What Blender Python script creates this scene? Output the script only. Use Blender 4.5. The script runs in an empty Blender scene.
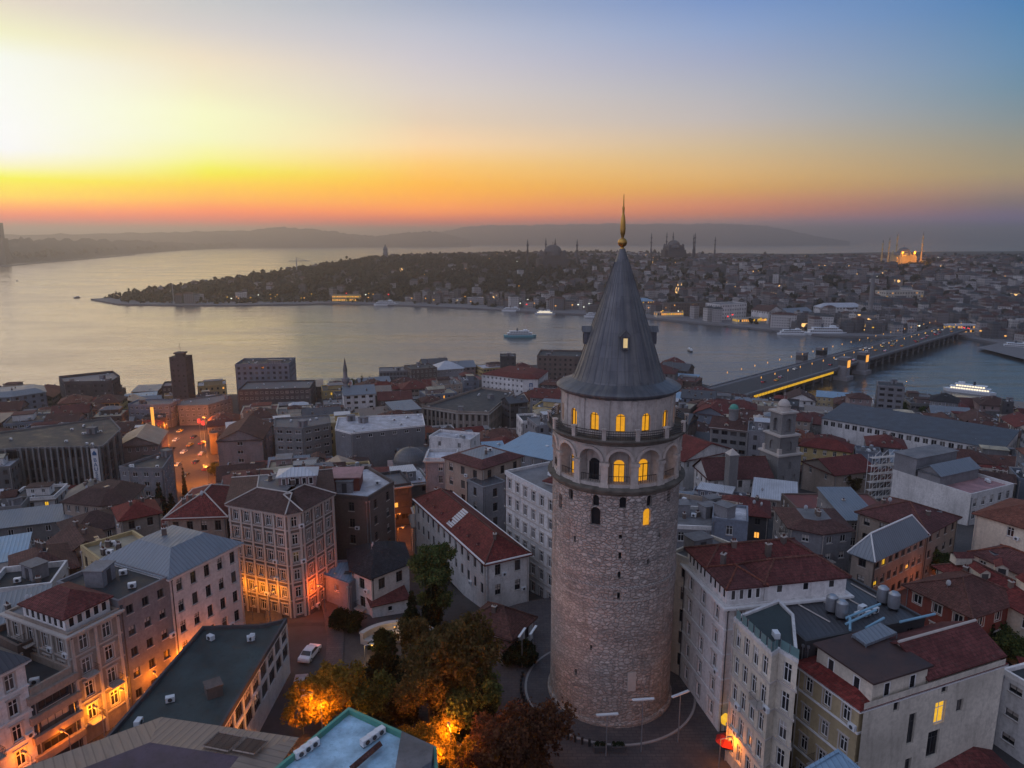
import bpy, math, random
import numpy as np
from mathutils import Vector
random.seed(7); rng = np.random.default_rng(7)
S = bpy.context.scene
COL = S.collection
R = math.radians
# ------------------------------------------------------------------ camera
F_PX = 723.0; PITCH = R(11.6); CAM_H = 60.3
cam = bpy.data.cameras.new('camera'); camo = bpy.data.objects.new('camera', cam); COL.objects.link(camo)
cam.sensor_width = 36; cam.lens = 36 * F_PX / 1024; cam.clip_start = 0.5; cam.clip_end = 90000
camo.location = (0, 0, CAM_H); camo.rotation_euler = (math.pi / 2 - PITCH, 0, 0)
S.camera = camo
# ------------------------------------------------------------------ view, sampling
S.view_settings.view_transform = 'Standard'; S.view_settings.look = 'None'
S.view_settings.exposure = 0.0; S.view_settings.gamma = 1.0; S.view_settings.use_curve_mapping = False
cy = S.cycles
cy.use_denoising = True; cy.max_bounces = 4; cy.diffuse_bounces = 2; cy.glossy_bounces = 2
cy.transmission_bounces = 2; cy.volume_bounces = 0; cy.sample_clamp_indirect = 4.0; cy.caustics_reflective = False; cy.caustics_refractive = False
cy.use_light_tree = True
# ------------------------------------------------------------------ sky
def lin(c):
    return tuple((x / 12.92 if x <= 0.04045 else ((x + 0.055) / 1.055) ** 2.4) for x in [v / 255 for v in c])
def ray(u, v):
    a = (u - 512) / F_PX; b = (384 - v) / F_PX
    return Vector((a, b * math.sin(PITCH) + math.cos(PITCH), b * math.cos(PITCH) - math.sin(PITCH))).normalized()
SUN_AZ = R(-32); SUN_EL = R(9)
HB = 1.8            # strength of the sky
CORR = {(30, 0): (1.057, 1.042, 1.041), (30, 35): (1.061, 1.109, 1.036), (30, 60): (1.068, 1.12, 1.178), (30, 110): (1.116, 1.156, 1.239), (30, 150): (1.189, 1.251, 1.434), (30, 165): (1.261, 1.314, 1.479), (30, 178): (1.31, 1.525, 0.02), (30, 187): (1.428, 1.475, 0.02), (30, 198): (1.672, 1.755, 0.02), (30, 208): (2.144, 1.343, 0.02), (30, 218): (2.5, 0.195, 0.02), (30, 226): (1.6, 0.281, 0.25), (30, 234): (1.6, 0.25, 0.25), (230, 0): (1.002, 1.033, 1.045), (230, 30): (1.043, 1.056, 1.061), (230, 60): (1.113, 1.107, 1.064), (230, 90): (1.11, 1.134, 1.093), (230, 115): (1.146, 1.214, 1.159), (230, 140): (1.153, 1.251, 1.258), (230, 158): (1.216, 1.311, 1.168), (230, 172): (1.213, 1.425, 0.021), (230, 185): (1.39, 1.365, 0.02), (230, 200): (1.65, 1.431, 0.02), (230, 212): (2.336, 0.843, 0.02), (230, 222): (2.5, 0.178, 0.02), (230, 232): (1.6, 0.493, 0.25), (430, 0): (0.97, 1.015, 1.049), (430, 30): (1.049, 1.064, 1.08), (430, 60): (1.074, 1.083, 1.097), (430, 90): (1.113, 1.12, 1.125), (430, 120): (1.117, 1.125, 1.117), (430, 145): (1.254, 1.235, 1.166), (430, 165): (1.303, 1.252, 0.826), (430, 185): (1.463, 1.339, 0.088), (430, 200): (1.751, 1.463, 0.02), (430, 212): (2.489, 1.563, 0.057), (430, 222): (2.5, 0.653, 0.13), (430, 232): (1.6, 0.882, 0.704), (710, 0): (0.865, 0.974, 1.064), (710, 30): (0.97, 1.033, 1.083), (710, 60): (1.013, 1.048, 1.092), (710, 90): (1.075, 1.094, 1.107), (710, 120): (1.129, 1.148, 1.165), (710, 150): (1.224, 1.218, 1.104), (710, 175): (1.397, 1.336, 0.949), (710, 190): (1.552, 1.45, 0.602), (710, 205): (1.961, 1.391, 0.777), (710, 215): (2.5, 1.352, 0.539), (710, 224): (1.6, 1.6, 1.6), (710, 234): (1.6, 1.6, 1.6), (990, 0): (0.653, 0.929, 1.033), (990, 30): (0.734, 0.976, 1.046), (990, 60): (0.811, 1.002, 1.071), (990, 90): (0.861, 1.024, 1.064), (990, 120): (0.977, 1.076, 1.088), (990, 150): (1.148, 1.167, 1.066), (990, 175): (1.391, 1.347, 0.99), (990, 190): (1.522, 1.362, 1.022), (990, 205): (1.39, 1.206, 0.978), (990, 220): (1.702, 1.11, 1.995), (990, 232): (0.42, 0.551, 1.6)}
def sky_world():
    w = bpy.data.worlds.new('World'); S.world = w; w.use_nodes = True
    nt = w.node_tree; N = nt.nodes; Lk = nt.links
    for n in list(N): N.remove(n)
    out = N.new('ShaderNodeOutputWorld'); bg = N.new('ShaderNodeBackground'); bg.inputs[1].default_value = HB
    Lk.new(bg.outputs[0], out.inputs[0])
    tc = N.new('ShaderNodeTexCoord'); sep = N.new('ShaderNodeSeparateXYZ'); Lk.new(tc.outputs['Generated'], sep.inputs[0])
    def M(op, a, b=None, clamp=False):
        n = N.new('ShaderNodeMath'); n.operation = op; n.use_clamp = clamp
        for i, x in enumerate((a, b)):
            if x is None: continue
            if isinstance(x, (int, float)): n.inputs[i].default_value = x
            else: Lk.new(x, n.inputs[i])
        return n.outputs[0]
    az = M('ARCTAN2', sep.outputs[0], sep.outputs[1])
    el = M('ARCSINE', sep.outputs[2])
    deg = M('MULTIPLY', el, 180 / math.pi)
    elf = M('DIVIDE', M('ADD', deg, 3.0), 93.0, True)
    # sky colours by azimuth (degrees) and by the row of the picture they fall in
    cols = [
      (-33.7, 30, [(0,(226,216,200)),(35,(242,238,205)),(60,(248,248,235)),(110,(250,250,240)),(150,(250,248,236)),(165,(250,244,195)),(178,(250,238,85)),(187,(252,228,10)),(198,(253,205,0)),(208,(252,178,25)),(218,(246,152,55)),(226,(222,145,92)),(234,(196,142,98))]),
      (-22, 230, [(0,(200,200,200)),(30,(214,208,204)),(60,(235,222,200)),(90,(242,234,200)),(115,(246,244,200)),(140,(247,243,190)),(158,(248,240,150)),(172,(248,232,75)),(185,(253,210,50)),(200,(253,182,48)),(212,(244,158,75)),(222,(226,142,92)),(232,(196,140,105))]),
      (-6.5, 430, [(0,(170,178,198)),(30,(190,192,205)),(60,(205,200,205)),(90,(217,206,198)),(120,(231,209,183)),(145,(247,212,166)),(165,(253,203,124)),(185,(253,186,84)),(200,(251,172,70)),(212,(236,152,92)),(222,(220,136,110)),(232,(192,132,118))]),
      (15.3, 710, [(0,(130,154,198)),(30,(147,165,200)),(60,(165,172,195)),(90,(180,180,188)),(120,(194,184,178)),(150,(210,184,148)),(175,(218,176,120)),(190,(213,160,104)),(205,(201,138,108)),(215,(182,128,112)),(224,(166,122,116)),(234,(140,116,122))]),
      (33.5, 990, [(0,(92,134,180)),(30,(104,140,178)),(60,(115,145,175)),(90,(126,148,165)),(120,(142,150,152)),(150,(158,150,132)),(175,(162,145,120)),(190,(150,130,118)),(205,(130,115,118)),(220,(112,106,122)),(232,(98,100,126))]),
    ]
    up = {-33.7: (150,165,185), -22: (140,158,185), -6.5: (128,150,185), 15.3: (115,142,182), 33.5: (100,132,178)}
    zen = tuple(x / HB for x in lin((152, 168, 202)))
    ramps = []
    def ramp(stops):
        r = N.new('ShaderNodeValToRGB'); cr = r.color_ramp; cr.interpolation = 'B_SPLINE' if False else 'LINEAR'
        stops = sorted(stops); els = cr.elements
        els[0].position = stops[0][0]; els[0].color = (*stops[0][1], 1)
        els[1].position = stops[-1][0]; els[1].color = (*stops[-1][1], 1)
        for p, c in stops[1:-1]:
            e = els.new(p); e.color = (*c, 1)
        Lk.new(elf, r.inputs[0]); return r.outputs[0]
    for a, u, rows in cols:
        st = []
        for v, c in rows:
            e = math.degrees(math.asin(ray(u, v).z)); k = CORR.get((u, v), (1, 1, 1)); st.append(((e + 3) / 93, tuple(a_ * b_ / HB for a_, b_ in zip(lin(c), k))))
        st.append(((50 + 3) / 93, tuple(x / HB for x in lin(up[a])))); st.append((1.0, zen))
        ramps.append((a, ramp(st)))
    back = [((0) / 93, lin((140,142,172))), ((2 + 3) / 93, lin((158,156,184))), (13 / 93, lin((184,184,214))), (28 / 93, lin((180,188,220))), (53 / 93, lin((168,182,214))), (1.0, zen)]
    back = [(p_, tuple(x * 1.22 / HB for x in c_) if c_ is not zen else c_) for p_, c_ in back]
    rb = ramp(back)
    def mix(f, a, b):
        m = N.new('ShaderNodeMix'); m.data_type = 'RGBA'; Lk.new(f, m.inputs[0]); Lk.new(a, m.inputs[6]); Lk.new(b, m.inputs[7]); return m.outputs[2]
    azd = M('MULTIPLY', az, 180 / math.pi)
    def step(a0, a1, x=azd):
        n = N.new('ShaderNodeMapRange'); n.interpolation_type = 'LINEAR'; n.inputs[1].default_value = a0; n.inputs[2].default_value = a1; Lk.new(x, n.inputs[0]); return n.outputs[0]
    cur = ramps[0][1]
    for (a0, _), (a1, r1) in zip(ramps, ramps[1:]): cur = mix(step(a0, a1), cur, r1)
    # the unseen sky is brighter on the sun's side and dimmer opposite
    side = M('SUBTRACT', 0.92, M('MULTIPLY', M('SINE', az), 0.52)); vm = N.new('ShaderNodeVectorMath'); vm.operation = 'SCALE'; Lk.new(rb, vm.inputs[0]); Lk.new(side, vm.inputs['Scale'])
    cur = mix(step(50, 95, M('ABSOLUTE', azd)), cur, vm.outputs[0])
    Lk.new(cur, bg.inputs[0])
sky_world()
# ------------------------------------------------------------------ sun: veiled, low, left of the view
sl = bpy.data.lights.new('sun', 'SUN'); sl.energy = 0.2; sl.angle = R(30); sl.color = (1.0, 0.62, 0.34)
so = bpy.data.objects.new('sun', sl); COL.objects.link(so)
so.rotation_euler = (math.pi / 2 - SUN_EL, 0, -SUN_AZ + math.pi)
# ------------------------------------------------------------------ picture rays to places
def U(u, v, z):
    d = ray(u, v); t = (z - CAM_H) / d.z
    return Vector((d.x * t, d.y * t, z))
def at_y(u, v, y):
    d = ray(u, v); t = y / d.y
    return Vector((d.x * t, y, CAM_H + d.z * t))
def proj(p):
    x, y, z = p[0], p[1], p[2] - CAM_H
    dep = y * math.cos(PITCH) - z * math.sin(PITCH); up = y * math.sin(PITCH) + z * math.cos(PITCH)
    if dep < 1: return (1e6, 1e6)
    return (512 + F_PX * x / dep, 384 - F_PX * up / dep)
ZB = [(-400, 0), (105, 0), (200, -15), (330, -38), (430, -46), (3000, -47.6)]
SEA = -50.0
def zg(x, y):
    return zg0(y) - 12.5 * sst((-x - 55) / 55) * sst((y - 130) / 70) * (1 - sst((y - 255) / 110))
def sst(t): t = min(max(t, 0.0), 1.0); return t * t * (3 - 2 * t)
def zg0(y):
    for (a, za), (b, zb) in zip(ZB, ZB[1:]):
        if y <= b: return za + (zb - za) * (y - a) / (b - a)
    return ZB[-1][1]
def G(u, v):                       # where the ray meets the near slope
    z = 0
    for _ in range(40):
        p = U(u, v, z); z = 0.5 * z + 0.5 * zg(p.x, p.y)
    return Vector((p.x, p.y, zg(p.x, p.y)))
# ------------------------------------------------------------------ tags
def tag(o, label=None, cat=None, group=None, kind=None):
    if label: o['label'] = label
    if cat: o['category'] = cat
    if group: o['group'] = group
    if kind: o['kind'] = kind
    return o
def empty(name, loc, rz=0, label=None, cat=None, group=None):
    o = bpy.data.objects.new(name, None); COL.objects.link(o); o.empty_display_size = 0.5
    o.location = loc; o.rotation_euler = (0, 0, rz)
    return tag(o, label, cat, group)
KIDS = {}
def link(name, me, parent=None, loc=(0, 0, 0), rz=0, sc=None):
    o = bpy.data.objects.new(name, me); COL.objects.link(o); o.location = loc; o.rotation_euler = (0, 0, rz)
    if sc: o.scale = sc
    if parent is not None:
        o.parent = parent; KIDS.setdefault(parent.name, []).append(o)
    return o
def copy_tree(o, parent=None, loc=None, rz=None, label=None):
    c = o.copy(); COL.objects.link(c); c.parent = parent
    if loc is not None: c.location = loc
    if rz is not None: c.rotation_euler = (0, 0, rz)
    if label: c['label'] = label
    for ch in KIDS.get(o.name, []):
        k = copy_tree(ch, c); KIDS.setdefault(c.name, []).append(k)
    return c
# ------------------------------------------------------------------ mesh builder
class MB:
    def __init__(s, org=(0, 0, 0)): s.v = []; s.f = []; s.m = []; s.o = Vector(org); s.uv = None
    def V(s, p): s.v.append((p[0] - s.o.x, p[1] - s.o.y, p[2] - s.o.z)); return len(s.v) - 1
    def face(s, pts, m=0): s.f.append([s.V(p) for p in pts]); s.m.append(m)
    def box(s, x0, x1, y0, y1, z0, z1, m=0, T=None, skip=''):
        c = [(x, y, z) for z in (z0, z1) for y in (y0, y1) for x in (x0, x1)]
        if T: c = [T(p) for p in c]
        i = [s.V(p) for p in c]
        fs = [(0, 2, 3, 1), (4, 5, 7, 6), (0, 1, 5, 4), (2, 6, 7, 3), (0, 4, 6, 2), (1, 3, 7, 5)]
        if 'b' in skip: fs = fs[1:]
        for f in fs: s.f.append([i[k] for k in f]); s.m.append(m)
    def bar(s, a, b, r, m=0, n=4, r2=None):
        a = Vector(a); b = Vector(b); d = (b - a)
        if d.length < 1e-6: return
        d.normalize(); q = Vector((0, 0, 1)) if abs(d.z) < 0.9 else Vector((1, 0, 0))
        t = d.cross(q).normalized(); w = d.cross(t); r2 = r if r2 is None else r2
        A = [s.V(a + (t * math.cos(k * 2 * math.pi / n) + w * math.sin(k * 2 * math.pi / n)) * r) for k in range(n)]
        B = [s.V(b + (t * math.cos(k * 2 * math.pi / n) + w * math.sin(k * 2 * math.pi / n)) * r2) for k in range(n)]
        for k in range(n): s.f.append([A[k], A[(k + 1) % n], B[(k + 1) % n], B[k]]); s.m.append(m)
        s.f.append(A[::-1]); s.f.append(B); s.m += [m, m]
    def lathe(s, prof, n=48, c=(0, 0), m=0, a0=0, a1=2 * math.pi, uvr=None):
        full = abs(a1 - a0 - 2 * math.pi) < 1e-6; k = n if full else n + 1
        rings = []
        for r, z in prof:
            rings.append([s.V((c[0] + r * math.cos(a0 + (a1 - a0) * i / n), c[1] + r * math.sin(a0 + (a1 - a0) * i / n), z)) for i in range(k)])
        for A, B in zip(rings, rings[1:]):
            for i in range(n):
                j = (i + 1) % k
                s.f.append([A[i], A[j], B[j], B[i]]); s.m.append(m)
    def prism(s, poly, z0, z1, m=0, mt=None, bottom=False):
        n = len(poly); a = [s.V((p[0], p[1], z0)) for p in poly]; b = [s.V((p[0], p[1], z1)) for p in poly]
        for i in range(n): s.f.append([a[i], a[(i + 1) % n], b[(i + 1) % n], b[i]]); s.m.append(m)
        s.f.append(b); s.m.append(m if mt is None else mt)
        if bottom: s.f.append(a[::-1]); s.m.append(m)
    def sphere(s, c, r, m=0, n=12, k=8, top=False, sz=1.0):
        prof = []
        for j in range(k + 1):
            t = (0 if top else -math.pi / 2) + (math.pi / 2 if top else math.pi) * j / k
            prof.append((max(r * math.cos(t), 1e-3), c[2] + r * math.sin(t) * sz))
        s.lathe(prof, n, (c[0], c[1]), m)
    def mesh(s, name, mats, smooth=False, uv=True):
        me = bpy.data.meshes.new(name); me.from_pydata(s.v, [], s.f)
        for m in (mats if isinstance(mats, (list, tuple)) else [mats]): me.materials.append(MAT[m])
        if any(s.m): me.polygons.foreach_set('material_index', s.m)
        if smooth: me.polygons.foreach_set('use_smooth', [True] * len(s.f))
        if uv: auto_uv(me, s.uvfn if hasattr(s, 'uvfn') else None)
        me.update(); return me
    def build(s, name, mats, parent=None, smooth=False, uv=True, loc=(0, 0, 0)):
        return link(name, s.mesh(name, mats, smooth, uv), parent, loc)
def auto_uv(me, fn=None):
    nl = len(me.loops); 
    if nl == 0: return
    npoly = len(me.polygons)
    co = np.empty(len(me.vertices) * 3); me.vertices.foreach_get('co', co); co = co.reshape(-1, 3)
    vi = np.empty(nl, dtype=np.int64); me.loops.foreach_get('vertex_index', vi)
    tot = np.empty(npoly, dtype=np.int64); me.polygons.foreach_get('loop_total', tot)
    nor = np.empty(npoly * 3); me.polygons.foreach_get('normal', nor); nor = nor.reshape(-1, 3)
    n = np.repeat(nor, tot, axis=0); p = co[vi]
    if fn is not None: uv = fn(p, n)
    else:
        t = np.stack([-n[:, 1], n[:, 0], np.zeros(nl)], 1); l = np.linalg.norm(t, axis=1)
        flat = l < 0.02; t[flat] = (1, 0, 0); l[flat] = 1; t /= l[:, None]
        b = np.cross(n, t); uv = np.stack([(p * t).sum(1), (p * b).sum(1)], 1)
    lay = me.uv_layers.new(name='UVMap'); lay.data.foreach_set('uv', uv.astype(np.float32).ravel())
# ------------------------------------------------------------------ materials
MAT = {}
class NB:
    def __init__(s, name):
        m = bpy.data.materials.new(name); m.use_nodes = True; s.m = m; s.nt = m.node_tree; s.N = s.nt.nodes
        for n in list(s.N): s.N.remove(n)
        s.out = s.N.new('ShaderNodeOutputMaterial'); MAT[name] = m
    def n(s, t, **kw):
        x = s.N.new('ShaderNode' + t)
        for k, v in kw.items(): setattr(x, k, v)
        return x
    def L(s, a, b): s.nt.links.new(a, b)
    def set(s, sock, v):
        if hasattr(v, 'is_output'): s.L(v, sock)
        elif isinstance(v, (tuple, list)) and len(v) == 3 and sock.type == 'RGBA': sock.default_value = (*v, 1)
        else: sock.default_value = v
    def math(s, op, a, b=0.0, clamp=False):
        x = s.n('Math', operation=op, use_clamp=clamp); s.set(x.inputs[0], a); s.set(x.inputs[1], b); return x.outputs[0]
    def mix(s, f, a, b, blend='MIX'):
        x = s.n('Mix', data_type='RGBA', blend_type=blend); s.set(x.inputs[0], f); s.set(x.inputs[6], a); s.set(x.inputs[7], b); return x.outputs[2]
    def noise(s, vec, scale, detail=4, rough=0.55, out=0):
        x = s.n('TexNoise'); x.inputs['Scale'].default_value = scale; x.inputs['Detail'].default_value = detail; x.inputs['Roughness'].default_value = rough
        if vec is not None: s.L(vec, x.inputs['Vector'])
        return x.outputs[out]
    def ramp(s, f, *st):
        r = s.n('ValToRGB'); e = r.color_ramp.elements
        e[0].position, e[0].color = st[0][0], (*st[0][1], 1); e[1].position, e[1].color = st[-1][0], (*st[-1][1], 1)
        for p, c in st[1:-1]: q = e.new(p); q.color = (*c, 1)
        s.L(f, r.inputs[0]); return r.outputs[0]
    def mr(s, f, a, b, c, d):
        x = s.n('MapRange'); s.set(x.inputs[0], f)
        for i, v in enumerate((a, b, c, d)): x.inputs[i + 1].default_value = v
        return x.outputs[0]
    def pos(s): return s.n('NewGeometry').outputs['Position']
    def uv(s): return s.n('UVMap').outputs[0]
    def scale(s, vec, sc, loc=(0, 0, 0)):
        x = s.n('Mapping'); s.L(vec, x.inputs[0]); x.inputs['Scale'].default_value = sc; x.inputs['Location'].default_value = loc; return x.outputs[0]
    def rnd(s): return s.n('ObjectInfo').outputs['Random']
    def bump(s, h, st=0.3, d=0.1):
        x = s.n('Bump'); x.inputs['Strength'].default_value = st; x.inputs['Distance'].default_value = d; s.L(h, x.inputs['Height']); return x.outputs[0]
    def bsdf(s, col, rough=0.8, spec=0.3, metal=0.0, nor=None, emit=None, estr=0.0):
        b = s.n('BsdfPrincipled'); s.set(b.inputs['Base Color'], col); s.set(b.inputs['Roughness'], rough)
        b.inputs['Specular IOR Level'].default_value = spec; b.inputs['Metallic'].default_value = metal
        if nor is not None: s.L(nor, b.inputs['Normal'])
        if emit is not None: s.set(b.inputs['Emission Color'], emit); s.set(b.inputs['Emission Strength'], estr)
        s.L(b.outputs[0], s.out.inputs[0]); return b
def mul(c, k): return tuple(x * k for x in c)
def m_plain(name, col, rough=0.7, spec=0.3, metal=0.0, var=0.15, sc=1.2):
    b = NB(name); n = b.noise(b.pos(), sc, 5)
    c = b.mix(n, mul(col, 1 - var * 1.6), mul(col, 1 + var))
    b.bsdf(c, rough, spec, metal)
def m_plaster(name, col, dirt=0.5, panel=False):
    b = NB(name); p = b.pos(); uv = b.uv()
    big = b.noise(p, 0.16, 4); fine = b.noise(p, 2.2, 5, 0.65)
    streak = b.noise(b.scale(uv, (0.75, 0.1, 1)), 1.0, 6, 0.72)
    c = b.mix(b.mr(big, 0.3, 0.7, 0, 1), mul(col, 0.72), mul(col, 1.12))
    c = b.mix(b.mr(fine, 0.42, 0.68, 0.0, 0.6), c, mul(col, 0.6))
    c = b.mix(b.mr(streak, 0.5, 0.8, 0, dirt), c, (0.10, 0.087, 0.082))
    r = b.rnd(); hs = b.n('HueSaturation'); b.L(b.mr(r, 0, 1, 0.84, 1.1), hs.inputs['Value']); b.L(b.mr(r, 0, 1, 0.85, 1.15), hs.inputs['Saturation']); b.L(c, hs.inputs['Color'])
    b.bsdf(hs.outputs[0], 0.9, 0.15, 0, b.bump(fine, 0.25, 0.05))
def m_tile(name, col):
    b = NB(name); uv = b.uv(); p = b.pos()
    wv = b.n('TexWave', wave_type='BANDS', bands_direction='X', wave_profile='SIN'); b.L(uv, wv.inputs[0]); wv.inputs['Scale'].default_value = 1.0
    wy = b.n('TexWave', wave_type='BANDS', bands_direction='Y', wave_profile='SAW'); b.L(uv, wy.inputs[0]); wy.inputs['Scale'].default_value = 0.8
    cell = b.n('TexVoronoi'); b.L(b.scale(uv, (3.2, 2.6, 1)), cell.inputs['Vector']); cell.inputs['Scale'].default_value = 1
    big = b.noise(p, 0.28, 5, 0.6); fine = b.noise(p, 1.6, 5, 0.7)
    sp = b.n('SeparateColor'); b.L(cell.outputs['Color'], sp.inputs[0])
    c = b.mix(sp.outputs[0], mul(col, 0.62), mul(col, 1.35))
    c = b.mix(b.mr(big, 0.4, 0.7, 0, 0.7), c, mul(col, 0.5))
    c = b.mix(b.mr(fine, 0.56, 0.75, 0, 0.6), c, (0.10, 0.085, 0.07))
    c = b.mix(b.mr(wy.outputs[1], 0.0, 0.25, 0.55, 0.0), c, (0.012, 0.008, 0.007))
    r = b.rnd(); hs = b.n('HueSaturation'); b.L(b.mr(r, 0, 1, 0.75, 1.2), hs.inputs['Value']); b.L(b.mr(r, 0, 1, 0.8, 1.1), hs.inputs['Saturation']); b.L(c, hs.inputs['Color'])
    h = b.math('ADD', b.math('MULTIPLY', wv.outputs[1], 0.7), wy.outputs[1])
    b.bsdf(hs.outputs[0], 0.8, 0.2, 0, b.bump(h, 0.7, 0.08))
def m_seam(name, col, pitch=0.6, metal=0.3, rough=0.5):       # standing seam metal sheet
    b = NB(name); uv = b.uv(); p = b.pos()
    wv = b.n('TexWave', wave_type='BANDS', bands_direction='X', wave_profile='SIN'); b.L(uv, wv.inputs[0]); wv.inputs['Scale'].default_value = 0.314 / pitch
    big = b.noise(p, 0.3, 5, 0.6); st = b.noise(b.scale(uv, (1.5, 0.2, 1)), 1.2, 5, 0.7)
    c = b.mix(big, mul(col, 0.7), mul(col, 1.2)); c = b.mix(b.mr(st, 0.5, 0.75, 0, 0.55), c, mul(col, 0.45))
    c = b.mix(b.mr(wv.outputs[1], 0.9, 1, 0, 0.6), c, mul(col, 0.4))
    b.bsdf(c, b.mr(big, 0.3, 0.7, rough - 0.1, rough + 0.2), 0.4, metal, b.bump(wv.outputs[1], 0.5, 0.05))
def m_flat(name, col):                                         # flat roof with puddle stains
    b = NB(name); p = b.pos(); n1 = b.noise(p, 0.35, 6, 0.65); n2 = b.noise(p, 1.7, 5, 0.7)
    c = b.mix(b.mr(n1, 0.35, 0.68, 0, 1), mul(col, 0.55), mul(col, 1.15)); c = b.mix(b.mr(n2, 0.52, 0.7, 0, 0.5), c, mul(col, 0.4))
    r = b.rnd(); hs = b.n('HueSaturation'); b.L(b.mr(r, 0, 1, 0.8, 1.15), hs.inputs['Value']); b.L(c, hs.inputs['Color'])
    b.bsdf(hs.outputs[0], b.mr(n1, 0.3, 0.7, 0.45, 0.9), 0.25, 0, b.bump(n2, 0.2, 0.05))
def m_glow(name, col, st):
    b = NB(name); n = b.noise(b.pos(), 2.5, 3)
    b.bsdf((0.05, 0.04, 0.03), 0.4, 0.3, 0, None, b.mix(n, mul(col, 0.55), col), st)
def m_leaf(name, a, c_, d):
    b = NB(name); g = b.n('NewGeometry'); r = g.outputs['Random Per Island']; p = g.outputs['Position']
    c = b.ramp(r, (0, a), (0.5, c_), (1, d)); n = b.noise(p, 0.5, 4)
    c = b.mix(b.mr(n, 0.35, 0.7, 0, 0.75), c, mul(a, 0.6)); 
    di = b.n('BsdfDiffuse'); b.L(c, di.inputs[0]); tr = b.n('BsdfTranslucent'); b.L(c, tr.inputs[0])
    mx = b.n('MixShader'); mx.inputs[0].default_value = 0.3; b.L(di.outputs[0], mx.inputs[1]); b.L(tr.outputs[0], mx.inputs[2]); b.L(mx.outputs[0], b.out.inputs[0])
WALLS = {'white': (0.7, 0.665, 0.64), 'cream': (0.62, 0.55, 0.45), 'yellow': (0.54, 0.40, 0.2), 'beige': (0.34, 0.275, 0.23), 'grey': (0.23, 0.225, 0.235),
         'pink': (0.31, 0.23, 0.22), 'brown': (0.155, 0.12, 0.105), 'dark': (0.085, 0.08, 0.084), 'bluegrey': (0.19, 0.21, 0.25), 'concrete': (0.22, 0.212, 0.208), 'brick': (0.22, 0.07, 0.055)}
for k, c in WALLS.items(): m_plaster('plaster_' + k, c, 0.55)
m_tile('tile_red', (0.14, 0.034, 0.03)); m_tile('tile_brown', (0.095, 0.045, 0.038)); m_tile('tile_orange', (0.17, 0.062, 0.042)); m_tile('tile_black', (0.03, 0.03, 0.034))
m_seam('metal_grey', (0.2, 0.22, 0.245)); m_seam('metal_blue', (0.25, 0.36, 0.46)); m_seam('metal_dark', (0.085, 0.085, 0.092)); m_seam('metal_pale', (0.5, 0.5, 0.52)); m_seam('metal_tan', (0.26, 0.2, 0.16), 0.8)
m_flat('flat_grey', (0.17, 0.165, 0.17)); m_flat('flat_dark', (0.05, 0.053, 0.056)); m_flat('flat_white', (0.5, 0.49, 0.52)); m_flat('flat_red', (0.2, 0.07, 0.06)); m_flat('flat_blue', (0.33, 0.5, 0.62)); m_flat('flat_tan', (0.42, 0.36, 0.26)); m_flat('flat_pink', (0.36, 0.2, 0.2)); m_flat('flat_brown', (0.075, 0.045, 0.04)); m_flat('flat_plum', (0.11, 0.08, 0.1)); m_flat('flat_green', (0.045, 0.06, 0.06))
m_plain('trim_white', (0.68, 0.66, 0.64), 0.7, 0.2); m_plain('trim_stone', (0.44, 0.39, 0.35), 0.85, 0.15); m_plain('trim_dark', (0.06, 0.058, 0.06), 0.6); m_plain('iron', (0.02, 0.02, 0.022), 0.5, 0.4)
m_plain('dish_grey', (0.32, 0.32, 0.33), 0.6); m_plain('unit_white', (0.62, 0.63, 0.64), 0.5, 0.4); m_plain('steel', (0.35, 0.36, 0.38), 0.4, 0.5, 0.7); m_plain('pipe_blue', (0.2, 0.36, 0.46), 0.5); m_plain('canvas_red', (0.3, 0.02, 0.018), 0.9)
m_plain('asphalt', (0.055, 0.054, 0.056), 0.8, 0.35, 0, 0.35, 0.6);  m_plain('kerb', (0.27, 0.25, 0.24), 0.85); m_plain('road_paint', (0.7, 0.7, 0.68), 0.7)
m_plain('bark', (0.06, 0.045, 0.035), 0.95); m_plain('rubber', (0.02, 0.02, 0.02), 0.9); m_plain('car_white', (0.7, 0.71, 0.73), 0.25, 0.5); m_plain('car_silver', (0.42, 0.45, 0.5), 0.3, 0.5, 0.5); m_plain('car_dark', (0.03, 0.03, 0.035), 0.25, 0.5); m_plain('car_red', (0.3, 0.02, 0.02), 0.25, 0.5); m_plain('car_yellow', (0.6, 0.4, 0.03), 0.3, 0.5)
m_plain('hull_white', (0.7, 0.72, 0.74), 0.4, 0.4); m_plain('hull_teal', (0.12, 0.36, 0.42), 0.4, 0.4); m_plain('hull_dark', (0.04, 0.05, 0.07), 0.4, 0.4); m_plain('copper_green', (0.08, 0.26, 0.2), 0.7); m_plain('quay', (0.16, 0.155, 0.16), 0.9); m_plain('net_teal', (0.05, 0.3, 0.28), 0.9)
m_glow('lit_warm', (1.0, 0.43, 0.012), 0.95); m_glow('lit_amber', (1.0, 0.42, 0.07), 1.6); m_glow('lit_white', (1.0, 0.85, 0.6), 2.2); m_glow('lit_red', (1.0, 0.03, 0.03), 2.5); m_glow('lit_yellow', (1.0, 0.55, 0.03), 1.1); m_glow('lit_teal', (0.25, 0.8, 0.75), 0.45); m_glow('lamp_orange', (1.0, 0.45, 0.08), 2.5); m_glow('lamp_far', (1.0, 0.45, 0.09), 1.7); m_glow('lamp_cool', (0.9, 0.95, 0.8), 2.2)
def m_glass():
    b = NB('glass'); r = b.rnd(); n = b.noise(b.pos(), 0.8, 3)
    c = b.mix(b.mr(r, 0.55, 0.95, 0, 0.6), (0.014, 0.015, 0.018), (0.2, 0.18, 0.165)); c = b.mix(b.mr(n, 0.4, 0.7, 0, 0.5), c, (0.03, 0.03, 0.035))
    b.bsdf(c, 0.12, 0.25)
m_glass()
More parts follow.
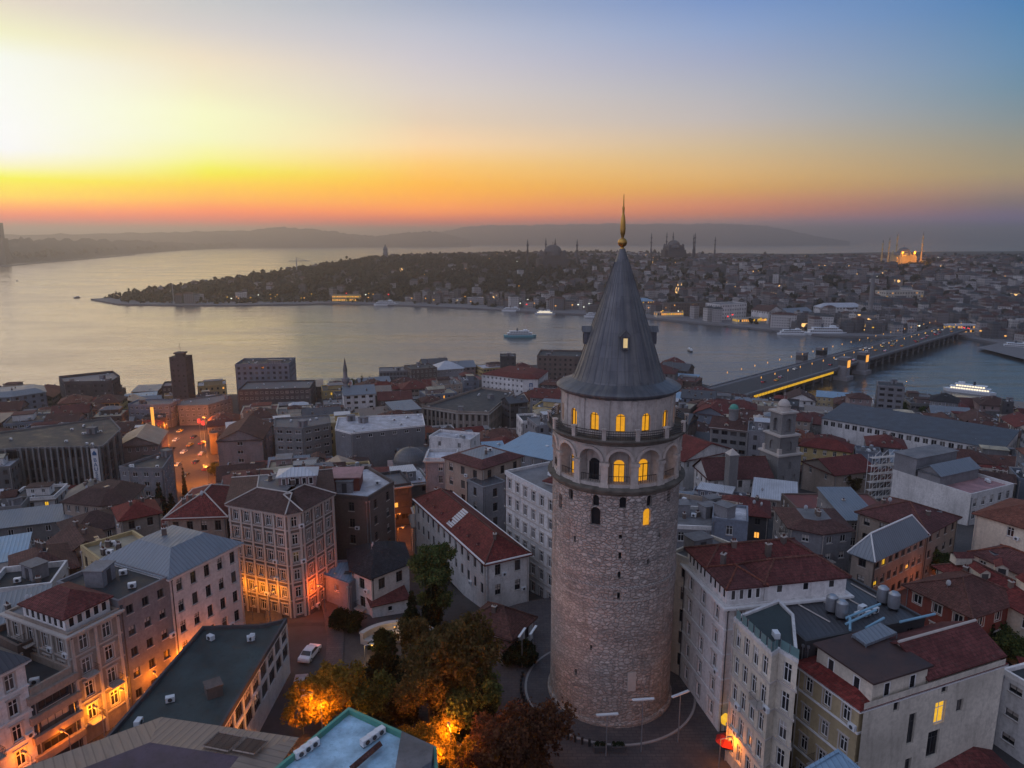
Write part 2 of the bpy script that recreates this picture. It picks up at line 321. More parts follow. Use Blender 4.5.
m_leaf('leaf_green', (0.047, 0.073, 0.028), (0.097, 0.130, 0.043), (0.184, 0.194, 0.065)); m_leaf('leaf_dark', (0.011, 0.020, 0.011), (0.023, 0.034, 0.018), (0.040, 0.053, 0.025))
m_leaf('leaf_autumn', (0.07, 0.058, 0.022), (0.125, 0.09, 0.034), (0.19, 0.115, 0.05)); m_leaf('leaf_rust', (0.07, 0.032, 0.022), (0.12, 0.055, 0.032), (0.16, 0.085, 0.045)); m_leaf('leaf_gold', (0.144, 0.096, 0.019), (0.256, 0.160, 0.032), (0.320, 0.224, 0.048))
m_leaf('leaf_far', (0.024, 0.03, 0.022), (0.04, 0.046, 0.032), (0.075, 0.066, 0.045))
def m_paving():
    b = NB('paving'); p = b.pos(); br = b.n('TexBrick'); b.L(b.scale(p, (1, 1, 1)), br.inputs[0]); br.inputs['Scale'].default_value = 1; br.inputs['Brick Width'].default_value = 1.1; br.inputs['Row Height'].default_value = 0.55; br.inputs['Mortar Size'].default_value = 0.03
    br.inputs['Color1'].default_value = (0.075, 0.066, 0.066, 1); br.inputs['Color2'].default_value = (0.105, 0.088, 0.085, 1); br.inputs['Mortar'].default_value = (0.03, 0.028, 0.03, 1)
    n1 = b.noise(p, 0.25, 5, 0.65); n2 = b.noise(p, 1.8, 6, 0.7); c = b.mix(b.mr(n1, 0.35, 0.65, 0, 0.8), br.outputs[0], (0.05, 0.045, 0.05)); c = b.mix(b.mr(n2, 0.55, 0.72, 0, 0.55), c, (0.14, 0.1, 0.085)); b.bsdf(c, b.mr(n1, 0.3, 0.7, 0.55, 0.9), 0.3, 0, b.bump(n2, 0.25, 0.04))
m_paving()
# ------------------------------------------------------------------ the setting: water, slope, far shores
def m_water():
    b = NB('water'); p = b.pos()
    n1 = b.noise(b.scale(p, (0.022, 0.05, 1)), 1.0, 5, 0.6); n2 = b.noise(b.scale(p, (0.11, 0.3, 1)), 1.0, 4, 0.6); n3 = b.noise(b.scale(p, (0.004, 0.011, 1)), 1.0, 3, 0.5)
    h = b.math('ADD', b.math('MULTIPLY', n1, 1.6), b.math('MULTIPLY', n2, 0.5)); n4 = b.noise(b.scale(p, (0.006, 0.045, 1)), 1.0, 4, 0.6); h = b.math('ADD', h, b.math('MULTIPLY', n4, 2.2))
    b.bsdf(b.mix(b.mr(n3, 0.4, 0.65, 0, 1), (0.04, 0.042, 0.042), (0.065, 0.062, 0.056)), b.mr(n3, 0.38, 0.62, 0.14, 0.26), 0.5, 0, b.bump(h, 0.55, 1.0)).inputs['IOR'].default_value = 1.85
m_water()
mb = MB(); mb.face([(-26000, -300, SEA), (26000, -300, SEA), (26000, 32000, SEA), (-26000, 32000, SEA)])
tag(mb.build('water', 'water'), kind='structure')
def m_ground():
    b = NB('ground'); p = b.pos(); n1 = b.noise(p, 0.08, 5, 0.6); n2 = b.noise(p, 1.1, 6, 0.7)
    vo = b.n('TexVoronoi', feature='DISTANCE_TO_EDGE'); b.L(p, vo.inputs['Vector']); vo.inputs['Scale'].default_value = 1.4
    c = b.mix(b.mr(n1, 0.4, 0.65, 0, 1), (0.045, 0.042, 0.044), (0.085, 0.076, 0.074)); c = b.mix(b.mr(n2, 0.48, 0.7, 0, 0.6), c, (0.03, 0.028, 0.03)); c = b.mix(b.mr(vo.outputs[0], 0, 0.06, 0.5, 0), c, (0.03, 0.028, 0.028))
    b.bsdf(c, 0.85, 0.25, 0, b.bump(n2, 0.3, 0.05))
m_ground()
# near coast of the slope, walked left to right
COAST = [U(u, v, SEA) for u, v in ((-160, 404), (-60, 402), (0, 401), (150, 399), (330, 396), (420, 378), (520, 368), (610, 366), (690, 384), (738, 396), (800, 402), (850, 413), (950, 417), (1060, 424), (1200, 430))]
def coast_y(x):
    if x <= COAST[0].x: return COAST[0].y
    for a, b_ in zip(COAST, COAST[1:]):
        if x <= b_.x: return a.y + (b_.y - a.y) * (x - a.x) / max(b_.x - a.x, 1e-6)
    return COAST[-1].y
xs = np.arange(-620, 661, 8.0); mb = MB(); rows = []
ybase = [-80, -20, 30, 60, 80, 95, 105, 115, 125, 135, 145, 155, 165, 175, 185, 195, 200, 210, 220, 230, 240, 250, 260, 270, 280, 290, 300, 310, 320, 330, 340, 350, 360, 370, 380, 405, 430]
for x in xs:
    cy_ = coast_y(float(x)); ys = [y for y in ybase if y < cy_ - 5] ; ys += [cy_ - 5] * (len(ybase) - len(ys)); ys += [cy_, cy_]
    zs = [zg(x, y) for y in ys]; zs[-1] = SEA - 1.5; zs[-2] = -47.6
    rows.append([mb.V((x, y, z)) for y, z in zip(ys, zs)])
for A, B in zip(rows, rows[1:]):
    for j in range(len(A) - 1): mb.f.append([A[j], B[j], B[j + 1], A[j + 1]]); mb.m.append(0)
tag(mb.build('ground', 'ground'), kind='structure')
def strip(name, pts, w, mat, dz, kind='structure', label=None):      # a sheet that follows the slope
    mb = MB(); q = []
    P = []
    for a, b_ in zip(pts, pts[1:]):
        n = max(1, int((Vector(b_) - Vector(a)).length / 4))
        P += [Vector((a[0] + (b_[0] - a[0]) * i / n, a[1] + (b_[1] - a[1]) * i / n)) for i in range(n)]
    P.append(Vector((pts[-1][0], pts[-1][1])))
    for i, p in enumerate(P):
        d = (P[min(i + 1, len(P) - 1)] - P[max(i - 1, 0)]).normalized(); nrm = Vector((-d.y, d.x))
        l = p + nrm * w / 2; r = p - nrm * w / 2
        q.append((mb.V((l.x, l.y, zg(l.x, l.y) + dz)), mb.V((r.x, r.y, zg(r.x, r.y) + dz))))
    for a, b_ in zip(q, q[1:]): mb.f.append([a[0], a[1], b_[1], b_[0]][::-1]); mb.m.append(0)
    for f in mb.f: pass
    o = mb.build(name, mat); tag(o, kind=kind); return o
# ------------------------------------------------------------------ the old town's headland across the water
FRONT = [(92, 300.0), (120, 305), (180, 306), (240, 306), (300, 305), (340, 304), (400, 306), (470, 309), (540, 313), (600, 316), (660, 320), (720, 326), (780, 332), (830, 337), (885, 338), (950, 337), (985, 342), (1024, 350), (1100, 368), (1200, 392), (1330, 430)]
FRONT = [U(u, v, SEA) for u, v in FRONT]
tipx = FRONT[0]
BACK = [Vector(p) for p in ((tipx.x + 10, tipx.y + 60, 0), (-640, 1560, 0), (-470, 2050, 0), (-120, 2450, 0), (500, 2700, 0), (1400, 2900, 0), (2600, 2900, 0))]
POLY = [Vector((p.x, p.y)) for p in FRONT] + [Vector((2600, 400))] + [Vector((p.x, p.y)) for p in BACK[::-1]]
def seg_dist(P, A, B):
    d = B - A; t = np.clip(((P - A) @ d) / (d @ d), 0, 1); return np.linalg.norm(P - (A + t[:, None] * d), axis=1)
def poly_dist(P, chain):
    r = np.full(len(P), 1e9)
    for a, b_ in zip(chain, chain[1:]): r = np.minimum(r, seg_dist(P, np.array(a[:2]), np.array(b_[:2])))
    return r
def inside(P, poly):
    c = np.zeros(len(P), bool); n = len(poly)
    for i in range(n):
        a, b_ = poly[i], poly[i - 1]
        cond = ((a[1] > P[:, 1]) != (b_[1] > P[:, 1])); xx = (b_[0] - a[0]) * (P[:, 1] - a[1]) / ((b_[1] - a[1]) if abs(b_[1] - a[1]) > 1e-9 else 1e-9) + a[0]
        c ^= cond & (P[:, 0] < xx)
    return c
def vnoise(P, s, seed):
    r = np.random.default_rng(seed); g = r.random((64, 64)); q = P / s; i = np.floor(q).astype(int); f = q - i; f = f * f * (3 - 2 * f)
    def at(a, b_): return g[a % 64, b_ % 64]
    return (at(i[:, 0], i[:, 1]) * (1 - f[:, 0]) + at(i[:, 0] + 1, i[:, 1]) * f[:, 0]) * (1 - f[:, 1]) + (at(i[:, 0], i[:, 1] + 1) * (1 - f[:, 0]) + at(i[:, 0] + 1, i[:, 1] + 1) * f[:, 0]) * f[:, 1]
def far_z(P):
    df = poly_dist(P, FRONT); db = poly_dist(P, BACK)
    q = np.clip((df - 40) / (330 + 190 * np.clip((P[:, 0] + 480) / 620, 0, 1)), 0, 1); q = q * q * (3 - 2 * q)
    k = np.clip((P[:, 0] + 560) / 420, 0, 1); k = k * k * (3 - 2 * k)
    hill = 34 + 17 * k + 13 * (vnoise(P, 330, 5) - 0.45) * np.clip(df / 600, 0, 1)
    h = 1.8 + hill * q * np.clip(db / 260, 0, 1) ** 0.8
    return SEA + np.where(inside(P, POLY), h, -6)
gx = np.arange(-900, 2600, 22.0); gy = np.arange(560, 2950, 22.0)
P2 = np.array([(x, y) for x in gx for y in gy]); Z2 = far_z(P2)
mb = MB(); mb.v = [(float(p[0]), float(p[1]), float(z)) for p, z in zip(P2, Z2)]
ny = len(gy)
for i in range(len(gx) - 1):
    for j in range(ny - 1):
        a = i * ny + j
        if max(Z2[a], Z2[a + 1], Z2[a + ny], Z2[a + ny + 1]) > SEA - 5: mb.f.append([a, a + ny, a + ny + 1, a + 1]); mb.m.append(0)
b = NB('far_ground'); n1 = b.noise(b.pos(), 0.02, 6, 0.7); b.bsdf(b.mix(b.mr(n1, 0.35, 0.65, 0, 1), (0.03, 0.032, 0.024), (0.09, 0.08, 0.075)), 0.95, 0.1)
tag(mb.build('headland', 'far_ground', smooth=True), kind='structure')
# quay along the far shore
mb = MB(); inner = []
for i, p in enumerate(FRONT):
    d = (FRONT[min(i + 1, len(FRONT) - 1)] - FRONT[max(i - 1, 0)]).normalized(); n = Vector((-d.y, d.x, 0))
    if n.y < 0: n = -n
    inner.append((p - n * 2, p + n * 46))
for (a, c), (a2, c2) in zip(inner, inner[1:]):
    mb.face([(a.x, a.y, SEA - 1), (a2.x, a2.y, SEA - 1), (a2.x, a2.y, SEA + 2.2), (a.x, a.y, SEA + 2.2)])
    mb.face([(a.x, a.y, SEA + 2.2), (a2.x, a2.y, SEA + 2.2), (c2.x, c2.y, SEA + 2.6), (c.x, c.y, SEA + 2.6)])
tag(mb.build('quay', 'quay'), kind='structure')
def farz1(x, y): return float(far_z(np.array([[x, y]]))[0])
# ------------------------------------------------------------------ the far left coast, breakwater and mountains
def ridge(name, pts, depth, mat, base=SEA - 2, seed=1, jag=0.25, sub=10):
    mb = MB(); r = random.Random(seed); P = []
    for (x, y, h), (x2, y2, h2) in zip(pts, pts[1:]):
        for i in range(sub): t = i / sub; P.append((x + (x2 - x) * t, y + (y2 - y) * t, h + (h2 - h) * t))
    P.append(pts[-1]); prof = [(0, 0.0), (0.06, 0.12), (0.3, 0.55), (0.55, 1.0), (0.8, 0.7), (1.0, 0.0)]
    rows = []
    for x, y, h in P:
        l = math.hypot(x, y); ux, uy = x / l, y / l; row = []
        for t, k in prof:
            hh = base + 2.5 + max(h, 0) * k * (1 + (r.random() - 0.5) * jag) if 0 < t < 1 else base
            row.append(mb.V((x + ux * depth * t, y + uy * depth * t, hh)))
        rows.append(row)
    for A, B in zip(rows, rows[1:]):
        for j in range(len(prof) - 1): mb.f.append([A[j], B[j], B[j + 1], A[j + 1]]); mb.m.append(0)
    o = mb.build(name, mat, smooth=True); tag(o, kind='structure'); return o
b = NB('far_wood'); n1 = b.noise(b.pos(), 0.012, 6, 0.7); b.bsdf(b.mix(b.mr(n1, 0.35, 0.65, 0, 1), (0.03, 0.036, 0.03), (0.09, 0.08, 0.07)), 0.95, 0.1)
def on_ray(u, dist): 
    d = ray(u, 240); l = math.hypot(d.x, d.y); return d.x / l * dist, d.y / l * dist
def hv(v, dist): return CAM_H + dist * math.tan(math.atan((384 - v) / F_PX) - PITCH) - SEA   # height above the sea that shows at row v
pts = []
for u, v, D in ((-120, 237, 3300), (-40, 238, 3500), (0, 239, 3650), (30, 238, 3750), (60, 239, 4000), (100, 239.5, 4700), (150, 240.5, 5400), (180, 242, 6100), (205, 243, 6600), (236, 245, 7000)):
    x, y = on_ray(u, D); pts.append((x, y, hv(v, D + 300)))
ridge('far_coast', pts, 620, 'far_wood', seed=3)
COAST_PTS = pts
pts = [(*on_ray(u, 7400), hv(v, 7750)) for u, v in ((-60, 233), (20, 235), (120, 233), (190, 232), (250, 231), (285, 227), (320, 230), (350, 234), (375, 236), (400, 233), (430, 231), (455, 236), (470, 240))]
ridge('far_hills', pts, 700, 'far_wood', seed=5, jag=0.12)
pts = [(*on_ray(u, 9300), hv(v, 9800)) for u, v in ((400, 237), (440, 232), (470, 226), (500, 225.5), (540, 225), (600, 224), (660, 224), (720, 224.5), (760, 226), (785, 230), (815, 236), (850, 241))]
ridge('far_mountains', pts, 900, 'far_wood', seed=8, jag=0.08)
# ------------------------------------------------------------------ streets
ROAD = {}
def road(name, pix, w, mat='asphalt', dz=0.05):
    pts = [G(u, v) for u, v in pix]; ROAD[name] = (pts, w); strip('road', pts, w, mat, dz)
road('avenue', [(187, 417), (187, 430), (187, 460), (186, 490), (184, 520)], 19, dz=0.3)
road('lane', [(300, 600), (306, 640), (300, 690), (262, 768)], 10.5)
for side in (-1, 1):                                               # pavements of the lane: a real step
    pts, w = ROAD['lane']; mb = MB(); prev = None
    for i, p in enumerate(pts):
        d = (pts[min(i + 1, 3)] - pts[max(i - 1, 0)]); d.z = 0; d.normalize(); n = Vector((-d.y, d.x, 0)) * side
        a = p + n * (w / 2 - 2.1); c = p + n * (w / 2 + 0.4); cur = (a, c)
        if prev:
            (a0, c0) = prev; z = 0.14
            q = [(a0.x, a0.y), (a.x, a.y), (c.x, c.y), (c0.x, c0.y)]
            if side > 0: q = q[::-1]
            q = q[::-1]; mb.prism(q, -0.1, z + 0.05, 0)
        prev = cur
    tag(mb.build('pavement', 'paving'), kind='structure')
TX, TY = 13.2, 88.0
mb = MB(); mb.lathe([(8.3, 0.16), (11.2, 0.16)], 64, (TX, TY)); mb.lathe([(11.5, 0.02), (11.5, 0.165)], 64, (TX, TY), 1); mb.lathe([(11.2, 0.163), (11.5, 0.165)], 64, (TX, TY), 1)
for f in mb.f: f.reverse()
tag(mb.build('tower_terrace', ['paving', 'kerb']), kind='structure')
mb = MB(); mb.lathe([(11.5, 0.03), (26, 0.03)], 64, (TX, TY)); 
for f in mb.f: f.reverse()
tag(mb.build('square', 'paving'), kind='structure')
# ------------------------------------------------------------------ the round stone tower
def m_rubble(name, base, sc=(2.0, 3.4, 1)):
    b = NB(name); uv = b.uv()
    wob = b.noise(uv, 0.9, 3, 0.5, 1); va = b.n('VectorMath', operation='MULTIPLY_ADD'); b.L(wob, va.inputs[0]); va.inputs[1].default_value = (0.5, 0.22, 0); b.L(uv, va.inputs[2])
    q = b.scale(va.outputs[0], sc)
    vo = b.n('TexVoronoi'); b.L(q, vo.inputs['Vector']); ve = b.n('TexVoronoi', feature='DISTANCE_TO_EDGE'); b.L(q, ve.inputs['Vector'])
    for x in (vo, ve): x.inputs['Scale'].default_value = 1; x.inputs['Randomness'].default_value = 0.85
    sp = b.n('SeparateColor'); b.L(vo.outputs['Color'], sp.inputs[0])
    c = b.ramp(sp.outputs[0], (0, mul(base, 0.55)), (0.3, mul(base, 0.85)), (0.55, (base[0] * 1.05, base[1] * 0.92, base[2] * 0.86)), (0.8, mul(base, 1.16)), (1, mul(base, 1.5)))
    big = b.noise(b.scale(uv, (1, 1.8, 1)), 0.13, 5, 0.6); c = b.mix(b.mr(big, 0.3, 0.7, 0.0, 0.8), c, mul(base, 0.72))
    band = b.noise(b.scale(uv, (0.05, 0.9, 1)), 0.5, 4, 0.6); c = b.mix(b.mr(band, 0.42, 0.7, 0, 0.6), c, (base[0] * 1.35, base[1] * 1.3, base[2] * 1.25))
    st = b.noise(b.scale(uv, (1.1, 0.09, 1)), 1, 5, 0.65); c = b.mix(b.mr(st, 0.52, 0.78, 0, 0.6), c, (0.07, 0.058, 0.052))
    red = b.noise(b.scale(uv, (1, 1.5, 1)), 0.22, 4, 0.6, 0); c = b.mix(b.mr(red, 0.55, 0.75, 0, 0.55), c, (base[0] * .95, base[1] * .68, base[2] * .6))
    c = b.mix(b.mr(ve.outputs[0], 0.0, 0.09, 0.75, 0), c, mul(base, 0.5))
    f = b.noise(uv, 5, 5, 0.7); c = b.mix(b.mr(f, 0.45, 0.7, 0, 0.35), c, mul(base, 0.45))
    h = b.math('ADD', b.mr(ve.outputs[0], 0, 0.12, 0, 1), b.math('MULTIPLY', sp.outputs[1], 0.5)); h = b.math('ADD', h, b.math('MULTIPLY', f, 0.6))
    b.bsdf(c, 0.92, 0.12, 0, b.bump(h, 0.9, 0.14))
m_rubble('tower_stone', (0.41, 0.368, 0.335), (1.6, 2.7, 1)); m_plaster('tower_ashlar', (0.5, 0.43, 0.375), 0.75)
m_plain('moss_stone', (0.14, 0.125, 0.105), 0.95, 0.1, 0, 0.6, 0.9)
def m_lead():
    b = NB('lead'); uv = b.uv(); br = b.n('TexBrick'); b.L(uv, br.inputs[0]); br.inputs['Scale'].default_value = 1; br.inputs['Mortar Size'].default_value = 0.018; br.inputs['Brick Width'].default_value = 1.0; br.inputs['Row Height'].default_value = 1.9
    br.offset = 0.0; br.inputs['Color1'].default_value = (0.075, 0.077, 0.085, 1); br.inputs['Color2'].default_value = (0.11, 0.11, 0.12, 1); br.inputs['Mortar'].default_value = (0.05, 0.05, 0.055, 1)
    n = b.noise(b.pos(), 0.5, 5, 0.6); st = b.noise(b.scale(uv, (1.6, 0.12, 1)), 1, 5, 0.6)
    c = b.mix(b.mr(st, 0.4, 0.7, 0, 0.65), br.outputs[0], (0.2, 0.185, 0.165)); c = b.mix(b.mr(n, 0.5, 0.75, 0, 0.6), c, (0.075, 0.075, 0.08))
    b.bsdf(c, b.mr(n, 0.3, 0.7, 0.42, 0.62), 0.4, 0.35, b.bump(br.outputs[1], 0.3, 0.05))
m_lead(); m_glow('dormer_glow', (1.0, 0.72, 0.35), 0.8); m_plain('gold', (0.45, 0.25, 0.06), 0.32, 0.5, 0.9, 0.25); m_plain('window_black', (0.012, 0.012, 0.014), 0.3, 0.4)
tw = empty('stone_tower', (TX, TY, 0), 0, 'tall round medieval stone tower with a pointed lead cone roof and two lit galleries', 'tower')
def cyl(r):                                            # facade map on a cylinder: s along the arc, t up, d into the wall
    return lambda s, t, d: ((r - d) * math.cos(s / r), (r - d) * math.sin(s / r), t)
def cyl_uv(r):
    def fn(p, n):
        a = np.arctan2(p[:, 1], p[:, 0]); an = np.arctan2(n[:, 1], n[:, 0]); a = np.where(a - an > math.pi, a - 2 * math.pi, a); a = np.where(an - a > math.pi, a + 2 * math.pi, a)
        rad = np.hypot(p[:, 0], p[:, 1]); return np.stack([a * r, p[:, 2] - (rad - r)], 1)
    return fn
def facade(mb, mp, s0, s1, t0, t1, ops, rec, m=0, ds=None, back=True):
    # wall sheet with recessed openings: ops = (s0, s1, t0, t1)
    Sb = {s0, s1}; Tb = {t0, t1}
    for o in ops: Sb |= {o[0], o[1]}; Tb |= {o[2], o[3]}
    if ds:
        n = max(1, round((s1 - s0) / ds))
        for i in range(1, n):
            s = s0 + (s1 - s0) * i / n
            if all(abs(s - q) > ds * 0.25 for q in Sb): Sb.add(s)
    Sl = sorted(Sb); Tl = sorted(Tb)
    hit = lambda s, t: any(o[0] < s < o[1] and o[2] < t < o[3] for o in ops)
    for t_a, t_b in zip(Tl, Tl[1:]):
        row = [hit((a + b_) / 2, (t_a + t_b) / 2) for a, b_ in zip(Sl, Sl[1:])]
        i = 0
        while i < len(row):
            j = i
            if not row[i] and not ds:
                while j + 1 < len(row) and not row[j + 1]: j += 1
            a, b_ = Sl[i], Sl[j + 1]
            d = rec if row[i] else 0
            if not row[i] or back: mb.face([mp(a, t_a, d), mp(b_, t_a, d), mp(b_, t_b, d), mp(a, t_b, d)], m)
            i = j + 1
    for o in ops:
        a, b_, c, e = o; sl = [s for s in Sl if a <= s <= b_]
        for x, y in zip(sl, sl[1:]):
            mb.face([mp(x, c, 0), mp(y, c, 0), mp(y, c, rec), mp(x, c, rec)], m); mb.face([mp(x, e, rec), mp(y, e, rec), mp(y, e, 0), mp(x, e, 0)], m)
        mb.face([mp(a, c, 0), mp(a, c, rec), mp(a, e, rec), mp(a, e, 0)], m); mb.face([mp(b_, c, rec), mp(b_, c, 0), mp(b_, e, 0), mp(b_, e, rec)], m)
def arch_fill(mb, mp, s0, s1, ts, t1, d0, d1, m=0, n=8):   # spandrels that turn a square head into a round one, with the arch soffit
    c = (s0 + s1) / 2; r = (s1 - s0) / 2; h = t1 - ts
    P = [(c - r * math.cos(math.pi * k / (2 * n)), ts + h * math.sin(math.pi * k / (2 * n))) for k in range(2 * n + 1)]
    for k in range(n): mb.face([mp(s0, t1, d0), mp(*P[k], d0), mp(*P[k + 1], d0)], m)
    for k in range(n, 2 * n): mb.face([mp(s1, t1, d0), mp(*P[k], d0), mp(*P[k + 1], d0)], m)
    for k in range(2 * n): mb.face([mp(*P[k], d0), mp(*P[k], d1), mp(*P[k + 1], d1), mp(*P[k + 1], d0)], m)
def arch_pane(mp, s0, s1, t0, ts, t1, d, m, mb, n=6):
    c = (s0 + s1) / 2; r = (s1 - s0) / 2
    P = [(s0, t0), (s1, t0)] + [(c + r * math.cos(math.pi * k / n), ts + (t1 - ts) * math.sin(math.pi * k / n)) for k in range(n + 1)]
    mb.face([mp(s, t, d) for s, t in P], m)
A0 = -math.pi / 2 + R(3.3 - 8.5)      # the bay in the middle of the picture faces the camera
rS = 8.0; mp = cyl(rS)
def arc(u_off): return (A0 + u_off)
sh = MB(); ops = []; wins = []
off = -2 * math.pi * rS              # s runs over one turn, starting behind the tower
def sA(ang): return (ang % (2 * math.pi)) * rS
for du, z0, w, h, lit in ((-0.28, 26.6, 1.2, 2.3, 0), (0.50, 26.6, 1.05, 2.2, 1), (-0.28, 29.0, 0.8, 1.4, 0), (0.12, 29.0, 0.8, 1.4, 0), (0.53, 29.0, 0.7, 1.4, 0), (-0.72, 29.0, 0.7, 1.4, 0), (0.93, 29.0, 0.7, 1.4, 0), (-0.98, 27.2, 0.8, 2.0, 0),
                          (0.10, 25.2, 0.4, 0.5, 0), (0.10, 22.6, 0.35, 0.9, 0), (0.10, 20.1, 0.35, 0.9, 0), (0.10, 17.4, 0.35, 0.9, 0), (-0.62, 23.8, 0.3, 0.8, 0), (0.55, 21.6, 0.3, 0.7, 0), (-0.3, 10.2, 0.3, 0.7, 0), (0.75, 24.8, 0.35, 0.6, 0), (-0.55, 6.0, 0.35, 0.9, 0)):
    a = sA(-math.pi / 2 - math.atan2(TX, TY) * -1 * 0 + du - R(8.5)); ops.append((a - w / 2, a + w / 2, z0, z0 + h)); wins.append((a, z0, w, h, lit))
facade(sh, mp, 0, 2 * math.pi * rS, 0.1, 30.9, ops, 0.5, 0, ds=0.55)
for a, z0, w, h, lit in wins:
    if w > 0.6: arch_fill(sh, mp, a - w / 2, a + w / 2, z0 + h - w / 2, z0 + h, 0, 0.5)
sh.uvfn = cyl_uv(rS); sh.build('shaft', 'tower_stone', tw)
for a, z0, w, h, lit in wins:
    q = MB(); q.box(-w / 2 - .02, w / 2 + .02, -0.03, 0.05, z0 - .02, z0 + h + .02, 0)
    f = link('window', q.mesh('window', ['lit_warm' if lit else 'window_black']), tw, mp(a, 0, 0.44), a / rS + math.pi / 2)
pl = MB(); pl.lathe([(8.35, -0.5), (8.35, 0.5), (8.12, 0.75), (7.9, 0.75)], 96); pl.uvfn = cyl_uv(8.3); pl.build('plinth', 'tower_stone', tw)
for z, o in ((18.6, 0.1), (16.9, 0.07)):
    q = MB(); q.lathe([(7.95, z), (8.0 + o, z + .08), (8.0 + o, z + .3), (7.95, z + .4)], 96); q.build('string_course', 'tower_stone', tw)
# lower cornice
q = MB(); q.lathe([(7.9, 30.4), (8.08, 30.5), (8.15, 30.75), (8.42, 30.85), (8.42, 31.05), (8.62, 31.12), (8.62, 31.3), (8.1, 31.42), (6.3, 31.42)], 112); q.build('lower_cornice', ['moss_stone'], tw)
# arcade of fourteen round arches
NB_ = 14; rA = 7.85; mpA = cyl(rA); stp = 2 * math.pi / NB_; st_s = stp * rA
ar = MB(); ops = []
cs = [((A0 + R(8.5 - 8.5) + k * stp) % (2 * math.pi)) * rA for k in range(NB_)]
cs = [c if c > 1.4 and c < 2 * math.pi * rA - 1.4 else c for c in cs]
def wrap_ops(cs, w, z0, z1): return [(c - w / 2, c + w / 2, z0, z1) for c in cs]
s_start = min(cs) - st_s / 2
o1 = wrap_ops(cs, 2.62, 31.8, 35.95); facade(ar, mpA, s_start, s_start + 2 * math.pi * rA, 31.4, 36.7, o1, 1.35, 0, ds=0.5)
for a, b_, c, e in o1: arch_fill(ar, mpA, a, b_, 34.64, e, 0, 1.35, 0, 7)
ar.uvfn = cyl_uv(rA); ar.build('arcade', 'tower_ashlar', tw)
def arc_band(mp, c, r0, r1, ts, d0, n=14):             # moulding round an arch head
    q = MB()
    for k in range(n):
        t0, t1 = math.pi * k / n, math.pi * (k + 1) / n
        f = lambda r, t, d: mp(c + r * math.cos(t), ts + r * math.sin(t), d)
        q.face([f(r0, t0, d0), f(r1, t0, d0), f(r1, t1, d0), f(r0, t1, d0)][::-1]); q.face([f(r1, t0, d0), f(r1, t0, 0.02), f(r1, t1, 0.02), f(r1, t1, d0)]); q.face([f(r0, t0, 0.02), f(r0, t0, d0), f(r0, t1, d0), f(r0, t1, 0.02)])
    return q
dark_doors = {3, 10}
proto = {}
for k in range(NB_):
    ang = cs[k] / rA; rel = (ang + math.pi / 2 + R(8.5) + math.pi) % (2 * math.pi) - math.pi
    if 'band' not in proto:
        proto['band'] = arc_band(mpA, 0, 1.31, 1.66, 34.64, -0.24).mesh('arch_moulding', 'tower_ashlar')
        q = MB()
        for dz, w, o in ((0, 1.1, 0.2), (2.55, 1.12, 0.26)):
            q.box(rA - 0.3, rA + o, -w / 2, w / 2, 31.42 + dz + (0 if dz == 0 else 0.05), 31.42 + dz + 0.42, 0)
        q.box(rA - 0.3, rA + 0.12, -0.42, 0.42, 31.8, 34.0, 0); proto['pil'] = q.mesh('pilaster', 'tower_ashlar')
        ri = rA - 1.35; mi = cyl(ri)
        q = MB(); arch_pane(mi, -0.62, 0.62, 31.5, 33.9, 34.45, -0.06, 0, q); proto['pane'] = q.mesh('pane', 'lit_warm'); q = MB(); arch_pane(mi, -0.62, 0.62, 31.5, 33.9, 34.45, -0.06, 0, q); proto['paned'] = q.mesh('pane', 'window_black')
        q = MB()
        for s in (-0.66, -0.03, 0.6): q.box(ri + 0.04, ri + 0.16, s, s + 0.06, 31.45, 33.95)
        for z in (31.45, 33.85): q.box(ri + 0.04, ri + 0.15, -0.66, 0.66, z, z + 0.08)
        q.box(ri + 0.03, ri + 0.17, -0.8, -0.66, 31.42, 34.0, 1); q.box(ri + 0.03, ri + 0.17, 0.66, 0.8, 31.42, 34.0, 1); proto['door'] = q.mesh('door_frame', ['iron', 'tower_ashlar'])
        q = MB()
        for i in range(9): q.box(rA - 0.26, rA - 0.22, -1.2 + i * 0.3 - .015, -1.2 + i * 0.3 + .015, 31.9, 32.75)
        q.box(rA - 0.27, rA - 0.21, -1.22, 1.22, 32.72, 32.78); proto['rail'] = q.mesh('gallery_railing', 'iron')
    link('arch_moulding', proto['band'], tw, (0, 0, 0), ang); link('pilaster', proto['pil'], tw, (0, 0, 0), ang + stp / 2)
    d = link('gallery_door', proto['door'], tw, (0, 0, 0), ang); link('pane', proto['paned'] if k % 5 == 3 else proto['pane'], d)
    link('gallery_railing', proto['rail'], tw, (0, 0, 0), ang)
# upper cornice, balcony and railing
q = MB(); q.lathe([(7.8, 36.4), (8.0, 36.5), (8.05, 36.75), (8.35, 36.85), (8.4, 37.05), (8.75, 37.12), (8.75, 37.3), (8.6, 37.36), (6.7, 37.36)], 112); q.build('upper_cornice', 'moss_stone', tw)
q = MB(); q.lathe([(8.5, 37.36), (8.5, 38.3), (8.46, 38.3), (8.46, 37.36)], 112)
for z in (37.75, 38.3):
    q.lathe([(8.44, z), (8.56, z), (8.56, z + .07), (8.44, z + .07), (8.44, z)], 112)
q = MB()
for z in (37.55, 37.8, 38.05, 38.35): q.lathe([(8.45, z), (8.55, z), (8.55, z + .06), (8.45, z + .06), (8.45, z)], 112)
for i in range(196):
    a = 2 * math.pi * i / 196; q.bar((8.5 * math.cos(a), 8.5 * math.sin(a), 37.36), (8.5 * math.cos(a), 8.5 * math.sin(a), 38.36), 0.022, 0, 3)
q.build('balcony_railing', 'iron', tw)
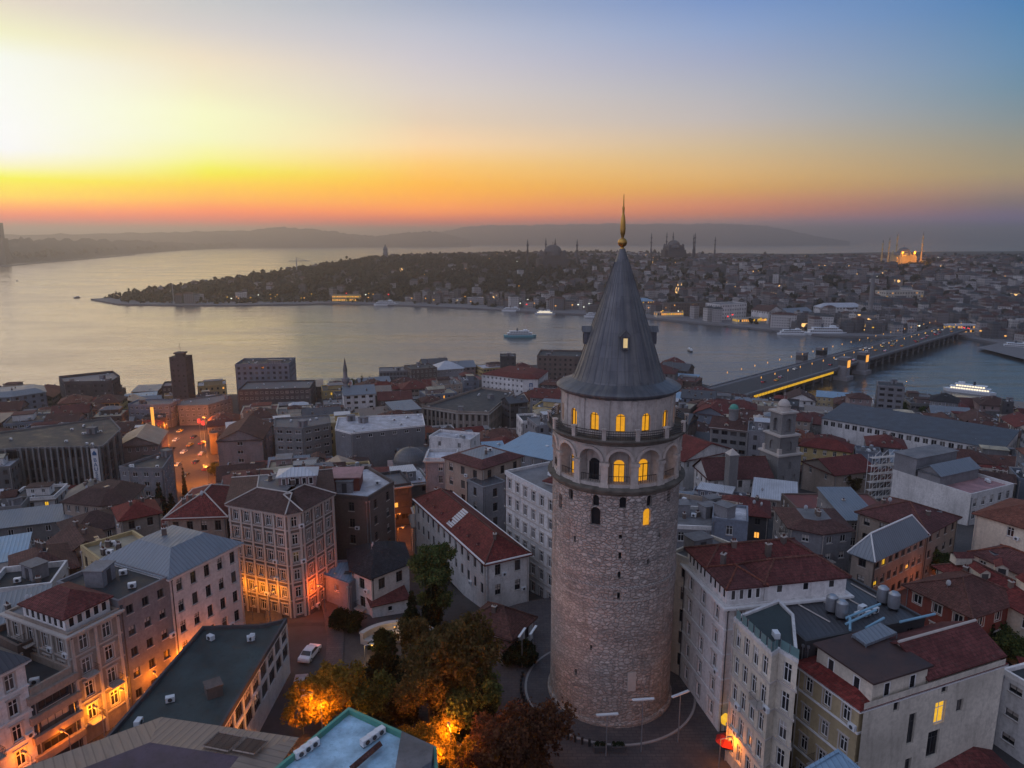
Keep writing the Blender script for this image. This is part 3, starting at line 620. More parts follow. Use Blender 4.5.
q = MB(); q.box(8.3, 8.72, -0.24, 0.24, 37.3, 38.5); q.box(8.24, 8.78, -0.3, 0.3, 38.5, 38.66); pm = q.mesh('railing_post', 'tower_ashlar')
for k in range(NB_): link('railing_post', pm, tw, (0, 0, 0), A0 + (k + 0.5) * stp)
# drum with fourteen arched windows
rD = 6.95; mpD = cyl(rD); dr = MB(); cd = sorted([((A0 + k * stp) % (2 * math.pi)) * rD for k in range(NB_)]); s_start = min(cd) - stp * rD / 2
o2 = wrap_ops(cd, 1.12, 37.9, 40.1); facade(dr, mpD, s_start, s_start + 2 * math.pi * rD, 37.3, 42.3, o2, 0.4, 0, ds=0.5)
for a, b_, c, e in o2: arch_fill(dr, mpD, a, b_, 39.54, e, 0, 0.4, 0, 6)
dr.uvfn = cyl_uv(rD); dr.build('drum', 'tower_ashlar', tw)
ri = rD - 0.4; mi = cyl(ri); q = MB(); arch_pane(mi, -0.56, 0.56, 37.9, 39.54, 40.1, -0.07, 0, q); pm = q.mesh('pane', 'lit_warm')
q = MB()
for s in (-0.56, -0.03, 0.5): q.box(ri + 0.08, ri + 0.16, s, s + 0.06, 37.9, 40.0)
for z in (37.92, 39.75): q.box(ri + 0.08, ri + 0.15, -0.56, 0.56, z, z + 0.06)
wm = q.mesh('drum_window', 'iron'); q = MB(); q.box(rD - 0.1, rD + 0.12, -0.28, 0.28, 37.36, 41.6); q.box(rD - 0.1, rD + 0.18, -0.34, 0.34, 41.3, 41.62); pm2 = q.mesh('pilaster', 'tower_ashlar')
for k in range(NB_):
    a = A0 + k * stp; d = link('drum_window', wm, tw, (0, 0, 0), a); link('pane', pm, d); link('pilaster', pm2, tw, (0, 0, 0), a + stp / 2)
# roof
q = MB(); q.lathe([(6.8, 41.6), (7.1, 41.7), (7.2, 42.0), (7.62, 42.05), (7.66, 42.25), (7.3, 42.5), (6.4, 42.85), (5.72, 43.15)], 112); q.uvfn = cyl_uv(7.5); q.build('eaves', 'lead', tw, smooth=False)
q = MB(); q.lathe([(5.75, 43.1), (5.5, 43.5), (4.95, 45.0), (3.9, 48.2), (2.8, 51.4), (1.72, 54.6), (0.86, 57.2), (0.34, 58.75)], 80); q.uvfn = cyl_uv(4.0); q.build('cone_roof', 'lead', tw, smooth=True)
q = MB()
for k in range(36):
    a = 2 * math.pi * k / 36; prev = None
    for r, z in ((5.75, 43.12), (5.5, 43.52), (4.95, 45.02), (3.9, 48.22), (2.8, 51.42), (1.72, 54.62), (0.86, 57.22)):
        p = (r * math.cos(a), r * math.sin(a), z)
        if prev: q.bar(prev, p, 0.045, 0, 3)
        prev = p
q.build('roof_seams', 'lead', tw)
for a in (A0 + R(5), A0 + R(95), A0 + R(185), A0 + R(275)):
    z0 = 47.3; r0 = 4.2 if abs(a - A0) < .5 else 3.9; q = MB(); T = lambda p, a=a: (p[0] * math.cos(a) - p[1] * math.sin(a), p[0] * math.sin(a) + p[1] * math.cos(a), p[2])
    q.box(2.6, r0 + 0.55, -0.42, 0.42, z0, z0 + 1.5, 0, T); q.face([T(p) for p in ((2.4, -0.7, z0 + 1.5), (r0 + 0.75, -0.7, z0 + 1.5), (r0 + 0.75, 0, z0 + 2.2), (2.4, 0, z0 + 2.2))], 0); q.face([T(p) for p in ((2.4, 0.7, z0 + 1.5), (2.4, 0, z0 + 2.2), (r0 + 0.75, 0, z0 + 2.2), (r0 + 0.75, 0.7, z0 + 1.5))], 0); q.face([T(p) for p in ((r0 + 0.7, -0.68, z0 + 1.48), (r0 + 0.7, 0.68, z0 + 1.48), (r0 + 0.7, 0, z0 + 2.15))], 0)
    d = q.build('dormer', 'lead', tw); w = MB(); w.box(r0 + 0.5, r0 + 0.6, -0.24, 0.24, z0 + 0.2, z0 + 1.3, 0, T); w.build('pane', 'dormer_glow' if abs(a - A0) < 0.5 else 'window_black', d)
fin = MB(); fin.lathe([(0.38, 58.6), (0.22, 58.9), (0.16, 59.0)], 24)
fo = fin.build('finial', 'gold', tw, smooth=True)
q = MB(); q.sphere((0, 0, 59.5), 0.56, 0, 24, 14); q.build('ball', 'gold', fo, smooth=True)
q = MB(); q.lathe([(0.15, 59.9), (0.18, 60.2), (0.28, 60.5), (0.33, 61.0), (0.29, 61.9), (0.22, 62.5), (0.14, 62.8), (0.13, 63.3), (0.17, 63.5), (0.09, 63.7), (0.05, 65.0), (0.01, 65.1)], 20); q.build('spire', 'gold', fo, smooth=True)
# entrance panel at the foot
a = -math.pi / 2 + 0.2; q = MB(); T = lambda p: (p[0] * math.cos(a) - p[1] * math.sin(a), p[0] * math.sin(a) + p[1] * math.cos(a), p[2])
q.box(7.6, 8.06, -0.55, 0.55, 5.0, 7.6, 0, T); q.build('stone_plaque', 'trim_stone', tw)
# ------------------------------------------------------------------ builder for houses
def poly_offset(poly, d):             # outward for d > 0, corners by intersection; poly counter-clockwise
    n = len(poly); out = []
    for i in range(n):
        a, b_, c = poly[i - 1], poly[i], poly[(i + 1) % n]
        d1 = (b_ - a).normalized(); d2 = (c - b_).normalized(); n1 = Vector((d1.y, -d1.x)); n2 = Vector((d2.y, -d2.x))
        k = 1 + n1.dot(n2); k = max(k, 0.35); out.append(b_ + (n1 + n2) * (d / k))
    return out
WIN = {}
def win_mesh(w, h, style, lit=False):
    k = (round(w, 2), round(h, 2), style, lit)
    if k in WIN: return WIN[k]
    fm = {'w': 'trim_white', 'd': 'trim_dark', 's': 'trim_white', 'b': 'trim_stone'}[style[0]]
    g = ('lit_yellow' if lit == 1 else 'lit_amber') if lit else 'glass'
    q = MB(); t = 0.085
    q.box(0, t, 0.0, 0.09, 0, h); q.box(w - t, w, 0.0, 0.09, 0, h); q.box(t, w - t, 0.0, 0.09, 0, t); q.box(t, w - t, 0.0, 0.09, h - t, h)
    if w > 0.9: q.box(w / 2 - 0.04, w / 2 + 0.04, 0.01, 0.08, t, h - t)
    if h > 1.5: q.box(t, w - t, 0.015, 0.075, h * 0.68, h * 0.68 + 0.07)
    if w > 2: q.box(w * 0.25 - .03, w * 0.25 + .03, 0.01, 0.08, t, h - t); q.box(w * 0.75 - .03, w * 0.75 + .03, 0.01, 0.08, t, h - t)
    if style[-1] == 'o':               # moulded surround proud of the wall
        for x0, x1, z0, z1 in ((-0.2, -0.003, -0.05, h + 0.2), (w + 0.003, w + 0.2, -0.05, h + 0.2), (-0.003, w + 0.003, h + 0.003, h + 0.2)): q.box(x0, x1, -0.17, -0.06, z0, z1, 1)
        q.box(-0.3, w + 0.3, -0.3, -0.06, h + 0.2, h + 0.34, 1)
    pane = MB(); pane.box(t - .01, w - t + .01, 0.05, 0.08, t - .01, h - t + .01)
    sill = MB(); sill.box(-0.12, w + 0.12, -0.24, 0.02, -0.1, -0.004)
    if style[-1] == 'k':               # half drawn blind
        q.box(t, w - t, 0.036, 0.05, h * (0.45 if w > 1 else 0.55), h - t, 1)
    if style[0] == 's':                # shut roller blind
        pane = MB(); pane.box(t - .01, w - t + .01, 0.03, 0.08, t - .01, h - t + .01); g = 'unit_white'
    r = (q.mesh('window', [fm, 'trim_stone'], uv=False), pane.mesh('pane', g, uv=False), sill.mesh('sill', 'trim_stone', uv=False)); WIN[k] = r
    return r
SIMPLE = {}
def win_simple(w, h, frame, lit):
    k = (round(w, 1), round(h, 1), frame, lit)
    if k not in SIMPLE:
        q = MB(); t = 0.12; w_, h_ = k[0], k[1]
        q.box(0, w_, 0.03, 0.08, 0, h_, 1); q.box(0, t, 0, 0.09, 0, h_); q.box(w_ - t, w_, 0, 0.09, 0, h_); q.box(t, w_ - t, 0, .09, h_ - t, h_); q.box(t, w_ - t, 0, .09, 0, t)
        if w_ > 0.9: q.box(w_ / 2 - .05, w_ / 2 + .05, 0.005, .085, t, h_ - t)
        SIMPLE[k] = q.mesh('window', [frame, ['glass', 'lit_yellow', 'lit_amber'][lit]], uv=False)
    return SIMPLE[k]
BALC = {}
def balcony_mesh(w):
    k = round(w, 1)
    if k not in BALC:
        q = MB(); d = 0.95; q.box(-0.3, w + 0.3, -d - 0.2, -0.02, -0.16, -0.02, 1)
        for i in range(int((w + 0.6) / 0.16) + 1): q.bar((-0.28 + i * 0.16, -d - 0.15, 0), (-0.28 + i * 0.16, -d - 0.15, 0.95), 0.015, 0, 3)
        for x in (-0.28, w + 0.28):
            for j in range(6): q.bar((x, -d - .15 + j * .17, 0), (x, -d - .15 + j * .17, 0.95), 0.015, 0, 3)
            q.bar((x, -d - .15, .95), (x, -.05, .95), 0.025, 0, 4)
        q.bar((-0.28, -d - .15, .95), (w + .28, -d - .15, .95), 0.025, 0, 4)
        BALC[k] = q.mesh('balcony', ['iron', 'trim_stone'], uv=False)
    return BALC[k]
CLUT = {}
def clutter(kind):
    if kind in CLUT: return CLUT[kind]
    q = MB()
    if kind == 'chimney':
        q.box(-.32, .32, -.26, .26, -1.2, .95, 0); q.box(-.38, .38, -.32, .32, .95, 1.06, 1); q.bar((-.14, 0, 1.06), (-.14, 0, 1.4), .1, 2, 8); q.bar((.14, 0, 1.06), (.14, 0, 1.35), .1, 2, 8); m = ['plaster_brown', 'trim_stone', 'tile_orange']
    elif kind == 'roof_unit':
        q.box(-.48, .48, -.3, .3, .12, .75, 0); q.bar((0, -.31, .43), (0, -.35, .43), .24, 1, 14); q.box(-.45, -.38, -.27, .27, 0, .12, 1); q.box(.38, .45, -.27, .27, 0, .12, 1); m = ['unit_white', 'trim_dark']
    elif kind == 'satellite_dish':
        q.bar((0, 0, 0), (0, 0, 1.1), .04, 1, 5)
        prof = [(0.02, 0.0), (0.25, 0.03), (0.45, 0.12), (0.6, 0.24)]; rings = []
        for r, d in prof: rings.append([q.V((r * math.cos(a), -0.1 - d * 0.9 + r * math.sin(a) * -0.35, 1.15 + r * math.sin(a) * 0.93)) for a in [2 * math.pi * i / 14 for i in range(14)]])
        for A, B in zip(rings, rings[1:]):
            for i in range(14): q.f.append([A[i], A[(i + 1) % 14], B[(i + 1) % 14], B[i]]); q.m.append(0)
        q.bar((0, -.2, .9), (0, -.75, 1.15), .03, 1, 4); q.v = [(a * .62, b_ * .62, c * .8) for a, b_, c in q.v]; m = ['dish_grey', 'steel']
    elif kind == 'water_tank':
        q.lathe([(0.01, .3), (.62, .3), (.66, .8), (.62, 1.6), (.35, 1.8), (.01, 1.84)], 16); q.box(-.6, .6, -.08, .08, 0, .3, 1); q.box(-.08, .08, -.6, .6, 0, .3, 1); m = ['steel', 'iron']
    elif kind == 'roof_hatch':
        q.box(-1.5, 1.5, -1.2, 1.2, -.2, 2.2, 0); q.box(-1.65, 1.65, -1.35, 1.35, 2.2, 2.35, 1); q.box(-.45, .45, -1.25, -1.19, 0, 1.9, 2); m = ['plaster_grey', 'flat_grey', 'trim_dark']
    elif kind == 'skylight':
        q.box(-.5, .5, -.7, .7, -.1, .12, 0); q.box(-.42, .42, -.62, .62, .12, .15, 1); m = ['steel', 'glass']
    elif kind == 'dormer':
        q.box(-.8, .8, -.1, 2.4, 0, 1.25, 0); q.face([(-1, -.35, 1.2), (0, -.35, 1.85), (0, 2.6, 1.85), (-1, 2.6, 1.2)], 1); q.face([(1, -.35, 1.2), (1, 2.6, 1.2), (0, 2.6, 1.85), (0, -.35, 1.85)], 1); q.face([(-.85, -.1, 1.24), (.85, -.1, 1.24), (0, -.1, 1.8)], 0); q.box(-.5, .5, -.14, -.08, .25, 1.1, 2); m = ['plaster_cream', 'tile_red', 'glass']
    elif kind == 'wall_cooler':
        q.box(-.42, .42, -.36, -.02, -.25, .35, 0); q.bar((0, -.365, .05), (0, -.38, .05), .22, 1, 12); m = ['unit_white', 'trim_dark']
    elif kind == 'mast':
        q.bar((0, 0, 0), (0, 0, 3.4), .035, 0, 5)
        for z, l in ((3.3, .7), (3.0, .55), (2.7, .4)): q.bar((-l, 0, z), (l, 0, z), .018, 0, 3)
        m = ['steel']
    CLUT[kind] = q.mesh(kind, m); return CLUT[kind]
BUILT = []            # (root, footprint, base z, top z, named?)
FOOT = []
def roof_quad(name, P, z, h, kind, mat, root, org, over=0.5, cap=None, gable_wall=None):
    # P: four corners, counter-clockwise; the ridge follows the longer side
    L0 = (P[1] - P[0]).length; L1 = (P[2] - P[1]).length
    if L1 > L0: P = P[1:] + P[:1]; L0, L1 = L1, L0
    Q = poly_offset(P, over); e = [Vector((p.x, p.y, z - over * h / (L1 / 2) * 0.6)) for p in Q]
    mA = (Q[3] + Q[0]) / 2; mB = (Q[1] + Q[2]) / 2; ax = (mB - mA).normalized()
    ins = (min(L1 / 2 + over, (L0 / 2 + over) * 0.98)) if kind == 'hip' else 0.0
    r0 = mA + ax * ins; r1 = mB - ax * ins
    r0 = Vector((r0.x, r0.y, z + h)); r1 = Vector((r1.x, r1.y, z + h))
    q = MB(org); th = Vector((0, 0, 0.16))
    sl = [[e[0], e[1], r1, r0], [e[2], e[3], r0, r1]]
    if kind == 'hip': sl += [[e[1], e[2], r1], [e[3], e[0], r0]]
    for f in sl: q.face(f)
    ring = e if kind == 'hip' else e
    q.face([p - th for p in e][::-1])
    for i in range(4):
        if kind == 'gable' and i in (1, 3):
            r = r1 if i == 1 else r0; a, c = e[i], e[(i + 1) % 4]
            q.face([a - th, r - th * 1.2, r, a]); q.face([r - th * 1.2, c - th, c, r])
        else: q.face([e[i] - th, e[(i + 1) % 4] - th, e[(i + 1) % 4], e[i]])
    ro = q.build(name, mat, root)
    if kind == 'gable':
        for i, r in ((1, r1), (3, r0)):
            q = MB(org); a, c = P[i], P[(i + 1) % 4]; m_ = (a + c) / 2; q.face([(a.x, a.y, z - .3), (c.x, c.y, z - .3), (c.x, c.y, z), (m_.x, m_.y, z + h - 0.25), (a.x, a.y, z)])
            q.build('gable_wall', gable_wall, root)
    if cap:
        q = MB(org); up = Vector((0, 0, 0.05)); q.bar(r0 + up, r1 + up, 0.16, 0, 6)
        if kind == 'hip':
            for a, r in ((e[0], r0), (e[3], r0), (e[1], r1), (e[2], r1)): q.bar(a + up, r + up, 0.13, 0, 6)
        q.build('ridge_cap', cap, ro)
    return r0, r1
def ring(mb, poly, o_out, o_in, z0, z1, m=0):
    A = poly_offset(poly, o_out); B = poly_offset(poly, o_in); n = len(poly)
    for i in range(n):
        j = (i + 1) % n; a0, a1, b0, b1 = A[i], A[j], B[i], B[j]
        mb.face([(a0.x, a0.y, z0), (a1.x, a1.y, z0), (a1.x, a1.y, z1), (a0.x, a0.y, z1)], m); mb.face([(a0.x, a0.y, z1), (a1.x, a1.y, z1), (b1.x, b1.y, z1), (b0.x, b0.y, z1)], m)
        mb.face([(b0.x, b0.y, z0), (b0.x, b0.y, z1), (b1.x, b1.y, z1), (b1.x, b1.y, z0)], m); mb.face([(a1.x, a1.y, z0), (a0.x, a0.y, z0), (b0.x, b0.y, z0), (b1.x, b1.y, z0)], m)
def house(name, label, poly, z, base=None, wall='white', roof=('flat', 'flat_grey'), fh=3.2, col=2.7, win=(1.15, 1.75), style='w', rows=None, detail=True, first=0.75, blind=(), skip=0.0,
          cornice=None, course=False, balc=0.0, caps=None, lit=0.0, bits=None, cat='house', group=None, seed=None, awn=False, ends=1.0, pil=False, named=True, sills=True, rec=0.26):
    r = random.Random(seed if seed is not None else hash((round(poly[0].x, 1), round(poly[0].y, 1))) & 0xffff)
    poly = [Vector((p[0], p[1])) for p in poly]
    if sum(a.x * b_.y - a.y * b_.x for a, b_ in zip(poly, poly[1:] + poly[:1])) < 0: poly = poly[::-1]
    n = len(poly); c = sum(poly, Vector((0, 0))) / n
    gz = min(zg(p.x, p.y) for p in poly) if base is None else base
    root = empty(name, (c.x, c.y, gz), 0, label, cat, group); org = Vector((c.x, c.y, gz))
    wm = 'plaster_' + wall if 'plaster_' + wall in MAT else wall
    w_ = MB(org); jobs = []
    if pil: pm = MB(org)
    for i in range(n):
        a, b_ = poly[i], poly[(i + 1) % n]; L = (b_ - a).length; d = (b_ - a) / L; nn = Vector((d.y, -d.x)); mid = (a + b_) / 2
        seen = nn.dot(-mid.normalized()) > -0.10 and i not in blind and L > 2.2
        ops = []
        if seen:
            k = max(1, int((L - ends) / col)); p_ = (L - ends * 0.6) / k; top = z - first; row = 0
            while top - win[1] > gz + 0.5 and (rows is None or row < rows):
                for j in range(k):
                    s = ends * 0.3 + p_ * (j + 0.5) - win[0] / 2
                    if r.random() >= skip: ops.append((s, s + win[0], top - win[1], top, row, j))
                top -= fh; row += 1
        mp = lambda s, t, dd, a=a, d=d, nn=nn: (a.x + d.x * s - nn.x * dd, a.y + d.y * s - nn.y * dd, t)
        facade(w_, mp, 0, L, gz - 1.0, z, [o[:4] for o in ops], rec)
        ang = math.atan2(d.y, d.x)
        for o in ops: jobs.append((Vector(mp(o[0], o[2], rec - 0.1)) - org, ang, o, i))
        if pil and seen:
            k = max(1, int((L - ends) / col)); p_ = (L - ends * 0.6) / k
            for j in range(k + 1):
                s = ends * 0.3 + p_ * j; T = lambda q, mp=mp: mp(q[0], q[2], q[1]); pm.box(s - 0.18, s + 0.18, -0.16, 0.05, gz, z - 0.35, 0, T)
    w_.build('wall', wm, root)
    for i in range(n if z - gz > 5 else 0):                # rain pipes down the seen corners
        a, b_ = poly[i], poly[(i + 1) % n]; L = (b_ - a).length; d = (b_ - a) / max(L, .01); nn = Vector((d.y, -d.x))
        if nn.dot(-((a + b_) / 2).normalized()) > 0.05 and L > 4 and i not in blind:
            for s_ in ((.28,) if r.random() < .6 else (.28, L - .3)):
                p = a + d * s_ + nn * .1; q = MB(org); q.bar((p.x, p.y, gz), (p.x, p.y, z - .3), .07, 0, 5); q.box(p.x - .13, p.x + .13, p.y - .13, p.y + .13, z - .55, z - .25); q.build('rain_pipe', r.choice(('trim_dark', 'steel', 'trim_stone')), root)
    if pil and pm.f: pm.build('pilaster', pil if isinstance(pil, str) else 'trim_stone', root)
    for loc, ang, o, i in jobs:
        l = 0
        if lit and r.random() < lit: l = r.choice((1, 2))
        if detail:
            st_ = style if r.random() > .3 else (style[0] + 'k' if style[-1] != 'o' else style); f, p, s = win_mesh(win[0], win[1], st_, l); wo = link('window', f, root, loc, ang); link('pane', p, wo)
            if sills: link('sill', s, wo)
            if r.random() < .07: link('wall_cooler', clutter('wall_cooler'), root, loc + Vector((math.cos(ang), math.sin(ang), 0)) * (win[0] + .55) + Vector((math.sin(ang), -math.cos(ang), 0)) * (rec - .1), ang)
            if balc and r.random() < balc and o[4] < 4: link('balcony', balcony_mesh(win[0]), root, loc + Vector((math.sin(ang), -math.cos(ang), 0)) * (rec - 0.1), ang)
        else: link('window', win_simple(win[0], win[1], {'w': 'trim_white', 'd': 'trim_dark', 's': 'trim_white', 'b': 'trim_stone'}[style[0]], l), root, loc, ang)
    if course:
        q = MB(org); t = z - first - fh + (fh - win[1]) * 0.45; zz = z - first - win[1] - 0.35; k = 0
        while zz > gz + 2 and k < 6: ring(q, poly, 0.12, -0.05, zz - 0.12, zz + 0.1); zz -= fh; k += 1
        q.build('string_course', cornice or 'trim_stone', root)
    if cornice:
        q = MB(org); ring(q, poly, 0.22, -0.05, z - 0.45, z - 0.2); ring(q, poly, 0.5, -0.05, z - 0.197, z + 0.06); q.build('cornice', cornice, root)
    kind = roof[0]; mat = roof[1]; top = z
    if kind in ('hip', 'gable') and n == 4:
        h = roof[2] if len(roof) > 2 else min((poly[1] - poly[0]).length, (poly[2] - poly[1]).length) * 0.24
        roof_quad('roof', poly, z + 0.08, h, kind, mat, root, org, 0.55, caps, wm); top = z + h
    elif kind == 'flat':
        ph = roof[2] if len(roof) > 2 else 0.7
        q = MB(org); q.face([(p.x, p.y, z - 0.02) for p in poly_offset(poly, -0.05)]); q.build('roof', mat, root)
        q = MB(org); ring(q, poly, 0.04, -0.28, z - 0.15, z + ph); q.build('parapet', roof[3] if len(roof) > 3 else wm, root); top = z + ph
    elif kind == 'shed':
        h = roof[2]; Q = poly_offset(poly, 0.35); k = [0] * n
        if n == 4: k = [0, 0, 1, 1]
        q = MB(org); T = [Vector((p.x, p.y, z + 0.05 + h * k[i])) for i, p in enumerate(Q)]; q.face(T); q.face([p - Vector((0, 0, .18)) for p in T][::-1])
        for i in range(n): q.face([T[i] - Vector((0, 0, .18)), T[(i + 1) % n] - Vector((0, 0, .18)), T[(i + 1) % n], T[i]])
        q.build('roof', mat, root); top = z + h
        q = MB(org); P3 = [Vector((p.x, p.y, z - 0.02 + max(0, h * k[i] - .2))) for i, p in enumerate(poly)]
        for i in range(n): a, b_ = P3[i], P3[(i + 1) % n]; q.face([(a.x, a.y, z - .03), (b_.x, b_.y, z - .03), tuple(b_), tuple(a)])
        q.build('upper_wall', wm, root)
    else:                                        # mansard: sloping band, flat top
        ins = roof[3] if len(roof) > 3 else 3.0; h = roof[2] if len(roof) > 2 else 2.2
        Q = poly_offset(poly, 0.5); I = poly_offset(poly, -ins); q = MB(org)
        for i in range(n):
            j = (i + 1) % n; q.face([(Q[i].x, Q[i].y, z + .08), (Q[j].x, Q[j].y, z + .08), (I[j].x, I[j].y, z + h), (I[i].x, I[i].y, z + h)])
        ring(q, Q, 0.0, -0.3, z - 0.08, z + 0.081)
        q.face([(p.x, p.y, z + h) for p in I], 1); ro = q.build('roof', [mat, roof[4] if len(roof) > 4 else mat], root); top = z + h
        if caps:
            q = MB(org)
            for i in range(n): q.bar((Q[i].x, Q[i].y, z + .12), (I[i].x, I[i].y, z + h + .05), .12, 0, 6); q.bar((I[i].x, I[i].y, z + h + .04), (I[(i + 1) % n].x, I[(i + 1) % n].y, z + h + .04), .12, 0, 6)
            q.build('ridge_cap', caps, ro)
    # small things fixed to the roof
    I = poly_offset(poly, -1.4)
    def spot():
        a = r.random(); b_ = r.random(); 
        if n == 4: p = (I[0] * (1 - a) + I[1] * a) * (1 - b_) + (I[3] * (1 - a) + I[2] * a) * b_
        else: k = r.randrange(n); p = I[k] * (1 - a * .7) + c * (a * .7)
        return p
    if bits is None: bits = {'flat': (('roof_unit', 2), ('roof_hatch', 1), ('satellite_dish', 1), ('chimney', 1)), 'mansard': (('roof_unit', 1), ('chimney', 2))}.get(kind, (('chimney', 2), ('skylight', 1), ('satellite_dish', 1)))
    for nm, k in bits:
        for _ in range(k):
            p = spot()
            if kind == 'flat': zz = z
            elif kind == 'mansard': p = c + (p - c) * 0.35; zz = top
            elif kind == 'shed': zz = z + 0.3
            else:                                # height of the pitched roof at p
                L0 = (poly[1] - poly[0]).length; L1 = (poly[2] - poly[1]).length
                ax = ((poly[1] - poly[0]) if L0 >= L1 else (poly[2] - poly[1])).normalized(); W = min(L0, L1) / 2; LL = max(L0, L1) / 2
                v = p - c; t = abs(v.x * -ax.y + v.y * ax.x); zz = z + (top - z) * (1 - min(t / W, 1))
                if kind == 'hip': e_ = LL - abs(v.dot(ax)); zz = min(zz, z + (top - z) * min(e_ / W, 1))
            link(nm, clutter(nm), root, (p.x - org.x, p.y - org.y, zz - org.z), r.choice((0, .4, 1.57, 2.2, -.5)) if nm != 'satellite_dish' else r.uniform(-.6, .6) + 2.6)
    BUILT.append(dict(root=root, poly=poly, z0=gz, z1=top, named=named)); FOOT.append(poly)
    return root
def chain(pix, z, depth=None, square=False):
    P = [U(u, v, z) for u, v in pix]; P = [Vector((p.x, p.y)) for p in P]
    if len(P) == 3 and depth is None: P = [P[0], P[1], P[2], P[0] + P[2] - P[1]]; P3 = P; return P3
    if depth is not None:
        d = (P[-1] - P[0]).normalized(); n = Vector((-d.y, d.x)) * depth
        return P + [P[-1] + n, P[0] + n]
    return P
def rect3(pix, z):                      # three eave corners, squared up on the longer side
    A, B, C = [Vector((p.x, p.y)) for p in (U(u, v, z) for u, v in pix)]
    e1, e2 = A - B, C - B
    if e1.length >= e2.length: d = e1.normalized(); q = e2 - d * e2.dot(d); C = B + q
    else: d = e2.normalized(); q = e1 - d * e1.dot(d); A = B + q
    return [A, B, C, A + C - B]
def on_plane(u, v, p0, d):              # where the ray meets the upright plane through p0 along d
    q = ray(u, v); n = Vector((-d.y, d.x)); t = (p0.x * n.x + p0.y * n.y) / (q.x * n.x + q.y * n.y)
    return Vector((q.x * t, q.y * t, CAM_H + q.z * t))
# ------------------------------------------------------------------ the buildings one can tell apart
p0 = Vector((-41.6, 97.8)); rd = Vector((11.4, 23.8)).normalized(); rn = Vector((-rd.y, rd.x))   # house row on the left, facing the lane
def row(y0, y1, depth, push=0.0):
    a = p0 + rd * ((y0 - 97.8) / rd.y) + rn * push; b_ = p0 + rd * ((y1 - 97.8) / rd.y) + rn * push
    return [a, b_, b_ + rn * depth, a + rn * depth]
def squarep(c, a, w, d):
    x = Vector((math.cos(a), math.sin(a))); y = Vector((-x.y, x.x)); c = Vector((c[0], c[1]))
    return [c - x * w / 2 - y * d / 2, c + x * w / 2 - y * d / 2, c + x * w / 2 + y * d / 2, c - x * w / 2 + y * d / 2]
GB = 'buildings around the tower square'
house('apartment_house', 'white five storey corner house under a grey metal hipped roof, far end of left row', row(89.2, 100.2, 13), 15.6, 0, 'white', ('mansard', 'metal_grey', 2.4, 3.2, 'metal_grey'), 3.1, 2.0, (0.95, 1.75), 'd', cornice='trim_white', bits=(('chimney', 1),), group=GB, seed=3)
house('apartment_house', 'plain greyish house with rows of square dark windows, left of the grey hipped roof', row(82.5, 89.15, 12), 15.4, 0, 'grey', ('flat', 'flat_dark', 0.5), 2.95, 1.65, (0.95, 1.25), 'd', bits=(('roof_unit', 3), ('roof_hatch', 1)), group=GB, seed=4)
r_ = house('apartment_house', 'ornate beige house with a red roofed glazed penthouse, lit orange at its foot', row(76.6, 82.45, 12), 14.6, 0, 'beige', ('flat', 'flat_grey', 0.3), 3.1, 2.5, (1.05, 1.9), 'wo', cornice='trim_stone', course=True, pil=True, balc=0.25, bits=(('chimney', 1),), group=GB, seed=5)
def penthouse(root, poly, z, h, wall, roof, rh, kind='hip', win=(0.75, 1.3), col=1.0, cap=None):
    poly = [Vector((p[0], p[1])) for p in poly]; org = Vector(root.location); n = len(poly); q = MB(org); jobs = []
    for i in range(n):
        a, b_ = poly[i], poly[(i + 1) % n]; L = (b_ - a).length; d = (b_ - a) / L; nn = Vector((d.y, -d.x))
        mp = lambda s, t, dd, a=a, d=d, nn=nn: (a.x + d.x * s - nn.x * dd, a.y + d.y * s - nn.y * dd, t); ops = []
        if nn.dot(-((a + b_) / 2).normalized()) > -0.1 and win:
            k = max(1, int((L - .5) / col)); 
            for j in range(k): s = .25 + (L - .5) * (j + .5) / k - win[0] / 2; ops.append((s, s + win[0], z + h - .45 - win[1], z + h - .45))
        facade(q, mp, 0, L, z - .1, z + h, ops, 0.12)
        for o in ops: jobs.append((Vector(mp(o[0], o[2], .02)) - org, math.atan2(d.y, d.x)))
    w_ = q.build('penthouse', 'plaster_' + wall, root)
    for l, a in jobs: link('window', win_simple(win[0], win[1], 'trim_white', 0), w_, l, a)
    if n == 4 and kind != 'flat': roof_quad('penthouse_roof', poly, z + h, rh, kind, roof, w_, org, 0.4, cap, 'plaster_' + wall)
    else:
        q = MB(org); q.prism(poly_offset(poly, .35), z + h, z + h + .2, 0, None, True); q.build('penthouse_roof', roof, w_)
penthouse(r_, row(76.9, 82.0, 8, 0.8), 14.6, 2.1, 'white', 'tile_red', 1.6, 'hip')
# low modern block with strip balconies
r_ = house('office_block', 'dark low block with pale horizontal balcony bands and a flat roof, between two ornate houses', row(72.2, 76.5, 12), 9.8, 0, 'dark', ('flat', 'flat_dark', 0.9, 'plaster_beige'), 2.9, 4.0, (3.4, 1.5), 'd', group=GB, seed=6, bits=(('roof_unit', 1),), cat='office block')
q = MB(r_.location); P_ = [Vector((p.x, p.y)) for p in row(72.2, 76.5, 12)]
for k in range(4): ring(q, P_, 0.5, -0.05, 9.8 - 0.3 - k * 2.5 - 0.55, 9.8 - 0.3 - k * 2.5 + 0.35)
q.build('balcony_band', 'plaster_beige', r_)
house('apartment_house', 'ornate white townhouse with grey mansard roof, nearest of the left row', row(64.0, 72.1, 11), 14.3, 0, 'white', ('mansard', 'metal_dark', 2.2, 2.0), 3.1, 2.4, (1.0, 1.9), 'wo', cornice='trim_white', course=True, balc=0.3, group=GB, seed=7)
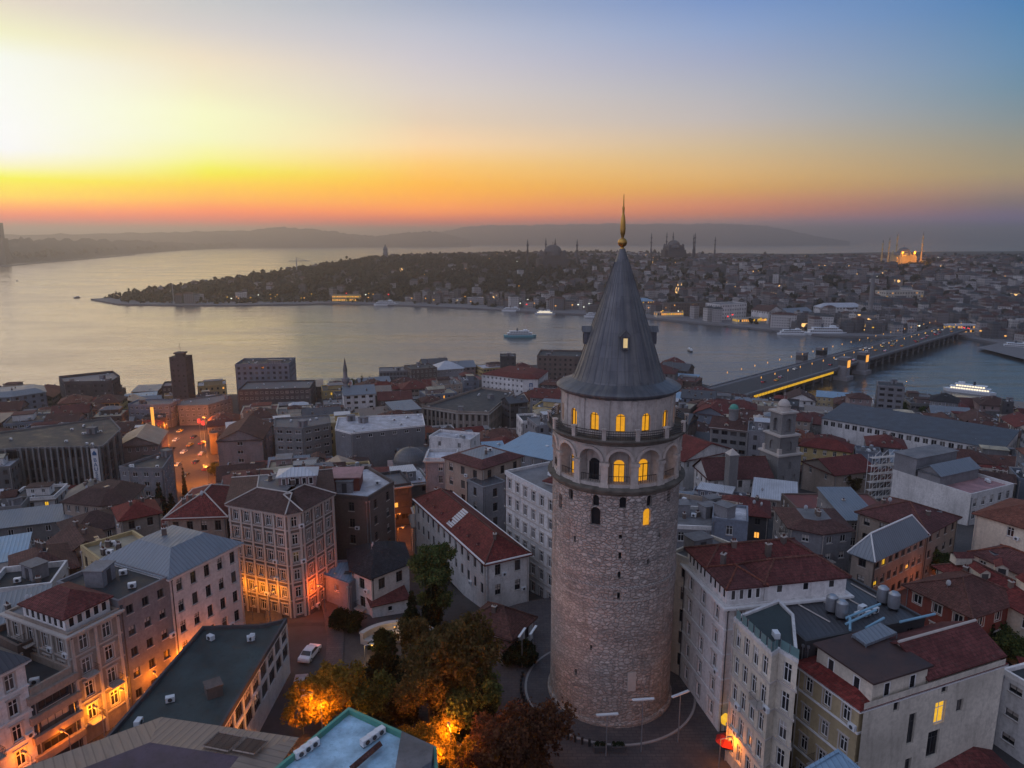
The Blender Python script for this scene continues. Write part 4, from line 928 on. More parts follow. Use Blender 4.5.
# dark flat roofed block beside the lane
P_ = [Vector((p.x, p.y)) for p in (U(100, 748, 8), U(214, 742, 8), U(287, 621, 8), U(262, 627, 8), U(203, 629, 8))]
r_ = house('office_block', 'long block with dark green flat roof and white gridded side along the lane', P_, 8.0, 0, 'white', ('flat', 'flat_green', 0.45, 'plaster_dark'), 2.55, 2.5, (2.15, 2.0), 'd', first=0.4, blind=(0, 2, 3, 4), ends=0.2, bits=(('roof_unit', 5),), cat='office block', group=GB, seed=8, sills=False)
q = MB(r_.location); T0 = Vector((U(262, 680, 8).x, U(262, 680, 8).y)); 
pp = [U(u, v, 8) for u, v in ((218, 700), (236, 690), (246, 668), (228, 672))]; pc_ = U(214, 694, 8); q.prism(squarep(pc_.xy, .6, 1.7, 1.7), 7.9, 9.3); q.prism(squarep(pc_.xy, .6, 1.9, 1.9), 9.3, 9.45); q.build('stair_house', 'plaster_brown', r_)
# broad brown roof and pale blue roof right under the camera
zr = 11.0
O_ = [U(u, v, zr) for u, v in ((12, 776), (160, 721), (292, 741), (250, 800), (60, 830))]
r_ = house('hall', 'broad tan metal roof with two louvred vents, at the bottom left edge', [Vector((p.x, p.y)) for p in O_], zr, 0, 'beige', ('mansard', 'metal_tan', 0.5, 3.6, 'flat_plum'), 3.2, 2.6, (1.2, 1.7), 'd', bits=(), cat='hall', group=GB, seed=9)
for (u0, v0, u1, v1, u2, v2) in ((203, 748, 219, 734, 244, 739), (233, 752, 247, 739, 268, 743)):
    a, b_, c = U(u0, v0, zr + .5), U(u1, v1, zr + .5), U(u2, v2, zr + .5); q = MB(r_.location); e = (c - b_); f = (a - b_)
    for k in range(10): 
        s0 = b_ + f * (k / 10 + 0.02); s1 = b_ + f * ((k + .6) / 10); up = Vector((0, 0, .22))
        q.face([s0 + up, s0 + e + up, s1 + e + up * 1.3, s1 + up * 1.3]); q.face([s1 + up * .2, s1 + e + up * .2, s1 + e + up * 1.3, s1 + up * 1.3])
    q.bar(b_ + up, b_ + e + up, .09); q.bar(a + up, a + e + up, .09); q.bar(b_ + up, a + up, .12); q.bar(b_ + e + up, a + e + up, .09); q.build('louvre', 'metal_tan', r_)
zr = 13.0
O_ = [U(u, v, zr) for u, v in ((255, 790), (349, 712), (436, 752), (440, 800), (350, 830))]; O_ = [Vector((p.x, p.y)) for p in O_]
r_ = house('office_block', 'block with pale blue flat roof and white cooling units below the golden tree', O_, zr, 0, 'bluegrey', ('flat', 'flat_blue', 0.55, 'copper_green'), 3.2, 2.4, (1.2, 1.7), 'd', bits=(), cat='office block', group=GB, seed=10)
q = MB(r_.location); a, b_, c = [U(u, v, zr) for u, v in ((392, 800), (402, 741), (434, 756))]; q.prism([Vector((p.x, p.y)) for p in (a, c, b_)] if False else [Vector((a.x, a.y)), Vector((c.x, c.y - 2)), Vector((c.x, c.y)), Vector((b_.x, b_.y))], zr - .01, zr + 1.1, 0, 1); q.build('roof_extension', ['plaster_bluegrey', 'flat_grey'], r_)
for u, v, k in ((300, 757, 3), (366, 745, 3)):
    for j in range(k):
        p = U(u + j * 7, v - j * 5, zr); link('roof_unit', clutter('roof_unit'), r_, (p.x - r_.location.x, p.y - r_.location.y, zr - r_.location.z), 0.8)
q = MB(r_.location); q.bar(U(352, 768, zr + .5), U(380, 744, zr + .5), .35, 0, 4); q.build('roof_beam', 'tile_brown', r_)
# the chamfered apartment house on the lit corner
P_ = chain([(228, 504), (286, 514), (301, 511), (333, 494)], 17.6, 13)
r_ = house('apartment_house', 'six storey brown house with chamfered corner, lit orange at street level', P_, 17.6, -1, 'brown', ('mansard', 'tile_brown', 1.6, 4.5, 'flat_grey'), 3.0, 1.9, (0.95, 1.7), 'wo', cornice='trim_stone', course=True, pil=True, caps='trim_stone', bits=(('chimney', 3), ('satellite_dish', 1), ('skylight', 2), ('dormer', 0)), group=GB, seed=11)
BUILT_B1 = [p.copy() for p in P_[:4]]
c_ = sum(P_, Vector((0, 0))) / len(P_)
penthouse(r_, squarep(c_ + Vector((1.5, 2.5)), 0.2, 6, 4), 18.6, 2.2, 'pink', 'metal_pale', 0.8, 'hip')
GC = 'buildings on the slope behind the tower'
def H(nm, label, pix, z, depth=None, **k):
    P = rect3(pix, z) if (len(pix) == 3 and depth is None) else chain(pix, z, depth)
    k.setdefault('group', GC); return house(nm, label, P, z, k.pop('base', None), **k)
H('apartment_house', 'old brown house under a red hipped roof, left of the chamfered corner house', [(166, 518), (226, 516)], 13.0, 14, wall='beige', roof=('hip', 'tile_red', 2.6), col=2.2, cornice='trim_stone', caps='trim_stone', win=(1, 1.8), style='d')
r_ = H('apartment_house', 'narrow dark brown block with pale roof terrace, right of the chamfered corner house', [(334, 497), (368, 500), (394, 484)], 13.0, 12, wall='brown', roof=('flat', 'flat_white', 0.6), col=3.2, win=(1.1, 1.7), style='d', lit=0.04)
penthouse(r_, squarep(U(347, 486, 13).xy, 0.1, 5.5, 6), 13, 2.6, 'brick', 'flat_pink', 0.3, 'flat', None)
H('cottage', 'small white house with a black gabled roof and balconies, behind the square trees', [(352, 570), (371, 578), (409, 563)], 6.2, 8, wall='white', roof=('mansard', 'tile_black', 2.4, 3.2), col=2.6, win=(1.3, 1.9), style='d', balc=0.5, base=-1.5, bits=(('satellite_dish', 1),), cat='cottage')
H('cottage', 'small blue grey annexe with a flat roof beside the black roofed cottage', [(324, 576), (349, 585), (367, 572)], 4.6, 5, wall='bluegrey', roof=('flat', 'metal_blue', 0.3), col=2.8, win=(0.9, 1.2), style='w', base=-1, bits=(('skylight', 1),), cat='cottage')
H('shed', 'low red tiled lean to roof in front of the black roofed cottage', [(372, 606), (408, 598)], 1.8, 4.5, wall='white', roof=('shed', 'tile_red', 1.2), win=(0.8, 0.9), rows=1, base=-1, bits=(), cat='shed')
# long white house with the red roof
P_ = rect3([(415, 499), (486, 563), (530, 554)], 8.0)
r_ = house('school_building', 'long white school under a red hipped roof with pale glazed strip', P_, 8.0, -1, 'white', ('hip', 'tile_red', 2.7), 3.5, 2.6, (1.05, 1.9), 'd', cornice='trim_white', caps='tile_orange', bits=(('chimney', 2),), group=GB, seed=14, cat='school')
A, B, C, D = P_; d1 = (B - A).normalized(); m0 = A + (B - A) * 0.47; q = MB(r_.location); w2 = (C - B)
for k in range(9):
    f0, f1 = 0.03 + k * 0.05, 0.03 + k * 0.05 + 0.04
    g = lambda f: Vector(((m0 + w2 * f).x, (m0 + w2 * f).y, 8.08 + 2.7 * f / 0.5 + 0.12))
    a, b_ = g(f0), g(f1); e = Vector((d1.x, d1.y, 0)) * 2.4; q.face([a, a + e, b_ + e, b_])
q.build('glazed_strip', 'metal_pale', r_)
for k in range(7):
    p = A + (B - A) * (0.12 + k * 0.12) + (C - B).normalized() * 1.0; link('dormer', clutter('dormer'), r_, (p.x - r_.location.x, p.y - r_.location.y, 8.2 - r_.location.z), math.atan2(d1.y, d1.x), (0.55, 0.6, 0.55))
H('pavilion', 'low white pavilion under a brown hipped roof, between red roofed school and tower', [(465, 622), (511, 637), (546, 621)], 3.6, wall='white', roof=('hip', 'tile_brown', 2.3), col=2.2, win=(1.3, 2.0), style='d', base=-0.5, caps='tile_orange', bits=(('chimney', 1),), group=GB, cat='pavilion')
H('lean_to', 'dark tiled lean to roof on the left side of the low pavilion', [(458, 629), (503, 650)], 2.4, 3.5, wall='beige', roof=('shed', 'tile_brown', 0.8), win=(1, 1.2), rows=1, base=-0.5, bits=(), group=GB, cat='lean-to')
H('apartment_house', 'tall beige block with dull red roof edge, behind the red roofed school', [(456, 454), (482, 469), (522, 456)], 12, wall='beige', roof=('mansard', 'tile_red', 1.0, 2.5, 'metal_grey'), col=3.6, win=(1.2, 1.8), style='d', base=-6, bits=(('chimney', 1), ('roof_unit', 1)))
H('apartment_house', 'lower grey wing with a flat metal roof, between the school and the white facade', [(483, 488), (507, 482)], 9.5, 6, wall='grey', roof=('flat', 'metal_dark', 0.2), col=3.0, win=(1.1, 1.8), style='d', base=-4, bits=())
H('tower_house', 'square stone house with white roof parapet, left of the tall beige block', [(425, 461), (456, 461)], 5, 8, wall='grey', roof=('flat', 'flat_white', 0.8, 'plaster_white'), col=3.4, win=(1.1, 1.9), style='w', cornice='trim_stone', bits=(('mast', 1),))
r_ = H('apartment_house', 'tall white five storey house with grey windows, directly left of the stone tower', [(505, 473), (556, 499)], 17.5, 10, wall='white', roof=('flat', 'flat_grey', 0.5), col=2.4, fh=3.4, win=(1.1, 1.9), style='wo', course=True, base=-3, bits=(('roof_hatch', 1), ('roof_unit', 2)), blind=(1,), group=GB)
penthouse(r_, squarep(Vector(r_.location[:2]) + Vector((2.5, -1.5)), -0.6, 6, 5), 17.5, 0.7, 'white', 'tile_red', 1.0, 'hip', None)
H('warehouse', 'large pale blue sheet metal roof at the left edge of the tower cone', [(498, 449), (560, 462)], 0, 16, wall='grey', roof=('shed', 'metal_blue', 1.5), col=3, rows=2, detail=False, bits=(('roof_unit', 3),), cat='warehouse')
H('house', 'long white low house with blue roof clutter, left of the blue metal roof', [(429, 438), (470, 442)], -7, 9, wall='white', roof=('flat', 'flat_white', 0.8), col=5, rows=1, detail=False, bits=(('roof_unit', 4), ('water_tank', 2)))
for nm_, pix_, z_, dp_, wl_, rf_, bt_ in (
  ('ochre tinted flat roof with small huts, behind the grey metal hipped roof on the left', [(104, 566), (158, 549)], 13.5, 9, 'yellow', ('flat', 'flat_tan', 0.6), (('roof_unit', 3), ('chimney', 3), ('satellite_dish', 2))),
  ('brown hipped tile roof just left behind the red glazed penthouse', [(14, 580), (76, 566)], 7.5, 11, 'brown', ('hip', 'tile_brown', 2.2), (('chimney', 3), ('skylight', 1))),
  ('brown tile roof with white verges, left of the ochre tinted flat roof', [(60, 560), (112, 547)], 6.5, 10, 'beige', ('gable', 'tile_brown', 2.4), (('chimney', 2), ('skylight', 2))),
  ('low white walled house with a dark terrace at the left picture edge', [(-16, 596), (52, 588)], 8.5, 8, 'white', ('flat', 'flat_dark', 0.9, 'plaster_white'), (('roof_unit', 4), ('roof_hatch', 1), ('chimney', 1))),
  ('pale blue roofed shed at the left picture edge before the office wing', [(-24, 566), (24, 558)], 5.5, 9, 'white', ('shed', 'metal_blue', 1.2), (('roof_unit', 1),)),
  ('small grey house with sheet roofs below the low white walled house', [(-20, 628), (44, 616)], 9.5, 7, 'grey', ('shed', 'metal_grey', 1.3), (('satellite_dish', 2), ('chimney', 1))),
  ('dark brick lower house beside the glazed penthouse gable', [(18, 652), (62, 632)], 11.5, 7, 'brown', ('flat', 'flat_dark', 0.8), (('roof_unit', 2),)),
  ('small reddish roofed house left of the brown chamfer neighbour', [(120, 520), (160, 512)], 2, 9, 'beige', ('hip', 'tile_red', 2), (('chimney', 2),))):
    H('house', nm_, pix_, z_, dp_, wall=wl_, roof=rf_, bits=bt_, col=2.6, rows=2, style='d', base=-4)
# offices and the avenue on the left
P_ = chain([(-60, 456), (18, 449), (103, 447), (121, 430)], -10, 22)
r_ = house('office_building', 'wide grey glass office building with tall fins, left of the avenue', P_, -10, None, 'dark', ('flat', 'flat_dark', 0.5, 'plaster_concrete'), 3.4, 3.0, (2.7, 2.9), 'd', first=0.6, ends=0.3, rows=5, rec=0.12, bits=(('roof_unit', 14), ('roof_hatch', 2), ('mast', 3)), group=GC, seed=21, cat='office', detail=False)
q = MB(r_.location); S0, S1, S2 = P_[1], P_[2], P_[3]
for (a, b_, k) in ((P_[0], S0, 3), (S0, S1, 7), (S1, S2, 3)):
    d = (b_ - a).normalized(); nn = Vector((d.y, -d.x))
    for j in range(k):
        for dx in ((-.9, .9) if a is S0 else (0,)):
            p = a + (b_ - a) * ((j + .5) / k) + d * dx; T = lambda w, p=p, d=d, nn=nn: (p.x + d.x * w[0] + nn.x * w[1], p.y + d.y * w[0] + nn.y * w[1], w[2]); q.box(-.28, .28, -.05, 0.7, -32, -9.6, 0, T)
q.build('fin', 'plaster_concrete', r_)
# sign standing against the corner of the office
d = (S1 - S0).normalized(); nn = Vector((d.y, -d.x)); ps = S1 - d * 2.6 + nn * 0.85; sg = empty('vertical_sign', (ps.x, ps.y, -22.5), math.atan2(d.y, d.x), 'tall white vertical sign with blue letters on the grey glass office', 'sign')
q = MB(); q.box(-1.1, 1.1, -.12, .12, -1, 12.2); q.build('sign_board', 'trim_white', sg)
b = NB('sign_blue'); b.bsdf((0.03, 0.10, 0.22), 0.6)
for k, ch in enumerate('BAUSEM'):
    cu = bpy.data.curves.new('letter', 'FONT'); cu.body = ch; cu.size = 1.9; cu.extrude = 0.03; cu.align_x = 'CENTER'; o = bpy.data.objects.new('letter', cu); COL.objects.link(o)
    dg = bpy.context.evaluated_depsgraph_get(); me = bpy.data.meshes.new_from_object(o.evaluated_get(dg)); bpy.data.objects.remove(o); me.materials.clear(); me.materials.append(MAT['sign_blue'])
    lo = link('letter', me, sg, (0, -.16, 7.6 - k * 1.62)); lo.rotation_euler = (math.pi / 2, 0, 0)
q = MB(); q.face([(-.7, -.16, 9.9), (.7, -.16, 9.9), (.7, -.16, 10.7), (0, -.16, 11.6), (-.7, -.16, 10.7)]); q.build('emblem', 'sign_blue', sg)
H('office_wing', 'low grey wing with a long sloping metal roof in front of the glass office', [(-40, 533), (76, 519)], -13, 9, wall='concrete', roof=('shed', 'metal_grey', 1.6), col=4, win=(1.3, 1.6), rows=2, detail=False, bits=(), cat='office')
H('house', 'tan roofed hall with a hipped gable, right of the grey office wing', [(100, 506), (128, 503), (144, 486)], -9, 12, wall='beige', roof=('mansard', 'tile_brown', 3.0, 4.5), rows=2, detail=False, bits=(('skylight', 1),))
H('house', 'lower tan roofed hall in front of the hipped gable hall', [(70, 537), (132, 522)], -9, 12, wall='beige', roof=('hip', 'tile_brown', 3.0), rows=2, detail=False, bits=(('chimney', 2),))
H('office_block', 'grey office block with roof tanks, right of the glass office and beside the avenue', [(128, 470), (163, 470), (173, 455)], -13, 4, wall='grey', roof=('flat', 'flat_dark', 0.8), win=(1.6, 1.5), col=3, bits=(('roof_unit', 5), ('roof_hatch', 1)), detail=False, cat='office block')
H('house', 'narrow dark house at the left kerb of the avenue, behind the grey office block', [(140, 459), (167, 457)], -22, 12, wall='brown', roof=('flat', 'flat_dark', 0.6), detail=False, rows=2, bits=(('roof_unit', 3),))
H('house', 'dull pink hall with a shallow gable roof, left of the avenue behind the glass office', [(116, 447), (158, 444)], -18, 20, wall='pink', roof=('gable', 'metal_tan', 3.5), detail=False, rows=1, bits=())
H('house', 'pinkish gable ended block with three stacked windows, right of the avenue', [(217, 441), (262, 439)], -17, 24, wall='pink', roof=('gable', 'tile_brown', 4.0), detail=False, col=9, win=(2.2, 1.5), fh=3.4, bits=(('satellite_dish', 1),))
H('house', 'narrow concrete stair block against the pinkish gable', [(247, 441), (264, 438)], -18, 6, wall='concrete', roof=('flat', 'flat_grey', 0.4), rows=0, bits=())
H('office_block', 'grey concrete slab with pale window bands, right of the pinkish gable', [(274, 428), (303, 429), (331, 424)], -12, 14, wall='concrete', roof=('flat', 'flat_grey', 0.6), win=(2.3, 1.3), col=2.8, detail=False, bits=(('roof_unit', 4), ('roof_hatch', 1)), cat='office block')
H('office_block', 'long low grey block with a white roof edge, behind the domed mosque', [(335, 430), (351, 434), (425, 426)], -11, 18, wall='grey', roof=('flat', 'flat_white', 0.5, 'plaster_white'), win=(1.6, 1.2), col=4.5, rows=1, detail=False, bits=(('roof_unit', 8), ('roof_hatch', 2)), cat='office block')
# along the near shore
def far_block(nm, label, pix, y, depth, wall, roof, **k):
    z = at_y(*pix[0], y).z; P = [Vector(at_y(u, v, y)[:2]) if i == 0 else Vector(U(u, v, z)[:2]) for i, (u, v) in enumerate(pix)]
    d = (P[-1] - P[0]).normalized(); n = Vector((-d.y, d.x)) * depth; k.setdefault('group', 'buildings along the near shore')
    return house(nm, label, P + [P[-1] + n, P[0] + n], z, None, wall, roof, detail=False, **k)
r_ = far_block('office_block', 'dark waterfront block with a lit rooftop storey, right of the slim shore tower', [(235, 366), (289, 365)], 440, 22, 'bluegrey', ('flat', 'flat_dark', 1.2), win=(1.6, 1.6), col=3.4, rows=3, style='d', bits=(('roof_unit', 10), ('mast', 3)), cat='office block')
penthouse(r_, squarep(Vector(r_.location[:2]) + Vector((8, -6)), 0, 9, 2), r_['z_top'] if 'z_top' in r_ else BUILT[-1]['z1'] - 1.2, 2.6, 'dark', 'flat_tan', 0, 'flat', (1.2, 1.4), 1.6)
r_ = far_block('shore_tower', 'slim dark tower standing alone at the shore with a small mast', [(169, 358), (185, 358)], 430, 10, 'dark', ('flat', 'flat_dark', 0.4), win=(1.2, 1.3), col=2.4, style='d', bits=(('mast', 1),), cat='tower')
q = MB(r_.location); z_ = BUILT[-1]['z1']; c_ = Vector(r_.location[:2]); q.prism(squarep(c_, 0, 4.5, 4.5), z_ - .5, z_ + 1.6); q.prism(squarep(c_, 0, 6, 6), z_ + 1.6, z_ + 2.4); q.bar((c_.x, c_.y, z_ + 2), (c_.x, c_.y, z_ + 8), .12); q.build('lookout', 'plaster_dark', r_)
far_block('hotel', 'broad dark waterfront hotel with a stepped roof storey, left of the slim shore tower', [(64, 384), (112, 383), (120, 378)], 420, 22, 'dark', ('flat', 'flat_grey', 1.5, 'plaster_dark'), win=(1.5, 1.5), col=3.3, style='d', bits=(('roof_unit', 8), ('roof_hatch', 3)), cat='hotel')
far_block('office_block', 'dark block with a sloping pale roof at the far left of the waterfront', [(-20, 399), (12, 397), (46, 392)], 400, 22, 'bluegrey', ('mansard', 'metal_grey', 2.5, 5), win=(1.5, 1.5), col=3.4, style='d', cat='office block')
far_block('office_block', 'pale block closing the far end of the avenue', [(178, 407), (208, 406), (232, 399)], 385, 14, 'concrete', ('flat', 'flat_grey', 0.8), win=(1.6, 1.5), rows=3, cat='office block')
far_block('office_block', 'grey block left of the avenue end below the slim shore tower', [(128, 405), (150, 406), (170, 405)], 380, 12, 'bluegrey', ('flat', 'flat_grey', 0.7), win=(1.6, 1.4), rows=3, cat='office block')
far_block('office_block', 'grey six storey block at the right shore before the water', [(878, 386), (905, 388)], 395, 13, 'grey', ('flat', 'flat_dark', 0.6), win=(2.6, 1.5), col=3.6, rows=4, style='d', cat='office block', bits=(('mast', 2), ('roof_hatch', 1)))
far_block('house', 'small reddish brown roofed house at the right shore, left of the grey block', [(850, 398), (872, 399)], 398, 10, 'pink', ('hip', 'tile_brown', 2.2), rows=2, cat='house')
far_block('house', 'dark steep roofed shed at the right shore under the lit ferry', [(930, 400), (958, 403)], 385, 14, 'grey', ('hip', 'tile_black', 3.5), rows=1, cat='shed')
far_block('house', 'small dark cube like house near the right edge of the shore', [(1003, 402), (1014, 403)], 385, 7, 'dark', ('flat', 'flat_dark', 0.5), rows=2, style='d', cat='house')
far_block('warehouse', 'long dark shore warehouse below the lit rooftop block', [(238, 391), (310, 389)], 405, 24, 'dark', ('flat', 'flat_grey', 0.8), win=(1.6, 1.4), rows=2, cat='warehouse', bits=(('roof_unit', 8),))
far_block('office_block', 'office with teal lit glass top floors on the shore, centre left', [(379, 372), (410, 371)], 500, 16, 'grey', ('flat', 'flat_grey', 0.5), win=(1.8, 2.2), col=2.2, rows=2, lit=0.0, cat='office block')
tl = BUILT[-1]['root']
for ch in KIDS.get(tl.name, []):
    if ch.name.startswith('window'): ch.data = SIMPLE.setdefault('teal', (lambda m: (m.materials.clear(), m.materials.append(MAT['trim_dark']), m.materials.append(MAT['lit_teal']), m)[-1])(ch.data.copy()))
far_block('office_block', 'dark red brown block right of the teal lit office', [(411, 370), (437, 368)], 495, 18, 'brown', ('flat', 'flat_dark', 0.5), win=(1.4, 1.6), cat='office block')
far_block('hall', 'pale hall with a swept metal roof on the shore, centre', [(437, 370), (464, 368)], 505, 18, 'grey', ('hip', 'metal_pale', 4.5), rows=1, bits=(), cat='hall')
far_block('office_block', 'black cube like block on the shore, centre', [(500, 357), (516, 357)], 500, 12, 'dark', ('flat', 'flat_dark', 0.5), win=(1.4, 1.4), style='d', cat='office block')
far_block('office_block', 'large dark plum coloured block on the shore, close left of the lead cone', [(537, 357), (584, 358)], 470, 26, 'brown', ('flat', 'flat_dark', 1.0), win=(1.4, 1.6), col=3.2, style='d', cat='office block')
r_ = far_block('hotel', 'white sided hotel with painted name on its blank wall, left of the cone', [(524, 379), (538, 379), (548, 371)], 420, 30, 'white', ('mansard', 'tile_red', 2.0, 5), win=(1.3, 1.5), col=2.8, cat='hotel', blind=(0,))
P_ = BUILT[-1]['poly']; z_ = BUILT[-1]['z1'] - 2; q = MB(r_.location); a = (P_[0] + P_[1]) / 2; d = (P_[1] - P_[0]).normalized(); nn = Vector((d.y, -d.x))
T = lambda w: (a.x + d.x * w[0] + nn.x * w[1], a.y + d.y * w[0] + nn.y * w[1], z_ + w[2])
for k in range(3):
    z1 = -2.5 - k * 3.2; q.box(-1, -.4, .02, .09, z1 - 2.4, z1, 0, T); q.box(.4, 1, .02, .09, z1 - 2.4, z1, 0, T); q.box(-.4, .4, .02, .09, z1 - (1.5 if k == 1 else .5), z1 - (.9 if k == 1 else 0), 0, T)
q.build('painted_name', 'sign_blue', r_)
H('bank_building', 'grand stone building with tall columns and arched windows facing the city, centre', [(457, 413), (489, 414), (514, 393)], -28, 22, wall='beige', roof=('flat', 'flat_dark', 1.2), col=2.6, win=(1.3, 3.2), fh=5, style='d', pil=True, cornice='trim_stone', detail=False, bits=(('roof_unit', 6), ('roof_hatch', 2)), cat='bank')
# ------------------------------------------------------------------ right of the tower
H('apartment_house', 'cream house with two columns of dark windows, squeezed behind the tower on its right', [(671, 554), (699, 566)], 17.5, 9, wall='cream', roof=('flat', 'flat_grey', 0.4), col=2.0, fh=3.3, win=(1.0, 1.9), style='d', base=-1, bits=(('roof_hatch', 1), ('mast', 1)), group=GB, seed=31)
P_ = rect3([(698, 547), (727, 589), (850, 577)], 19.2)
r_ = house('apartment_house', 'white corner house with a glazed attic under dark red hipped roofs, right of the tower', P_, 16.8, -0.5, 'white', ('flat', 'flat_grey', 0.2), 3.3, 2.7, (1.05, 1.9), 'wo', cornice='trim_white', course=True, bits=(), group=GB, seed=32)
A, B, C, D = [Vector((p.x, p.y)) for p in poly_offset(P_, -0.25)]
if (B - A).cross(C - B) if False else True:
    e1 = (B - A); e2 = (C - B)
    penthouse(r_, [A + e2 * 0, A + e1 * .52, A + e1 * .52 + e2 * .98, A + e2 * .98], 16.8, 2.5, 'white', 'tile_red', 1.5, 'hip', (0.7, 1.4), 1.0, 'tile_orange')
    penthouse(r_, [A + e1 * .53, A + e1 * 1.0, A + e1 * 1.0 + e2 * .30, A + e1 * .53 + e2 * .30], 16.8, 2.5, 'white', 'tile_red', 1.3, 'hip', (0.7, 1.4), 1.0, 'tile_orange')
    penthouse(r_, [A + e1 * .53 + e2 * .305, A + e1 * 1.0 + e2 * .305, A + e1 * 1.0 + e2, A + e1 * .53 + e2], 16.8, 2.6, 'white', 'tile_red', 1.6, 'hip', (0.9, 1.1), 3.2, 'tile_orange')
for k, (a, b_) in enumerate(((.3, .3), (.45, .55), (.3, .75), (.6, .1))):
    p = A + e1 * a + e2 * b_; link('chimney', clutter('chimney'), r_, (p.x - r_.location.x, p.y - r_.location.y, 20.4 - r_.location.z), 0.3 * k)
# cream house with the glass roof terrace
P_ = [Vector((p.x, p.y)) for p in (U(734, 619, 18.0), U(772, 655, 18.0), U(779, 651, 18.0), U(798, 662, 18.0))]
P_ = P_ + [P_[3] + Vector((3.0, 9.0)), P_[0] + Vector((6.5, 4.0))]
r_ = house('apartment_house', 'cream house with many tall windows, iron balconies and a glass railed roof terrace, lower right', P_, 18.0, 0, 'cream', ('flat', 'flat_green', 0.25, 'plaster_white'), 3.35, 1.6, (1.0, 2.2), 'w', cornice=None, course=True, balc=0.3, bits=(('roof_unit', 1),), blind=(3, 4, 5), group=GB, seed=33, ends=0.7)
q = MB(r_.location); b = NB('terrace_glass'); b.bsdf((0.12, 0.2, 0.2), 0.1, 0.5)
for a, c in zip(P_[:4], P_[1:4]):
    n_ = max(2, int((c - a).length / 1.2))
    for i in range(n_):
        s0 = a + (c - a) * (i / n_ + 0.02); s1 = a + (c - a) * ((i + 1) / n_ - 0.02); d = (s1 - s0).normalized(); o_ = Vector((-d.y, d.x)) * 0.15; s0 = s0 + o_; s1 = s1 + o_
        q.face([(s0.x, s0.y, 18.25), (s1.x, s1.y, 18.25), (s1.x, s1.y, 19.3), (s0.x, s0.y, 19.3)], 0); q.bar((s0.x, s0.y, 18.2), (s0.x, s0.y, 19.35), .03, 1)
q.build('glass_railing', ['terrace_glass', 'steel'], r_)
# yellow house with a tile skirt and set back attic
P_ = [Vector((p.x, p.y)) for p in (U(799, 664, 14.8), U(860, 708, 14.8), U(1001, 663, 14.8))]; P_ = P_ + [P_[2] + (P_[0] - P_[1]), ]
r_ = house('apartment_house', 'ochre yellow house with white shuttered windows and a red tile skirt roof, lower right', P_, 14.8, 0, 'yellow', ('mansard', 'tile_red', 0.9, 2.3, 'flat_brown'), 3.5, 2.3, (0.95, 1.7), 'wo', cornice='trim_white', course=True, balc=0.25, blind=(1, 2, 3), bits=(), group=GB, seed=34)
A, B, C, D = P_; e1 = B - A; e2 = C - B
# pale end wall of that house: proud skin, dark slots and one lit window
d = e2.normalized(); nn = Vector((d.y, -d.x)); L = e2.length
sk = MB(r_.location); mp = lambda s, t, dd: (B.x + d.x * s - nn.x * (dd - .45), B.y + d.y * s - nn.y * (dd - .45), t)
ops = [(L * .32, L * .32 + 1.0, 9.0, 12.6), (L * .33, L * .33 + .9, 5.5, 7.3), (L * .475, L * .475 + 1.7, 6.5, 9.6), (L * .50, L * .50 + 1.6, 10.3, 12.9), (L * .66, L * .66 + 1.0, 10.9, 12.4), (L * .53, L * .53 + .9, 13.8, 14.8), (L * .2, L * .2 + .8, 13.5, 14.7)]
facade(sk, mp, 0, L, -1, 15.6, ops, 0.35); sk.build('end_wall', 'plaster_cream', r_)
q = MB(r_.location)
for i, o in enumerate(ops):
    lit = i == 3; w = win_mesh(o[1] - o[0], o[3] - o[2], 'd' if not lit else 'w', 1 if lit else False); f = link('window', w[0], r_, Vector(mp(o[0], o[2], .22)) - Vector(r_.location), math.atan2(d.y, d.x)); link('pane', w[1], f)
ins = lambda f, g: A + e1 * f + e2 * g
penthouse(r_, [ins(.12, .07), ins(1.0, .07), ins(1.0, .44), ins(.12, .44)][:], 15.0, 2.2, 'cream', 'flat_brown', 0, 'flat', (0.9, 1.6), 3.0)
penthouse(r_, [ins(.15, .45), ins(1.0, .45), ins(1.0, .99), ins(.15, .99)], 14.8, 1.2, 'cream', 'tile_red', 2.0, 'gable', None, 3, 'trim_stone')
# dark sheet metal roofs with tanks
P_ = [Vector((p.x, p.y)) for p in (U(762, 604, 16.6), U(806, 642, 16.6), U(925, 618, 16.6), U(846, 575, 16.6))]
r_ = house('workshop', 'dark metal roof crowded with steel tanks and blue pipes, above the ochre house', P_, 16.4, 0, 'dark', ('flat', 'metal_dark', 0.3, 'trim_dark'), 3.3, 3, (1.1, 1.6), 'd', bits=(), group=GB, seed=35, cat='workshop')
for u, v in ((831, 612), (841, 618), (882, 603), (893, 609)):
    p = U(u, v, 16.5); link('water_tank', clutter('water_tank'), r_, (p.x - r_.location.x, p.y - r_.location.y, 16.4 - r_.location.z), 0.4, (1.05, 1.05, 1.3))
q = MB(r_.location)
for (u0, v0, u1, v1) in ((846, 624, 876, 610), (846, 618, 880, 604), (850, 630, 850, 618), (900, 622, 935, 614), (866, 628, 884, 618)): q.bar(U(u0, v0, 17.2), U(u1, v1, 17.2), .15, 0, 8)
q.build('pipe', 'pipe_blue', r_)
for u, v in ((858, 618), (866, 616), (874, 613), (862, 611)):
    p = U(u, v, 16.4); link('roof_unit', clutter('roof_unit'), r_, (p.x - r_.location.x, p.y - r_.location.y, 16.4 - r_.location.z), 0.5)
q = MB(r_.location); pp = [U(u, v, 17.6) for u, v in ((852, 636), (866, 646), (897, 634), (880, 624))]; q.prism([Vector((p.x, p.y)) for p in pp], 17.5, 17.8, 0, None, True)
for p in pp: q.bar((p.x, p.y, 16.3), (p.x, p.y, 17.6), .06)
q.build('canopy', 'metal_grey', r_)
